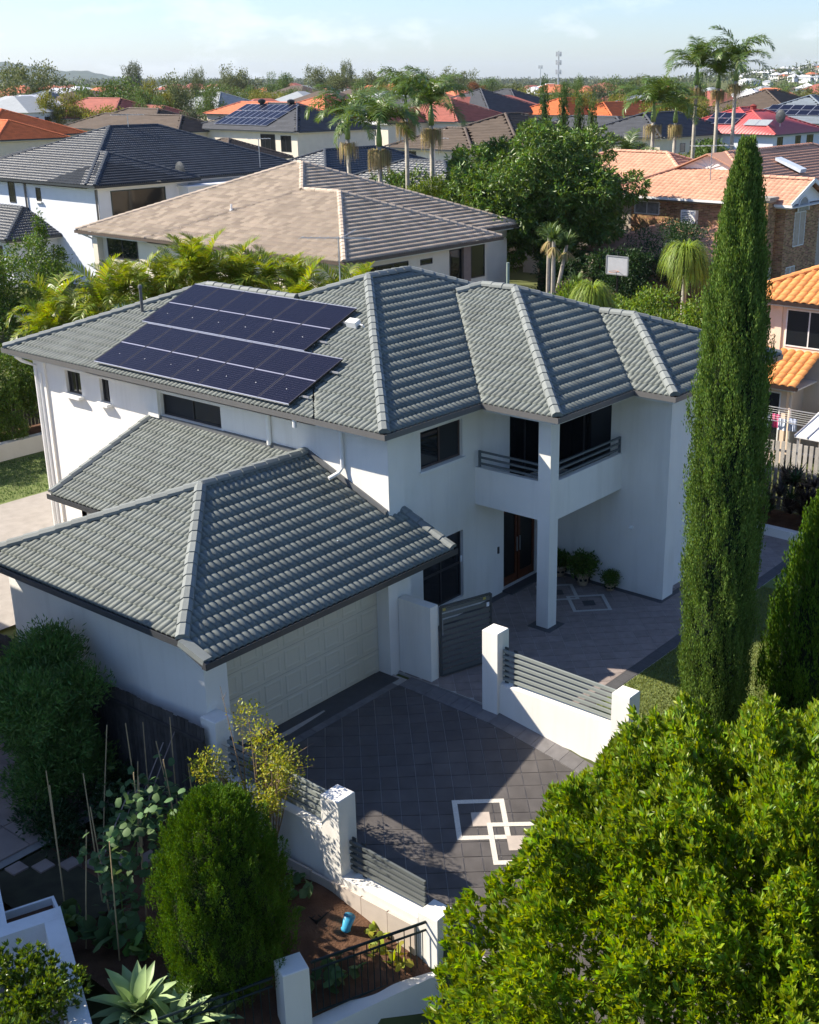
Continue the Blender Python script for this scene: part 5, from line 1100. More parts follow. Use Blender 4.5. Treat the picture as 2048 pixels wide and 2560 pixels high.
# ------------------------------------------------------------------ neighbouring houses
def roofmat(name, c, is_=.12): return mat(name, c, .75, .08, 1.6, .3, 60, .2, island=is_, stain=.1)
RB = mat('roof_beige', (.40, .325, .25), .75, .04, 4, .3, 60, .2, island=.24); RN = mat('roof_navy', (.040, .048, .060), .42, .1, 1.6, .3, 60, .5, island=.2); ROR = roofmat('roof_orange', (.52, .135, .045)); RT = roofmat('roof_terracotta', (.50, .27, .18))
RRED = roofmat('roof_dusty_red', (.30, .10, .075)); RBR = roofmat('roof_brown', (.095, .072, .056)); RDG = roofmat('roof_charcoal', (.060, .064, .074)); RBG = roofmat('roof_bluegrey', (.17, .20, .23)); RRM = mat('roof_red_metal', (.42, .075, .07), .45, .06, 1, spec=.4)
ROL = roofmat('roof_bright_orange', (.60, .255, .085)); RSAL = roofmat('roof_salmon', (.50, .16, .08)); RGR = roofmat('roof_grey', (.30, .32, .33)); RWH = mat('roof_white_metal', (.72, .72, .72), .5, .05, 1)
def caps(name, m): c = m.node_tree.nodes['Hue/Saturation/Value'].inputs['Color'].default_value; return mat(name, (c[0] * 1.12, c[1] * 1.12, c[2] * 1.12), .7, .12, 3, island=.1)
def bghouse(name, label, blocks, tm, wm, base, wins=(), gut=None, m=.4, det='far', n_single=0, inset=.5, group=None, cat='house', smat=None, loc=None, sides=('x0', 'y0')):
    b0 = blocks[0]; h = wthing(name, label, cat, loc or (b0['x0'] + 2, b0['y0'] + 2, base), group)
    kw = {'far': dict(w=1.2, nc=2, g=.36, th=.06, flat=True, plain=True), 'mid': dict(w=.6, rolls=2, nc=8, g=.34, th=.045, amp=.04), 'near': dict(w=.3, rolls=2, nc=8, g=.32, th=.045, amp=.07), 's': dict(w=.3, rolls=1, nc=8, g=.34, th=.04, amp=.07), 'metal': dict(w=.45, rolls=1, nc=4, g=30, th=.0, amp=.03), 'fine': dict(w=.3, rolls=1, nc=4, g=.32, th=.03, amp=.03)}[det]
    sm = None
    if n_single: sm = mat(tm.name + '_single', tuple(tm.node_tree.nodes['Hue/Saturation/Value'].inputs['Color'].default_value)[:3], .75, .14, 1.6, .3, 60, .2, obj=.14, stain=.3)
    r = make_roof(h, blocks, m, tm, caps(tm.name + '_cap', tm), gut or DGUT, sides=sides, n_single=n_single, single_mat=sm, soffit=SOFF, capk=1.15 if det == 'far' else 1.0, **kw)
    for i, b in enumerate(blocks):
        q = .004 * i; i0 = inset + q
        MB().box(b['x0'] + i0, b['x1'] - i0, b['y0'] + i0, b['y1'] - i0, base - .6, b['z'] - .16 - q).build('wall', wm, h)
    for (ax, c, a0, a1, z0, z1, *k) in wins: window(h, ax, c, 1, a0, a1, z0, z1, k[0] if k else 1, depth=-.03, fm=k[1] if len(k) > 1 else None)
    return h, r
# beige roof behind
hb, rb = bghouse('beige_house', 'house with a wide beige tiled roof directly behind the white house', [BL(16.8, 27.2, 17.4, 30, 5.73), BL(16.8, 32.0, 19.8, 35.3, 5.73)], RB, CREAM2, .3,
    [('x', 17.3, 31.3, 33.6, 4.55, 5.5), ('y', 17.9, 18.2, 21.2, 3.6, 5.3, 2), ('y', 17.9, 24.0, 25.2, 3.4, 5.45, 0), ('y', 17.9, 25.5, 26.55, 4.0, 5.5, 0), ('y', 17.9, 22.0, 22.8, 5.0, 5.25, 0)], gut=mat('gutter_brown', (.10, .075, .06), .45), det='near', n_single=300)
MB().box(24.85, 25.35, 17.75, 17.9, .3, 5.5).build('brown_panel', mat('wall_brown', (.26, .19, .16), .8), hb)
MB().tube([(17.1, 35.5, 5.6), (17.2, 34.6, 5.35), (17.25, 34.5, .5)], .06, 8).build('downpipe', TRIMW, hb); MB().box(17.0, 17.3, 34.0, 34.35, .3, 5.5).build('pier', CREAM2, hb)
MB().lathe([(.09, -.05), (.09, .03), (.05, .06), (.045, .28)], (19.7, 27.3, 6.95), 10).build('vent_pipe', TRIMW, rb)
# navy roof, left
hn, rn = bghouse('navy_roof_house', 'white two-storey house with a navy tiled hip roof on the left', [BL(24.6, 32.2, 44.6, 60, 6.8), BL(24.6, 42.6, 45.4, 59.6, 6.805)], RN, BLUEWHITE, .9,
    [('y', 45.1, 25.95, 29.9, 4.9, 6.45, 0, mat('frame_teal', (.02, .05, .05), .4)), ('x', 25.1, 53.6, 54.3, 5.35, 6.62, 0), ('x', 25.1, 50.85, 51.35, 5.6, 6.4, 0)], det='near', n_single=150)
MB().box(24.95, 25.1, 50.75, 51.45, 5.5, 5.58).build('window_sill', TRIMW, hn)
for yy in (45.2, 52.4): MB().tube([(25.02, yy, 6.7), (25.02, yy, 1)], .06, 8).build('downpipe', GUTTER, hn)
MB().box(30.9, 38.5, 44.2, 47.5, .5, 6.35).build('flat_roof_extension', WHITEFAR, hn); MB().box(30.8, 38.6, 44.1, 47.6, 6.35, 6.45).build('flat_roof', RWH, hn)
def dish(label, p, s=1.0, parent=None):
    t = thing('satellite_dish', label, 'satellite dish', p); MB().tube([(0, 0, 0), (0, 0, .6 * s)], .03, 6).build('mast', STEEL, t); mb = MB(); n = 14
    for r, d in ((.02, .1), (.25, .06), (.42, 0)):
        for j in range(n): a = j * 2 * math.pi / n; mb.v.append((-d * s - .05, math.cos(a) * r * s, .75 * s + math.sin(a) * r * s * 1.2))
    for k in range(2):
        for j in range(n): mb.f.append((k * n + j, k * n + (j + 1) % n, (k + 1) * n + (j + 1) % n, (k + 1) * n + j))
    mb.build('reflector', FENCED, t)
dish('dark satellite dish on the navy-roofed house', (31.6, 45.6, 6.45), 1.1)
hg, rg = bghouse('garage_wing', 'small navy-tiled garage roof at the left picture edge', [BL(21.4, 28.3, 49.2, 60, 3.7)], RN, BLUEWHITE, .6, [('x', 21.9, 50.5, 55, 1.0, 3.3, 0)], det='near')
# houses further back, each from its nearest gutter corner
far = [
 ('orange_house', 'house with a bright orange-red tiled roof at the left picture edge', [BL(61.4, 75.3, 117.5, 142, 6.2), BL(60.4, 70, 113.5, 136, 6.0)], ROR, CREAM, [('x', 60.9, 122, 124, 4.4, 5.7, 1)]),
 ('solar_house', 'cream house with charcoal roof covered in solar panels', [BL(88.2, 103, 94.2, 114.2, 6.5)], RDG, CREAM2, [('x', 88.7, 98.6, 101.2, 4.1, 6.1, 2), ('x', 88.7, 95.8, 97.6, 4.1, 6.0, 1)]),
 ('cream_house', 'cream house with a charcoal tiled roof behind the tall palms', [BL(107.4, 127.2, 55.1, 67.1, 6.2), BL(108.4, 118, 60, 76, 6.2)], RDG, CREAM, [('y', 55.6, 112.6, 113.8, 4.4, 5.4, 0), ('y', 55.6, 115, 116.6, 4.0, 5.6, 1), ('y', 55.6, 118, 119.8, 4.0, 5.6, 1), ('y', 55.6, 124.2, 125.3, 4.2, 5.6, 0), ('x', 107.9, 57.6, 60.8, 4.4, 5.5, 1)]),
 ('red_roof_house', 'pale house with a red metal hip roof and solar heaters', [BL(121.8, 138, 47.9, 60.5, 6.2), BL(123, 140, 50, 64, 6.2)], RRM, BLUEWHITE, [('y', 48.4, 123.4, 125, 4.2, 5.9, 1), ('y', 48.4, 128.6, 130.2, 3.6, 5.9, 1), ('y', 48.4, 132, 134, 4.3, 5.9, 1)]),
 ('brown_roof_house', 'cream house with a long dark brown tiled roof beyond the mango tree', [BL(77.7, 95, 53.2, 68.0, 6.2), BL(76.9, 86, 58.4, 69.8, 6.0)], RBR, CREAM2, [('x', 77.4, 66.0, 68.2, 4.1, 5.7, 1), ('x', 77.4, 59.9, 61.4, 3.6, 5.7, 1)]),
 ('red_gable_house', 'cream house with a dusty red roof and a white arched gable', [BL(131, 146.9, 104, 121, 6.3), BL(122, 136, 110, 119, 6.2, 'x0')], RRED, CREAM2, [('x', 122.5, 113, 115, 4.4, 5.8, 1)]),
 ('dark_roof_house', 'house with a near-black tiled roof just behind the beige roof', [BL(40.2, 51.2, 30.6, 45, 5.2), BL(40.6, 59, 42, 54.5, 5.2)], RN, CREAM2, []),
 ('red_tile_house', 'long house with a faded dusty-red roof and many hips', [BL(112.9, 127.5, 164.2, 188, 6.2), BL(119.3, 127.9, 159.8, 176, 6.2), BL(108.5, 118, 171, 194, 6.1)], RRED, CREAM, []),
 ('blue_tile_house', 'house with a blue-grey striped tile roof behind the red-roofed one', [BL(118, 136, 194, 214, 6.4)], RBG, CREAM, []),
 ('brown_hip_house', 'house with a mottled brown hip roof behind the navy roof', [BL(83.7, 92.5, 110.8, 136, 6.2), BL(85.3, 97.3, 118, 136.4, 6.2)], RBR, CREAM2, [('y', 111.3, 85.5, 88, 4.4, 5.5, 0)]),
 ('orange_gable_house', 'house with a salmon-orange roof and small white gable', [BL(139.6, 150, 148, 173, 6.2), BL(143, 160, 144, 160, 6.4)], RSAL, CREAM2, [('x', 140.1, 167, 169, 4.4, 5.8, 0)]),
 ('grey_roof_house', 'house with a pale grey hip roof left of the salmon one', [BL(156, 172, 188, 206, 6.4)], RGR, CREAM2, []),
 ('orange_hip_house', 'house with a vivid orange roof behind the slim cypresses', [BL(171.9, 192.2, 111.2, 125, 6.2), BL(178, 206, 106, 117, 6.0)], ROR, CREAM2, []),
 ('bluegrey_house', 'house with a pale blue-grey roof behind the palms', [BL(198, 216, 108, 125, 6.2)], RBG, CREAM2, []),
 ('brown_far_house', 'house with a brown tiled hip roof behind the red metal roof', [BL(176, 200, 70, 90, 6.6)], RBR, CREAM2, []),
 ('grey_solar_house', 'house with a blue-grey roof and a bank of solar panels near the picture edge', [BL(152, 172, 52, 70, 6.5)], RBG, WHITEFAR, [('y', 52.5, 156, 158, 4.2, 5.8, 1)]),
 ('black_roof_house', 'house with a charcoal roof behind the red gable', [BL(160, 180, 120, 140, 6.6), BL(150, 164, 128, 148, 6.5)], RDG, CREAM2, []),
 ('small_gable_house', 'low house with a dark brown roof and a little cream gable', [BL(67, 76.4, 82.7, 93, 4.6)], RBR, CREAM2, []),
 ('grey_gable_house', 'distant house with a slate grey roof and white gable', [BL(196, 214, 140, 160, 6.6)], RDG, WHITEFAR, []),
 ('white_roof_house', 'house with a white metal roof beyond the brown one', [BL(205, 222, 88, 104, 7.2)], RWH, WHITEFAR, []),
]
FARH = {}
for nm, lab, bl, tm, wm, wins in far: FARH[nm] = bghouse(nm, lab, bl, tm, wm, .9, wins, det='metal' if tm is RRM or tm is RWH else ('mid' if bl[0]['x0'] < 70 else 'far'))
# gables
def gable(parent, x, y0, y1, z0, z1, m): MB().hexa([(x, y0, z0), (x + .1, y0, z0), (x + .1, y1, z0), (x, y1, z0)], [(x, (y0 + y1) / 2 - .02, z1), (x + .1, (y0 + y1) / 2 - .02, z1), (x + .1, (y0 + y1) / 2 + .02, z1), (x, (y0 + y1) / 2 + .02, z1)]).build('gable', m, parent)
gable(FARH['red_gable_house'][0], 122.3, 110.2, 118.8, 6.0, 7.75, WHITEFAR)
MB().tube([(122.2, 114.5 + math.cos(a) * 2.4, 5.9 + math.sin(a) * 1.2) for a in np.linspace(0, 3.14159, 12)], .09, 6).build('arch', CREAM2, FARH['red_gable_house'][0])
gable(FARH['orange_gable_house'][0], 139.4, 158, 162.5, 6.2, 7.7, WHITEFAR); gable(FARH['small_gable_house'][0], 68.2, 86, 90.4, 4.9, 6.3, CREAM2); gable(FARH['orange_house'][0], 60.2, 117, 120.5, 6.0, 7.4, CREAM)
for s_ in (-1, 1): MB().hexa([(60.0, 118.75, 7.45), (63.5, 118.75, 7.45), (63.5, 118.75 + s_ * 2.05, 6.05), (60.0, 118.75 + s_ * 2.05, 6.05)], [(60.0, 118.75, 7.55), (63.5, 118.75, 7.55), (63.5, 118.75 + s_ * 2.05, 6.15), (60.0, 118.75 + s_ * 2.05, 6.15)]).build('dormer_roof', ROR, FARH['orange_house'][1])
# solar panels on the far roofs
ORD2 = ['first', 'second', 'third', 'fourth', 'fifth', 'sixth', 'seventh', 'eighth', 'ninth']
def far_panels(x0, z, yc, rows, cols, pw, pl, lab, m=.4, gap=.12, tone=None, s0=1.0, what='dark solar panel'):
    ng = 'solar panels on ' + lab; q = math.sqrt(1 + m * m); rn_ = ['only'] if rows == 1 else ['lower', 'upper'] if rows == 2 else ['bottom', 'middle', 'top']
    for r in range(rows):
        for c in range(cols):
            s = s0 + r * (pl / q + gap); t = thing('solar_module', '%s in the %s row on %s, %s from its right' % (what, rn_[r], lab, ORD2[c]), 'solar panel', (x0 + s, yc + c * (pw + .04), z + m * s + .16), ng); t.rotation_euler = (0, -math.atan(m), 0)
            MB().box(0, pl, 0, pw, 0, .03).build('frame', ALU, t); MB().box(.04, pl - .04, .04, pw - .04, .03, .036).build('panel_face', tone or CELL, t)
far_panels(88.2, 6.5, 100.6, 3, 9, 1.05, 2.0, 'the cream charcoal-roofed house', s0=1.0); far_panels(152, 6.5, 56.6, 2, 5, 1.7, 1.7, 'the blue-grey roof', s0=2.2)
far_panels(121.8, 6.2, 54.5, 2, 3, 1.4, 1.6, 'the red metal roof', s0=2.2); far_panels(121.8, 6.2, 50.0, 1, 2, 1.6, 1.7, 'the red roof corner', s0=2.0, what='pale collector', tone=mat('collector_grey', (.30, .32, .32), .3))
dish('grey satellite dish on the red metal roof', (126.5, 49.6, 7.0), 1.6)
for p, lab in (((95, 107.5, 9.2), 'left'), ((95.3, 102.4, 9.2), 'right')): tag(MB().lathe([(.3, 0), (.3, .3), (.5, .4), (.5, .7), (.2, .85)], p, 12).build('roof_ventilator', BLACK), 'black whirling roof ventilator on the solar-covered ridge, %s one' % lab, 'ventilator')
tag(MB().lathe([(.4, 0), (.4, .6), (.5, .7), (.1, .9)], (130, 55, 8.6), 10).build('roof_ventilator', mat('vent_red', (.2, .04, .03), .6)), 'dark red ventilator on the red metal roof', 'ventilator')
def antenna(label, p, h, s=1.0):
    t = thing('television_antenna', label, 'antenna', p); MB().tube([(0, 0, 0), (0, 0, h)], .03, 5).build('mast', STEEL, t); mb = MB().bar((-.9 * s, .5 * s, h), (.9 * s, -.5 * s, h), .04, .04)
    for i in range(7): k = i / 6 - .5; mb.bar((1.8 * s * k + .25, -s * k + .4, h), (1.8 * s * k - .25, -s * k - .4, h), .025, .025)
    mb.build('elements', STEEL, t)
antenna('thin antenna on the ridge of the navy roof', (33, 52.3, 9.4), 1.0); antenna('thin antenna on the near-black roof before the cream wall', (44, 35.5, 6.8), 2.2, .8); antenna('thin antenna on the brown roof slope', (88, 58, 7.9), 3.2, .8); antenna('tall antenna on the terracotta roof', (43.6, 15.4, 7.2), 2.0, 1.1); antenna('small antenna on the low eave of the navy roof', (38.4, 45.9, 6.9), 2.0, .7)
def aircon(label, x, y, z, ax='x', s=1.0):
    t = thing('air_conditioner', label, 'air conditioner', (x, y, z)); b = MB().box(-.35 * s, 0, -.45 * s, .45 * s, 0, .7 * s) if ax == 'x' else MB().box(-.45 * s, .45 * s, -.35 * s, 0, 0, .7 * s)
    b.build('housing', TRIMW, t); g = MB()
    for i in range(6): z_ = (.12 + .09 * i) * s; g.box(-.36 * s, -.35 * s, -.1 * s, .38 * s, z_, z_ + .03) if ax == 'x' else g.box(-.1 * s, .38 * s, -.36 * s, -.35 * s, z_, z_ + .03)
    g.build('grille', SCREEN, t)
aircon('white air conditioner on the cream house wall behind the palms', 109.6, 55.6, 2.9, 'y', 1.5); aircon('white air conditioner on the brick wall under the terracotta eave', 41.99, 15.6, 5.2, 'x', 1.0); aircon('white box on the flat-roof extension of the navy house', 36.2, 44.2, 4.6, 'y', 1.0)
# --- terracotta brick house
BRICKM = mat('brick_mixed', (.34, .20, .105), .9, .2, 6, .4, 60, .15, island=.42, hue=.02); BRICKO = mat('brick_mixed_single', (.34, .20, .105), .9, .2, 6, .4, 60, .15, obj=.42, hue=.02); MORT2 = mat('brick_mortar', (.45, .38, .30), .95)
ht, rt = bghouse('brick_house', 'brick house with terracotta tiled roof and white trim behind the cypress', [BL(41.5, 47.0, 9.6, 18, 6.5, 'y0'), BL(41.5, 64, 10.9, 21.4, 6.505), BL(45.0, 54, 17, 30, 6.5)], RT, MORT2, .8, [], gut=TRIMW, det='fine', n_single=300, inset=.52)
def bricks(parent, ax, c, a0, a1, z0, z1, n_single, holes=(), out=-1):
    L, H = .235, .086; mb = MB(); cnt = 0; zs = int((z1 - z0) / H); cands = []
    for r in range(zs):
        a = a0 - (L / 2 if r % 2 else 0); z = z0 + r * H
        while a < a1:
            p, q = max(a, a0), min(a + L - .012, a1)
            if q - p > .04 and not any(h[0] < (p + q) / 2 < h[1] and h[2] < z + H / 2 < h[3] for h in holes): cands.append((p, q, z))
            a += L
    cands.sort(key=lambda t: -t[2]); proto = None
    for i, (p, q, z) in enumerate(cands):
        t = random.uniform(.008, .014)
        tgt = MB() if i < n_single else mb
        (tgt.box(c - t, c + .02, p, q, z, z + H - .012) if ax == 'x' else tgt.box(p, q, c - t, c + .02, z, z + H - .012))
        if i < n_single: tgt.build('brick', BRICKO, parent)
    if mb.v: mb.build('bricks', BRICKM, parent)['kind'] = 'stuff'
bw = MB().box(42.03, 42.1, 10.2, 10.3, 1, 2).build('brick_wall', MORT2, ht)
bricks(bw, 'x', 42.02, 10.12, 19.4, 2.2, 6.3, 150, [(17.6, 19.2, 5.5, 6.2), (12.3, 13.3, 5.5, 6.2)]); bricks(bw, 'y', 10.12, 42.02, 46.4, .8, 6.3, 150, [(43.2, 44.6, 4.2, 6.3), (42.6, 43.7, 1.8, 3.2)])
WFR = mat('frame_white', (.72, .71, .68), .5); LACE = mat('curtain_glass', (.26, .26, .25), .35, .35, 5)
window(ht, 'x', 42.02, 1, 17.6, 19.2, 5.5, 6.2, 1, depth=-.02, fm=WFR, gm=LACE); window(ht, 'x', 42.02, 1, 12.3, 13.3, 5.5, 6.2, 1, depth=-.02, fm=WFR, gm=LACE); window(ht, 'y', 10.12, 1, 43.2, 44.6, 4.2, 6.0, 1, depth=-.02, fm=WFR, gm=LACE); window(ht, 'y', 10.12, 1, 42.6, 43.7, 1.8, 3.2, 1, depth=-.02, fm=WFR, gm=LACE)
MB().hexa([(41.8, 10.0, 6.45), (46.7, 10.0, 6.45), (46.7, 10.11, 6.45), (41.8, 10.11, 6.45)], [(44.2, 10.0, 7.5), (44.3, 10.0, 7.5), (44.3, 10.11, 7.5), (44.2, 10.11, 7.5)]).build('gable', TRIMW, ht)
ar = MB(); pts = [(43.9 + .7 * math.cos(a), 9.97, 6.05 + .75 * math.sin(a)) for a in np.linspace(0, math.pi, 13)]; ar.poly(pts[::-1]); ar.build('arched_pane', LACE, ht); MB().tube(pts, .05, 6).build('arch_trim', TRIMW, ht)
for s_ in (-1, 1): MB().bar((44.25, 9.6, 7.62), (44.25 + s_ * 2.75, 9.6, 6.5), .05, .2).build('barge_board', TRIMW, ht)
# gablet of the main ridge
gab = MB().hexa([(44.8, 14.4, 7.86), (44.9, 14.4, 7.86), (44.9, 18.0, 7.86), (44.8, 18.0, 7.86)], [(44.8, 16.15, 8.62), (44.9, 16.15, 8.62), (44.9, 16.19, 8.62), (44.8, 16.19, 8.62)]).build('gablet', TRIMW, rt)
for s_ in (-1, 1): MB().hexa([(44.5, 16.17, 8.66), (47.2, 16.17, 8.66), (47.2, 16.17 + s_ * 2.1, 7.80), (44.5, 16.17 + s_ * 2.1, 7.80)], [(44.5, 16.17, 8.72), (47.2, 16.17, 8.72), (47.2, 16.17 + s_ * 2.1, 7.86), (44.5, 16.17 + s_ * 2.1, 7.86)]).build('gablet_roof', RT, rt)
for a in (.5, 1.05, 1.57, 2.1, 2.64): MB().bar((44.78, 16.17, 7.9), (44.78, 16.17 + math.cos(a) * 1.0, 7.9 + math.sin(a) * .55), .03, .05).build('gablet_trim', TRIMW, gab)
sk = MB().hexa([(50.0, 13.0, 7.50), (50.8, 13.0, 7.50), (50.8, 14.6, 8.14), (50.0, 14.6, 8.14)], [(50.0, 12.95, 7.70), (50.8, 12.95, 7.70), (50.8, 14.6, 8.30), (50.0, 14.6, 8.30)]).build('skylight', mat('skylight', (.62, .66, .70), .25), rt)
ch = wthing('chimney', 'brick chimney stack beside the cypress on the terracotta house', 'chimney', (41.2, 10.6, .8)); MB().box(40.85, 41.75, 10.55, 11.2, .8, 6.75).build('stack', MORT2, ch)
bricks(ch, 'x', 40.84, 10.55, 11.2, 3.3, 6.7, 60); bricks(ch, 'y', 10.54, 40.85, 41.75, 3.3, 6.7, 60); MB().box(40.75, 41.85, 10.45, 11.3, 6.75, 6.9).build('cap', CONC, ch)
hl, rl = bghouse('brick_wing', 'single-storey brick wing with terracotta lean-to roof below the brick house', [BL(38.6, 44, 10.7, 20.5, 3.7, 'x1', lim={'x0': 3.3})], RT, MATS['brick_mixed'], .8, [], gut=GUTTER, det='fine', n_single=120)
# --- orange roofed house on the right
ho, ro = bghouse('peach_house', 'peach rendered house with bright orange roof at the right picture edge', [BL(20.5, 30, -12, 2.2, 5.5)], ROL, PEACH, .5, [('x', 21.0, -1.35, .35, 3.9, 5.2, 1, WFR), ('x', 21.0, -4.2, -2.3, 3.9, 5.2, 1, WFR)], gut=mat('gutter_brown_dark', (.035, .022, .018), .4), det='s', n_single=200)
MB().box(20.95, 21.0, .5, .75, .5, 5.3).build('pier', PEACH, ho)
MB().hexa([(20.95, 1.2, .5), (20.95, 1.9, .5), (26, 1.9, .5), (26, 1.2, .5)], [(20.95, 1.2, 5.2), (20.95, 1.9, 5.2), (26, 1.9, 5.2), (26, 1.2, 5.2)]).build('wall', PEACH, ho)
hp, rp = bghouse('patio_wing', 'orange tiled lean-to of the peach house over a screened sliding door', [BL(19.1, 25, -1.0, 4.5, 2.95, 'x1 y0', lim={'x0': 1.95})], ROL, PEACH, .5, [('x', 19.6, -.3, .55, .55, 2.6, 0, WFR), ('x', 19.6, .6, 1.6, .55, 2.6, 0, WFR)], gut=MATS['gutter_brown_dark'], det='s', n_single=90)
MB().tube([(19.3, -.75, 2.85), (19.5, -.7, 2.6), (19.5, -.7, .5)], .06, 8).build('downpipe', PEACH, hp)
tk = thing('hot_water_tank', 'pale upright hot water tank against the peach wall', 'tank', (20.6, -1.9, .5)); MB().lathe([(.38, 0), (.38, 1.5), (.3, 1.6)], (0, 0, 0), 16).build('tank', PEACH, tk, smooth=True); MB().tube([(-.38, 0, .4), (-.5, 0, .4), (-.5, 0, 0)], .02, 5).build('pipe', STEEL, tk)
cl = thing('clothes_line', 'folding clothes line frame above the pale fence', 'clothes line', (18.0, -.8, .5)); MB().bar((0, .8, 1.55), (.9, .8, 1.75), .03, .03).bar((0, -1.2, 1.55), (.9, -1.2, 1.75), .03, .03).bar((0, .8, 1.55), (0, -1.2, 1.55), .03, .03).bar((.9, .8, 1.75), (.9, -1.2, 1.75), .03, .03).build('frame', ALU, cl)
lw = MB()
for i in range(5): lw.bar((.15 + .15 * i, .8, 1.59 + .03 * i), (.15 + .15 * i, -1.2, 1.59 + .03 * i), .008, .008)
lw.build('lines', TRIMW, cl); MB().tube([(.9, -.2, 0), (.9, -.2, 1.75)], .03, 6).build('post', ALU, cl)
for i, (c, lab) in enumerate((((.62, .55, .48), 'cream towel hanging on the clothes line'), ((.16, .18, .30), 'navy patterned shirt on the clothes line'), ((.62, .10, .22), 'bright pink garment on the clothes line'), ((.62, .66, .75), 'pale blue striped sheet on the clothes line'), ((.50, .55, .68), 'light blue cloth at the end of the clothes line'))):
    y_ = -.55 - .32 * i + .6; w_ = .28; mb = MB(); n = 6
    for k in range(n + 1): mb.v += [(18.15 + .1 * (i % 3) + .02 * math.sin(k * 2.1), y_ - w_ * k / n, 2.12 + .03 * (i % 3)), (18.15 + .1 * (i % 3) + .04 * math.sin(k * 1.7 + i), y_ - w_ * k / n, 1.72)]
    mb.f = [(2 * k, 2 * k + 2, 2 * k + 3, 2 * k + 1) for k in range(n)]; o = mb.build('laundry', mat('laundry_%d' % i, c, .9, .25, 14)); mo = o.modifiers.new('s', 'SOLIDIFY'); mo.thickness = .006; tag(o, lab, 'laundry', 'washing on the clothes line')
pa = thing('patio_roof', 'white ribbed patio roof at the right picture edge above the fence', 'patio roof', (17.2, -4.2, .5)); MB().hexa([(-.9, -2.4, 1.62), (-.9, 1.9, 1.62), (1.1, 2.0, 1.95), (1.1, -2.4, 1.95)], [(-.9, -2.4, 1.67), (-.9, 1.9, 1.67), (1.1, 2.0, 2.0), (1.1, -2.4, 2.0)]).build('sheet', RWH, pa)
for i in range(11): y_ = -2.3 + i * .42; MB().bar((-.92, y_, 1.68), (1.12, y_, 2.01), .03, .05).build('rib', ALU, pa)
for x_, y_ in ((-.8, 1.8), (-.8, -2.2), (1.0, 1.8), (1.0, -2.2)): MB().box(x_ - .04, x_ + .04, y_ - .04, y_ + .04, 0, 1.65 if x_ < 0 else 1.9).build('post', ALU, pa)
# the house that shades the garage side and garden
bghouse('shade_house', 'two-storey house on the left beyond the picture edge that throws the driveway shadow', [BL(-24, -7.95, 4.15, 22, 6.35)], RDG, OFFWHITE, -1.2, [('y', 4.65, -16, -13, 3.4, 5.0, 1), ('y', 4.65, -11.5, -9.5, 3.4, 5.0, 1)], det='far')
# ------------------------------------------------------------------ far suburb
# shared crowns
def mk(lobf, n, per, L, W_, m, **k): return crown_mesh('crown', lobf, n, per, .07, L, W_, m, link=False, **k)
def rl(nl, rx, rz, z0, s0, s1): return [(random.gauss(0, .5) * rx, random.gauss(0, .5) * rx, z0 + random.uniform(-.5, .5) * rz, s, s, s * .75) for s in [random.uniform(s0, s1) for i in range(nl)]]
CROWNS = {}
for key, m in (('gum', LF_GUM), ('green', LF_GUM2), ('gold', LF_GOLD), ('grey', LF_GREY), ('rust', LF_RUST)):
    CROWNS[key] = [mk(rl(16, .42, .5, .66, .12, .22), 900, 5, .045, .020, m, shell=.35) for i in range(2)] + [mk(rl(22, .5, .42, .62, .10, .18), 900, 5, .045, .020, m, shell=.3)]
TRK = MB(); TRK.tube([(0, 0, -.1), (.01, .01, .3), (0, 0, .6)], [.03, .024, .012], 6)
for a in (.3, 2.2, 4.3): TRK.tube([(0, 0, .3), (math.cos(a) * .15, math.sin(a) * .15, .5), (math.cos(a) * .3, math.sin(a) * .3, .7)], [.016, .011, .004], 5)
trm = bpy.data.meshes.new('trunk'); trm.from_pydata(TRK.v, [], TRK.f); trm.materials.append(mat('bark_pale', (.25, .21, .17), .9, .2, 2))
def bgtree(label, x, y, h, w, kind, group):
    t = thing('gum_tree' if kind in ('gum', 'grey') else 'leafy_tree', label, 'tree', (x, y, float(ground_z(x, y))), group); t.scale = (w, w, h); t.rotation_euler.z = random.uniform(0, 6.28)
    ob('trunk', trm, t); ob('crown', random.choice(CROWNS[kind]), t)
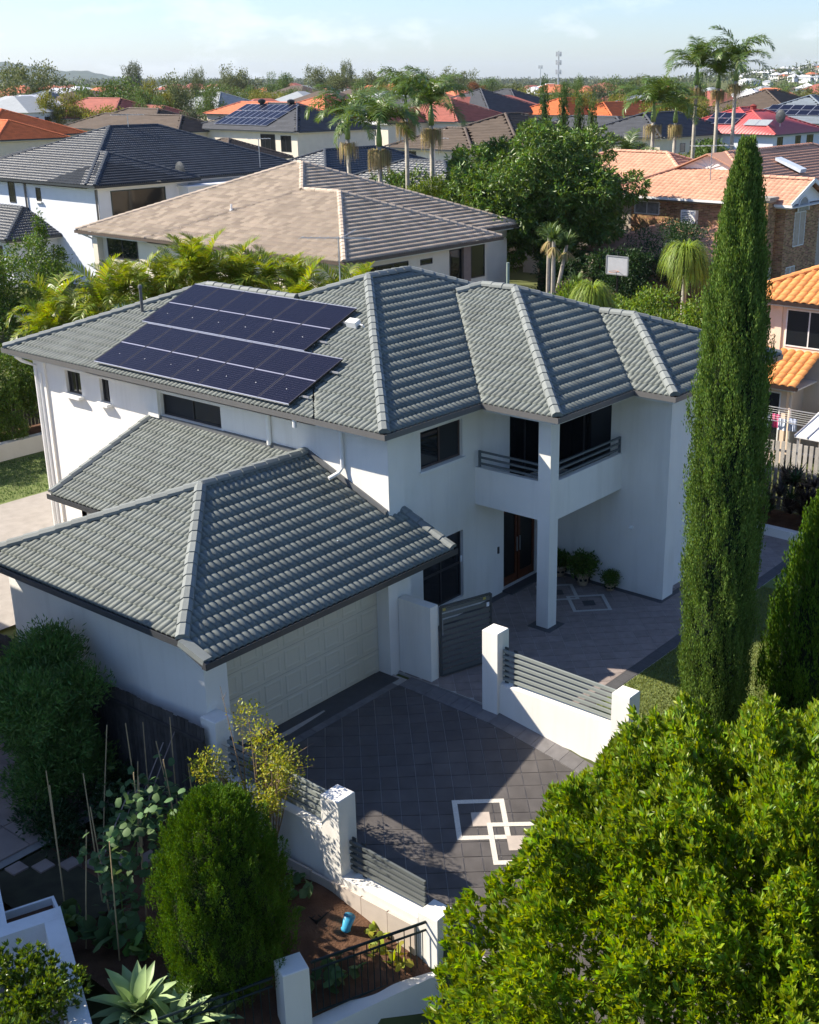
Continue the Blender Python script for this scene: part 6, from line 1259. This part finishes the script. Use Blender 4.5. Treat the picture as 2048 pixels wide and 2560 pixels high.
TREES = [(143,236,14.0,14.1,'gum'),(108,175,8.8,6.5,'gold'),(111,173,8.7,6.5,'gold'),(125,188,10.8,7.1,'green'),(132,189,12.4,13.6,'green'),(130,178,10.6,6.9,'green'),(240,327,15.6,7.4,'grey'),(135,181,10.5,6.3,'gold'),(150,194,12.1,9.3,'gum'),(185,230,13.0,5.0,'gum'),(149,182,10.4,6.5,'green'),(92,119,8.1,4.4,'grey'),(266,305,15.1,11.5,'gum'),(256,301,13.5,7.9,'gum'),(210,235,9.1,9.6,'gold'),(309,334,12.7,9.0,'green'),(291,310,13.8,5.1,'green'),(321,323,14.8,10.6,'gum'),(342,330,16.7,6.3,'gum'),(289,284,13.4,12.2,'gum'),(334,309,14.8,13.6,'gum'),(334,294,15.0,5.3,'gum'),(360,310,14.0,14.1,'gum'),(351,290,14.0,13.6,'gum'),(356,284,14.9,13.6,'gum'),(277,253,10.6,7.5,'gold'),(244,230,12.2,6.8,'green'),(320,249,10.9,8.1,'rust'),(410,312,12.4,10.2,'green'),(319,233,10.2,10.6,'gum'),(249,176,9.4,9.3,'gold'),(230,152,11.7,5.2,'green'),(240,155,11.5,4.4,'green'),(226,140,9.9,5.5,'grey'),(245,147,11.3,7.8,'green'),(264,153,12.3,6.2,'gum'),(241,133,10.4,8.5,'gold'),(147,77,9.2,7.2,'gold'),(175,87,9.0,7.6,'gold'),(251,114,9.4,5.7,'green'),(263,112,10.1,5.8,'green'),(257,103,9.4,7.5,'gum'),(239,94,8.8,5.3,'gold'),(222,252,10.1,7.9,'green'),(244,258,9.3,9.6,'green'),(206,225,8.6,8.3,'gold'),(178,210,9.4,7.5,'green'),(292,202,9.7,7.2,'green'),(182,115,8.8,6.8,'gold'),(203,119,8.9,6.5,'gold'),(213,101,8.5,6.5,'green'),(279,126,8.4,12.4,'gum'),(292,121,8.8,9.6,'gum'),(98,146,8.0,6.9,'gold'),(110,150,8.3,4.6,'green'),(232,165,5.9,8.6,'grey'),(222,150,6.1,7.9,'green'),(246,167,4.1,7.0,'green'),(161,169,4.5,7.7,'gum'),(189,231,5.9,5.9,'gum'),(151,230,4.1,5.3,'gum'),(143,196,6.5,8.2,'green'),(157,183,6.2,7.3,'green'),(263,102,6.4,8.4,'green'),(124,228,6.3,6.1,'green'),(176,209,3.8,7.6,'green'),(128,220,4.6,7.6,'green'),(306,274,4.0,9.2,'gum'),(336,131,4.9,7.5,'gum'),(268,286,3.8,5.7,'green'),(365,261,4.1,6.6,'gum'),(240,266,5.2,8.3,'gum'),(337,254,4.8,6.7,'gum'),(299,116,4.7,7.5,'green'),(297,330,5.3,6.9,'green'),(276,323,5.5,8.3,'green'),(313,109,3.9,8.9,'gold'),(288,117,5.8,6.6,'green'),(270,251,4.0,8.8,'gum'),(316,165,4.4,9.0,'gold'),(374,146,5.9,6.0,'gum'),(216,228,4.9,5.9,'gold'),(408,196,5.0,7.5,'grey'),(227,262,5.1,8.7,'gum'),(313,328,6.4,8.1,'gum'),(303,139,5.1,7.2,'gold'),(327,151,5.9,8.3,'grey'),(248,187,4.6,7.3,'grey'),(240,292,5.9,8.0,'green'),(334,128,4.3,8.5,'gum'),(267,215,5.6,7.1,'gold'),(350,241,4.7,8.0,'grey'),(342,137,6.3,6.1,'grey'),(262,246,4.7,6.0,'green'),(211,291,6.1,6.5,'gum'),(355,216,4.3,8.5,'gold'),(340,288,4.6,7.8,'grey'),(287,353,4.3,7.9,'gold'),(280,190,5.7,7.7,'gum'),(426,155,4.2,9.1,'gum'),(218,251,4.3,5.5,'gum'),(406,443,5.3,6.9,'grey'),(419,182,6.4,6.8,'gum'),(550,259,6.9,10.0,'gold'),(385,280,6.9,7.1,'gold'),(343,408,5.5,7.5,'gold'),(441,306,5.5,8.2,'gold'),(371,334,5.5,6.2,'grey'),(229,422,7.0,8.1,'green'),(429,485,7.0,8.0,'green'),(421,370,7.5,7.5,'green'),(410,307,8.4,7.8,'gum'),(326,579,6.1,10.1,'green'),(358,323,7.2,7.5,'green'),(242,422,6.4,7.6,'gold'),(419,511,7.7,7.2,'green'),(552,271,6.0,8.1,'gum'),(492,417,8.1,9.9,'gum'),(454,258,6.9,7.2,'green'),(396,237,6.2,8.3,'gold'),(251,381,6.9,8.3,'gum'),(525,237,5.1,9.1,'gum'),(485,364,8.3,8.7,'gum'),(449,406,7.5,9.7,'gum'),(421,211,7.9,8.4,'gum'),(475,364,6.7,7.3,'green'),(428,385,6.7,7.3,'green'),(411,401,5.2,8.9,'green'),(560,288,7.3,6.2,'grey'),(338,327,6.4,7.6,'gum'),(453,222,7.3,9.5,'grey'),(616,276,7.5,8.1,'green'),(441,323,5.6,8.4,'gum'),(469,375,7.6,7.2,'gold'),(489,379,8.1,6.7,'gum'),(322,514,6.7,7.5,'grey'),(322,339,7.4,6.3,'grey'),(434,285,8.3,8.0,'green'),(362,449,5.9,9.0,'gold'),(593,226,8.0,8.0,'gum'),(355,499,7.3,6.4,'grey'),(323,560,6.8,8.0,'gum'),(510,235,6.1,9.1,'gum'),(418,341,8.0,9.6,'gum'),(423,275,5.4,9.6,'grey'),(376,332,7.5,7.3,'green'),(424,506,7.5,9.5,'gum'),(355,531,7.3,9.5,'gum'),(500,194,5.1,9.8,'green'),(467,276,5.3,6.0,'green'),(332,455,8.3,8.6,'green'),(405,737,8.1,9.4,'gum'),(554,627,5.7,9.6,'gum'),(559,587,8.1,7.3,'green'),(523,807,7.6,10.1,'gum'),(511,458,8.2,7.8,'gum'),(764,496,6.7,11.2,'gum'),(692,380,6.6,7.6,'green'),(464,802,7.0,9.9,'gold'),(715,722,6.3,8.6,'gum'),(477,511,8.5,8.3,'green'),(434,610,5.2,9.0,'grey'),(635,242,5.2,9.5,'gum'),(396,562,7.9,9.8,'gold'),(479,522,5.2,10.1,'gum'),(448,712,7.4,9.5,'gum'),(488,496,5.9,8.0,'green'),(804,564,8.3,7.9,'grey'),(619,532,6.9,7.0,'green'),(621,337,8.4,7.0,'gum'),(676,327,5.1,8.8,'gum'),(675,660,6.8,7.5,'gum'),(719,312,6.6,10.1,'green'),(565,452,6.7,9.7,'green'),(698,361,5.5,6.9,'green'),(805,515,8.4,10.0,'green'),(476,789,5.2,7.8,'green'),(895,414,5.3,10.6,'gum'),(752,438,8.1,9.7,'green'),(655,509,7.9,9.5,'gum'),(787,478,5.9,10.6,'gum'),(617,489,6.1,7.1,'gum'),(647,428,5.2,9.8,'gold'),(356,624,8.4,9.9,'gum'),(908,439,7.1,8.2,'gum'),(411,623,6.3,7.1,'gold'),(828,424,5.3,9.3,'green'),(592,420,7.7,8.2,'gum'),(431,659,8.2,8.5,'gum'),(399,566,7.3,7.0,'gum'),(825,321,5.4,10.4,'gum'),(627,408,5.0,10.3,'green'),(733,656,6.4,8.0,'green'),(695,358,6.8,9.8,'green'),(657,698,7.8,10.0,'gum'),(660,479,5.5,10.3,'gum'),(491,510,6.4,9.5,'green'),(682,303,7.8,7.8,'grey'),(637,581,5.3,7.6,'grey'),(417,747,7.1,7.5,'gum'),(452,794,7.1,9.2,'gold'),(684,618,6.4,11.4,'gold'),(845,361,7.3,9.3,'gum'),(603,645,7.4,9.1,'green'),(439,526,7.7,8.8,'grey'),(720,714,5.1,11.5,'green'),(491,801,7.3,11.3,'green'),(812,528,7.6,9.8,'green'),(527,471,5.4,7.8,'gold'),(726,709,7.3,8.9,'grey'),(574,479,7.4,7.8,'green'),(728,1120,6.9,11.7,'green'),(666,838,6.0,11.1,'gold'),(767,1235,5.3,10.5,'green'),(641,836,7.0,11.2,'gold'),(1036,631,6.5,10.3,'green'),(750,874,7.1,12.2,'green'),(780,764,6.0,10.0,'gold'),(651,901,7.1,10.5,'grey'),(706,790,8.3,7.9,'gold'),(1086,436,8.0,10.7,'green'),(1186,540,7.8,12.2,'gum'),(648,884,5.3,8.0,'gold'),(1112,642,6.5,9.4,'green'),(1222,764,8.3,11.6,'gum'),(954,1014,5.7,9.8,'green'),(976,905,7.6,8.3,'gum'),(1142,474,5.0,12.6,'green'),(572,853,6.3,8.8,'grey'),(717,1165,7.5,9.6,'gum'),(1303,692,7.6,9.3,'green'),(802,832,6.7,10.9,'gum'),(915,711,6.2,11.7,'gold'),(809,780,8.5,8.7,'grey'),(602,978,5.3,9.8,'green'),(928,760,8.3,8.0,'green'),(590,885,7.9,7.9,'gum'),(634,1111,8.3,12.2,'gum'),(577,965,8.4,9.5,'gum'),(1111,941,7.1,12.8,'gum'),(795,685,6.4,10.9,'gum'),(1304,633,7.3,11.6,'gold'),(521,896,7.7,9.1,'gum'),(1097,479,8.5,11.4,'green'),(780,1135,6.5,13.2,'green'),(734,968,5.9,10.0,'green'),(637,1146,7.7,11.8,'gum'),(628,1019,8.1,12.0,'green'),(1119,776,6.7,9.7,'gum'),(633,939,8.2,12.0,'gum'),(685,1211,5.3,8.7,'grey')]
HOUSES = [(290,297,'b',0),(299,274,'o',0),(493,334,'r',0),(452,287,'r',0),(245,183,'r',0),(243,286,'b',0),(233,268,'g',0),(263,295,'o',0),(324,348,'b',0),(311,386,'w',0),(371,440,'w',0),(123,201,'r',0),(111,185,'w',0),(216,331,'w',0),(204,292,'o',0),(356,345,'w',0),(301,256,'r',0),(353,288,'o',0),(433,315,'w',0),(359,167,'w',0),(335,149,'o',0),(432,243,'w',0),(502,356,'w',0),(237,236,'r',0),(418,395,'o',0),(447,468,'b',0),(466,544,'o',0),(170,204,'w',0),(287,300,'b',0),(356,288,'g',0),(268,103,'r',0),(482,393,'b',0),(362,459,'r',0),(320,561,'w',0),(379,483,'g',0),(210,112,'g',0),(216,367,'o',0),(456,258,'b',0),(422,395,'o',0),(285,223,'w',0),(355,133,'b',0),(473,360,'b',0),(168,281,'w',0),(270,419,'o',0),(254,128,'o',0),(106,179,'g',0),(181,141,'o',0),(394,591,'o',0),(332,130,'r',0),(214,191,'o',0),(429,525,'r',0),(394,403,'g',0),(458,292,'b',0),(624,278,'b',0),(564,446,'o',0),(166,130,'r',0),(465,301,'r',0),(221,381,'w',0),(471,292,'g',0),(464,383,'o',0),(461,287,'r',0),(245,399,'o',0),(550,225,'r',0),(354,528,'r',0),(275,256,'o',0),(548,466,'b',0),(402,416,'r',0),(366,416,'b',0),(217,344,'o',0),(372,262,'w',0),(165,232,'b',0),(286,400,'o',0),(266,114,'r',0),(385,305,'g',0),(455,365,'w',0),(272,218,'o',0),(172,204,'r',0),(493,479,'r',0),(456,405,'o',0),(254,99,'o',0),(176,196,'r',0),(481,242,'r',0),(449,253,'b',0),(504,358,'r',0),(379,582,'o',0),(245,280,'o',0),(498,493,'o',0),(126,211,'r',0),(605,256,'w',0),(241,372,'g',0),(530,517,'r',0),(488,338,'o',0),(684,296,'b',0),(209,218,'g',0),(282,427,'o',0),(481,331,'w',0),(261,249,'b',0),(420,164,'g',0),(692,329,'b',0),(394,407,'g',0),(445,497,'o',0),(131,197,'b',0),(341,393,'r',0),(406,481,'r',0),(319,296,'o',0),(179,267,'o',0),(246,232,'g',0),(147,210,'b',0),(295,365,'b',0),(423,228,'r',0),(277,213,'o',0),(433,278,'o',0),(130,176,'b',0),(396,279,'r',0),(192,141,'r',0),(249,369,'w',0),(446,468,'r',0),(524,362,'r',0),(367,647,'r',0),(413,165,'r',0),(488,477,'b',0),(419,460,'o',0),(470,296,'r',0),(281,399,'r',0),(371,305,'b',0),(207,101,'r',0),(203,182,'g',0),(175,248,'g',0),(359,242,'o',0),(399,411,'g',0),(598,419,'g',0),(443,304,'o',0),(274,263,'o',0),(377,394,'b',0),(541,303,'r',0),(159,132,'w',0),(108,185,'g',0),(255,391,'b',0),(432,196,'r',0),(168,141,'b',0),(495,253,'g',0),(357,614,'g',0),(560,225,'g',0),(225,350,'o',0),(251,351,'r',0),(270,261,'w',0),(452,460,'o',0),(544,251,'g',0),(405,594,'b',0),(156,156,'b',0),(245,205,'r',0),(607,353,'w',0),(389,213,'b',0),(275,165,'r',0),(593,372,'r',0)]
HILLH = [(1305,623),(1245,512),(1339,653),(1102,505),(1025,477),(1245,599),(1017,493),(1556,687),(1223,504),(1090,438),(1019,489),(1335,656),(1303,547),(1291,536),(1383,559),(1125,495),(1267,573),(1169,482),(1464,684),(1301,637),(1378,654),(1085,471),(1263,533),(1488,691),(1211,505),(1104,471),(1076,475),(1538,665),(1057,455),(1287,571),(1110,499),(1264,592),(1375,674),(1176,554),(1176,573),(1208,486),(1199,584),(1095,438),(1137,524),(1291,551),(1477,720),(1395,647),(1504,678),(1134,556),(1164,543),(1320,546),(1299,599),(1358,559),(1386,625),(1257,545),(1099,496),(1507,682),(1220,567),(1358,591),(1257,602),(1061,446),(1420,691),(1082,437),(1349,660),(1377,644)]
KLAB = {'gum': 'grey-green gum tree', 'green': 'dense dark green tree', 'gold': 'yellow-green leafy tree', 'grey': 'thin-leaved grey tree', 'rust': 'rust-brown autumn tree'}
def place_words(x, y):
    a = math.degrees(math.atan2(y - CAMPOS.y, x - CAMPOS.x) - YAW); d = math.hypot(x - CAMPOS.x, y - CAMPOS.y)
    s_ = 'at the left end of the skyline' if a > 16 else 'left of centre on the skyline' if a > 8 else 'above the centre palms' if a > 2 else 'right of centre by the masts' if a > -7 else 'at the right end of the skyline'
    return ('close behind the rooftops ' if d < 260 else 'among the middle roofs ' if d < 520 else 'far off ') + s_
for i, (x, y, h, w, k) in enumerate(TREES):
    lab = ('tall ' if h > 11 else 'low ' if h < 7 else '') + KLAB[k] + ' ' + place_words(x, y); bgtree(lab, x, y, h, w, k, lab)
HC = {'r': (RRED, 'red'), 'o': (RSAL, 'orange'), 'b': (RBR, 'brown'), 'g': (RGR, 'grey'), 'w': (RWH, 'white')}
SH = {}
def small_house(x, y, c, label, group, sc=1.0):
    if c not in SH:
        rm = MB(); a, b, hh, r = 7.0, 5.5, 5.6, 2.3; q = [(-a, -b, hh), (a, -b, hh), (a, b, hh), (-a, b, hh), (-a + 4.8, 0, hh + r), (a - 4.8, 0, hh + r)]
        rm.v = q; rm.f = [(0, 1, 5, 4), (1, 2, 5), (2, 3, 4, 5), (3, 0, 4), (3, 2, 1, 0)]; me = bpy.data.meshes.new('roof'); me.from_pydata(rm.v, [], rm.f); me.materials.append(HC[c][0])
        wb = MB().box(-a + .5, a - .5, -b + .5, b - .5, -3, hh - .02); we = bpy.data.meshes.new('wall'); we.from_pydata(wb.v, [], wb.f); we.materials.append({'w': WHITEFAR, 'b': CREAM2, 'r': CREAM2, 'o': CREAM, 'g': WHITEFAR}[c])
        wi = MB()
        for k in range(4): wi.box(-a + 1.6 + k * 3.1, -a + 3.1 + k * 3.1, -b + .45, -b + .5, 3.4, 4.9).box(-a + .45, -a + .5, -b + 1.2 + k * 2.3, -b + 2.3 + k * 2.3, 3.4, 4.9)
        w1 = bpy.data.meshes.new('windows'); w1.from_pydata(wi.v, [], wi.f); w1.materials.append(GLASS); SH[c] = (me, we, w1)
    t = thing('small_house', label, 'house', (x, y, float(ground_z(x, y))), group); t.rotation_euler.z = random.choice((0, 1.571, .4, -.3)); t.scale = (sc, sc, sc)
    ob('roof', SH[c][0], t); w_ = ob('wall', SH[c][1], t); ob('window_row', SH[c][2], w_)
for (x, y, c, _) in HOUSES: small_house(x, y, c, 'small %s-roofed house %s' % (HC[c][1], place_words(x, y)), 'distant %s-roofed houses %s' % (HC[c][1], place_words(x, y)), random.uniform(.8, 1.15))
for (x, y) in HILLH: small_house(x, y, random.choice('wwwgo'), 'tiny pale house on the far hillside near the right skyline', 'houses on the far hillside', random.uniform(.55, .95))
# distant woods and hill
def woods(name, label, p, q, depth, n, h, L, m):
    k = RNG.random(n); P = np.stack([p[0] + (q[0] - p[0]) * k + RNG.normal(size=n) * depth, p[1] + (q[1] - p[1]) * k + RNG.normal(size=n) * depth], 1); hh = h * (.5 + .35 * np.sin(k * 90) * np.sin(k * 37 + 1) + .25 * RNG.random(n))
    z0 = ground_z(P[:, 0], P[:, 1]); P = np.repeat(P, 26, 0) + RNG.normal(size=(n * 26, 2)) * L * 1.6; zz = np.repeat(z0, 26) + np.repeat(hh, 26) * RNG.random(n * 26) ** .6
    V, F = leaves_np(np.stack([P[:, 0], P[:, 1], zz], 1), rnd_dirs(n * 26), L * RNG.uniform(.6, 1.3, n * 26), L * .6); tag(mesh_np(name, V, F, m), label, 'woods', kind='stuff')
woods('woods', 'dark band of distant woods on the skyline', (1837, 1342), (2054, 980), 120, 900, 15, 3.2, LF_GREY); woods('woods', 'far band of trees on the left half of the skyline', (1200, 2000), (1837, 1342), 150, 1100, 15, 3.4, LF_GREY)
woods('woods', 'trees scattered over the far right hillside', (1180, 640), (1420, 420), 130, 500, 10, 3.0, LF_GREY); woods('woods', 'leafy belt of suburb trees below the skyline', (480, 620), (980, 330), 200, 900, 6.5, 2.0, LF_GUM2)
woods('woods', 'leafy belt of suburb trees on the left', (180, 480), (480, 620), 90, 500, 5.5, 1.6, LF_GUM2)
hx = np.linspace(-1200, 420, 60); hy = np.linspace(-500, 500, 14); X, Y = np.meshgrid(hx, hy, indexing='ij')
prof = 78 * np.exp(-((X + 330) / 260) ** 2) + 46 * np.exp(-((X + 20) / 190) ** 2) + 30 * np.exp(-((X - 220) / 120) ** 2) + 95 * np.exp(-((X + 800) / 330) ** 2); Z = (prof + 2.5 * np.sin(X / 23) + 2 * np.sin(X / 9.7)) * np.exp(-(Y / 330) ** 2) - 8
a0 = Vector((-0.855 * -1, 0.518 * -1, 0)); I = np.arange(60 * 14).reshape(60, 14); F = np.stack([I[:-1, :-1].ravel(), I[1:, :-1].ravel(), I[1:, 1:].ravel(), I[:-1, 1:].ravel()], 1)
ex = np.array([.829, -.559]); ey = np.array([.559, .829]); bx0 = np.array([2978., 4595.]); XY = bx0 + X[..., None] * ex + Y[..., None] * ey
tag(mesh_np('hill', np.stack([XY[..., 0], XY[..., 1], Z], -1), F, mat('forest_far', (.045, .065, .035), .95, .3, .01), smooth=True), kind='structure')
# masts
def mast(label, x, y, h, r, heads):
    t = thing('radio_mast', label, 'mast', (x, y, float(ground_z(x, y)))); MB().tube([(0, 0, 0), (0, 0, h)], [r, r * .6], 6).build('pole', STEEL, t)
    for z in heads:
        mb = MB()
        for k in range(5): a = k * 1.257; mb.box(-.16, .16, -.16, .16, z - 1.1, z + 1.1); mb.v[-8:] = [(math.cos(a) * 1.3 + p[0], math.sin(a) * 1.3 + p[1], p[2]) for p in mb.v[-8:]]
        mb.tube([(1.3 * math.cos(a), 1.3 * math.sin(a), z) for a in np.linspace(0, 6.283, 11)], .06, 4); mb.build('antenna_ring', STEEL, t)
mast('telephone mast with three rings of antennas on the skyline', 517, 351, 24, .55, (14, 18.5, 22.5)); mast('thin mast on the skyline beside the telephone mast', 716, 503, 20.5, .35, (19.5,)); mast('slim pale pole before the far hillside', 624, 260, 17, .3, ())
cypress('slim dark cypress at the left picture edge beyond the orange roof', (40.5, 84.5, .8), 9.5, .55, 380, 12, .16); cypress('narrow cypress pair member beyond the brown roof near the right edge', (190, 95, 1), 11, .7, 300, 10, .2, group='far cypress pair'); cypress('second narrow cypress of the far pair near the right edge', (188, 93, 1), 9.5, .7, 300, 10, .2, group='far cypress pair')
for (x, y, z, s, lab) in ((42.0, 38.0, 5.6, 3.4, 'dark leafy tree behind the centre palms'), (39.0, 41.5, 4.6, 2.4, 'yellow-green shrub tree left of the centre palms'), (79, 36.5, 4.6, 3.4, 'golden-green tree behind the right palms'), (86, 38, 5.2, 3.0, 'leafy tree behind the tallest palm trunks'), (56.5, 72, 4.0, 1.6, 'small dark conifer-like trees above the navy ridge')):
    lob = [(random.uniform(-1, 1) * s * .6, random.uniform(-1, 1) * s * .6, z * .75 + random.uniform(-.5, .5) * z * .7, s * .32, s * .32, s * .28) for i in range(18)]
    tree('leafy_tree', lab, 'tree', (x, y, .9), lob, 900, 9, .3, .3, .13, LF_GOLD if 'ellow' in lab or 'olden' in lab else LF_GUM2, .15)
# ------------------------------------------------------------------ haze over the whole place
HAZE = True
if HAZE:
    hz = MB().box(-2500, 9000, -2500, 9000, -60, 130).build('haze', bpy.data.materials.new('haze_air')); tag(hz, kind='stuff')
    hm = hz.data.materials[0]; hm.use_nodes = True; hn_ = hm.node_tree.nodes; hn_.remove(hn_['Principled BSDF']); pv = hn_.new('ShaderNodeVolumePrincipled'); pv.inputs['Color'].default_value = (.75, .85, 1, 1); pv.inputs['Density'].default_value = .00005; pv.inputs['Anisotropy'].default_value = .3
    hm.node_tree.links.new(pv.outputs[0], hn_['Material Output'].inputs['Volume'])
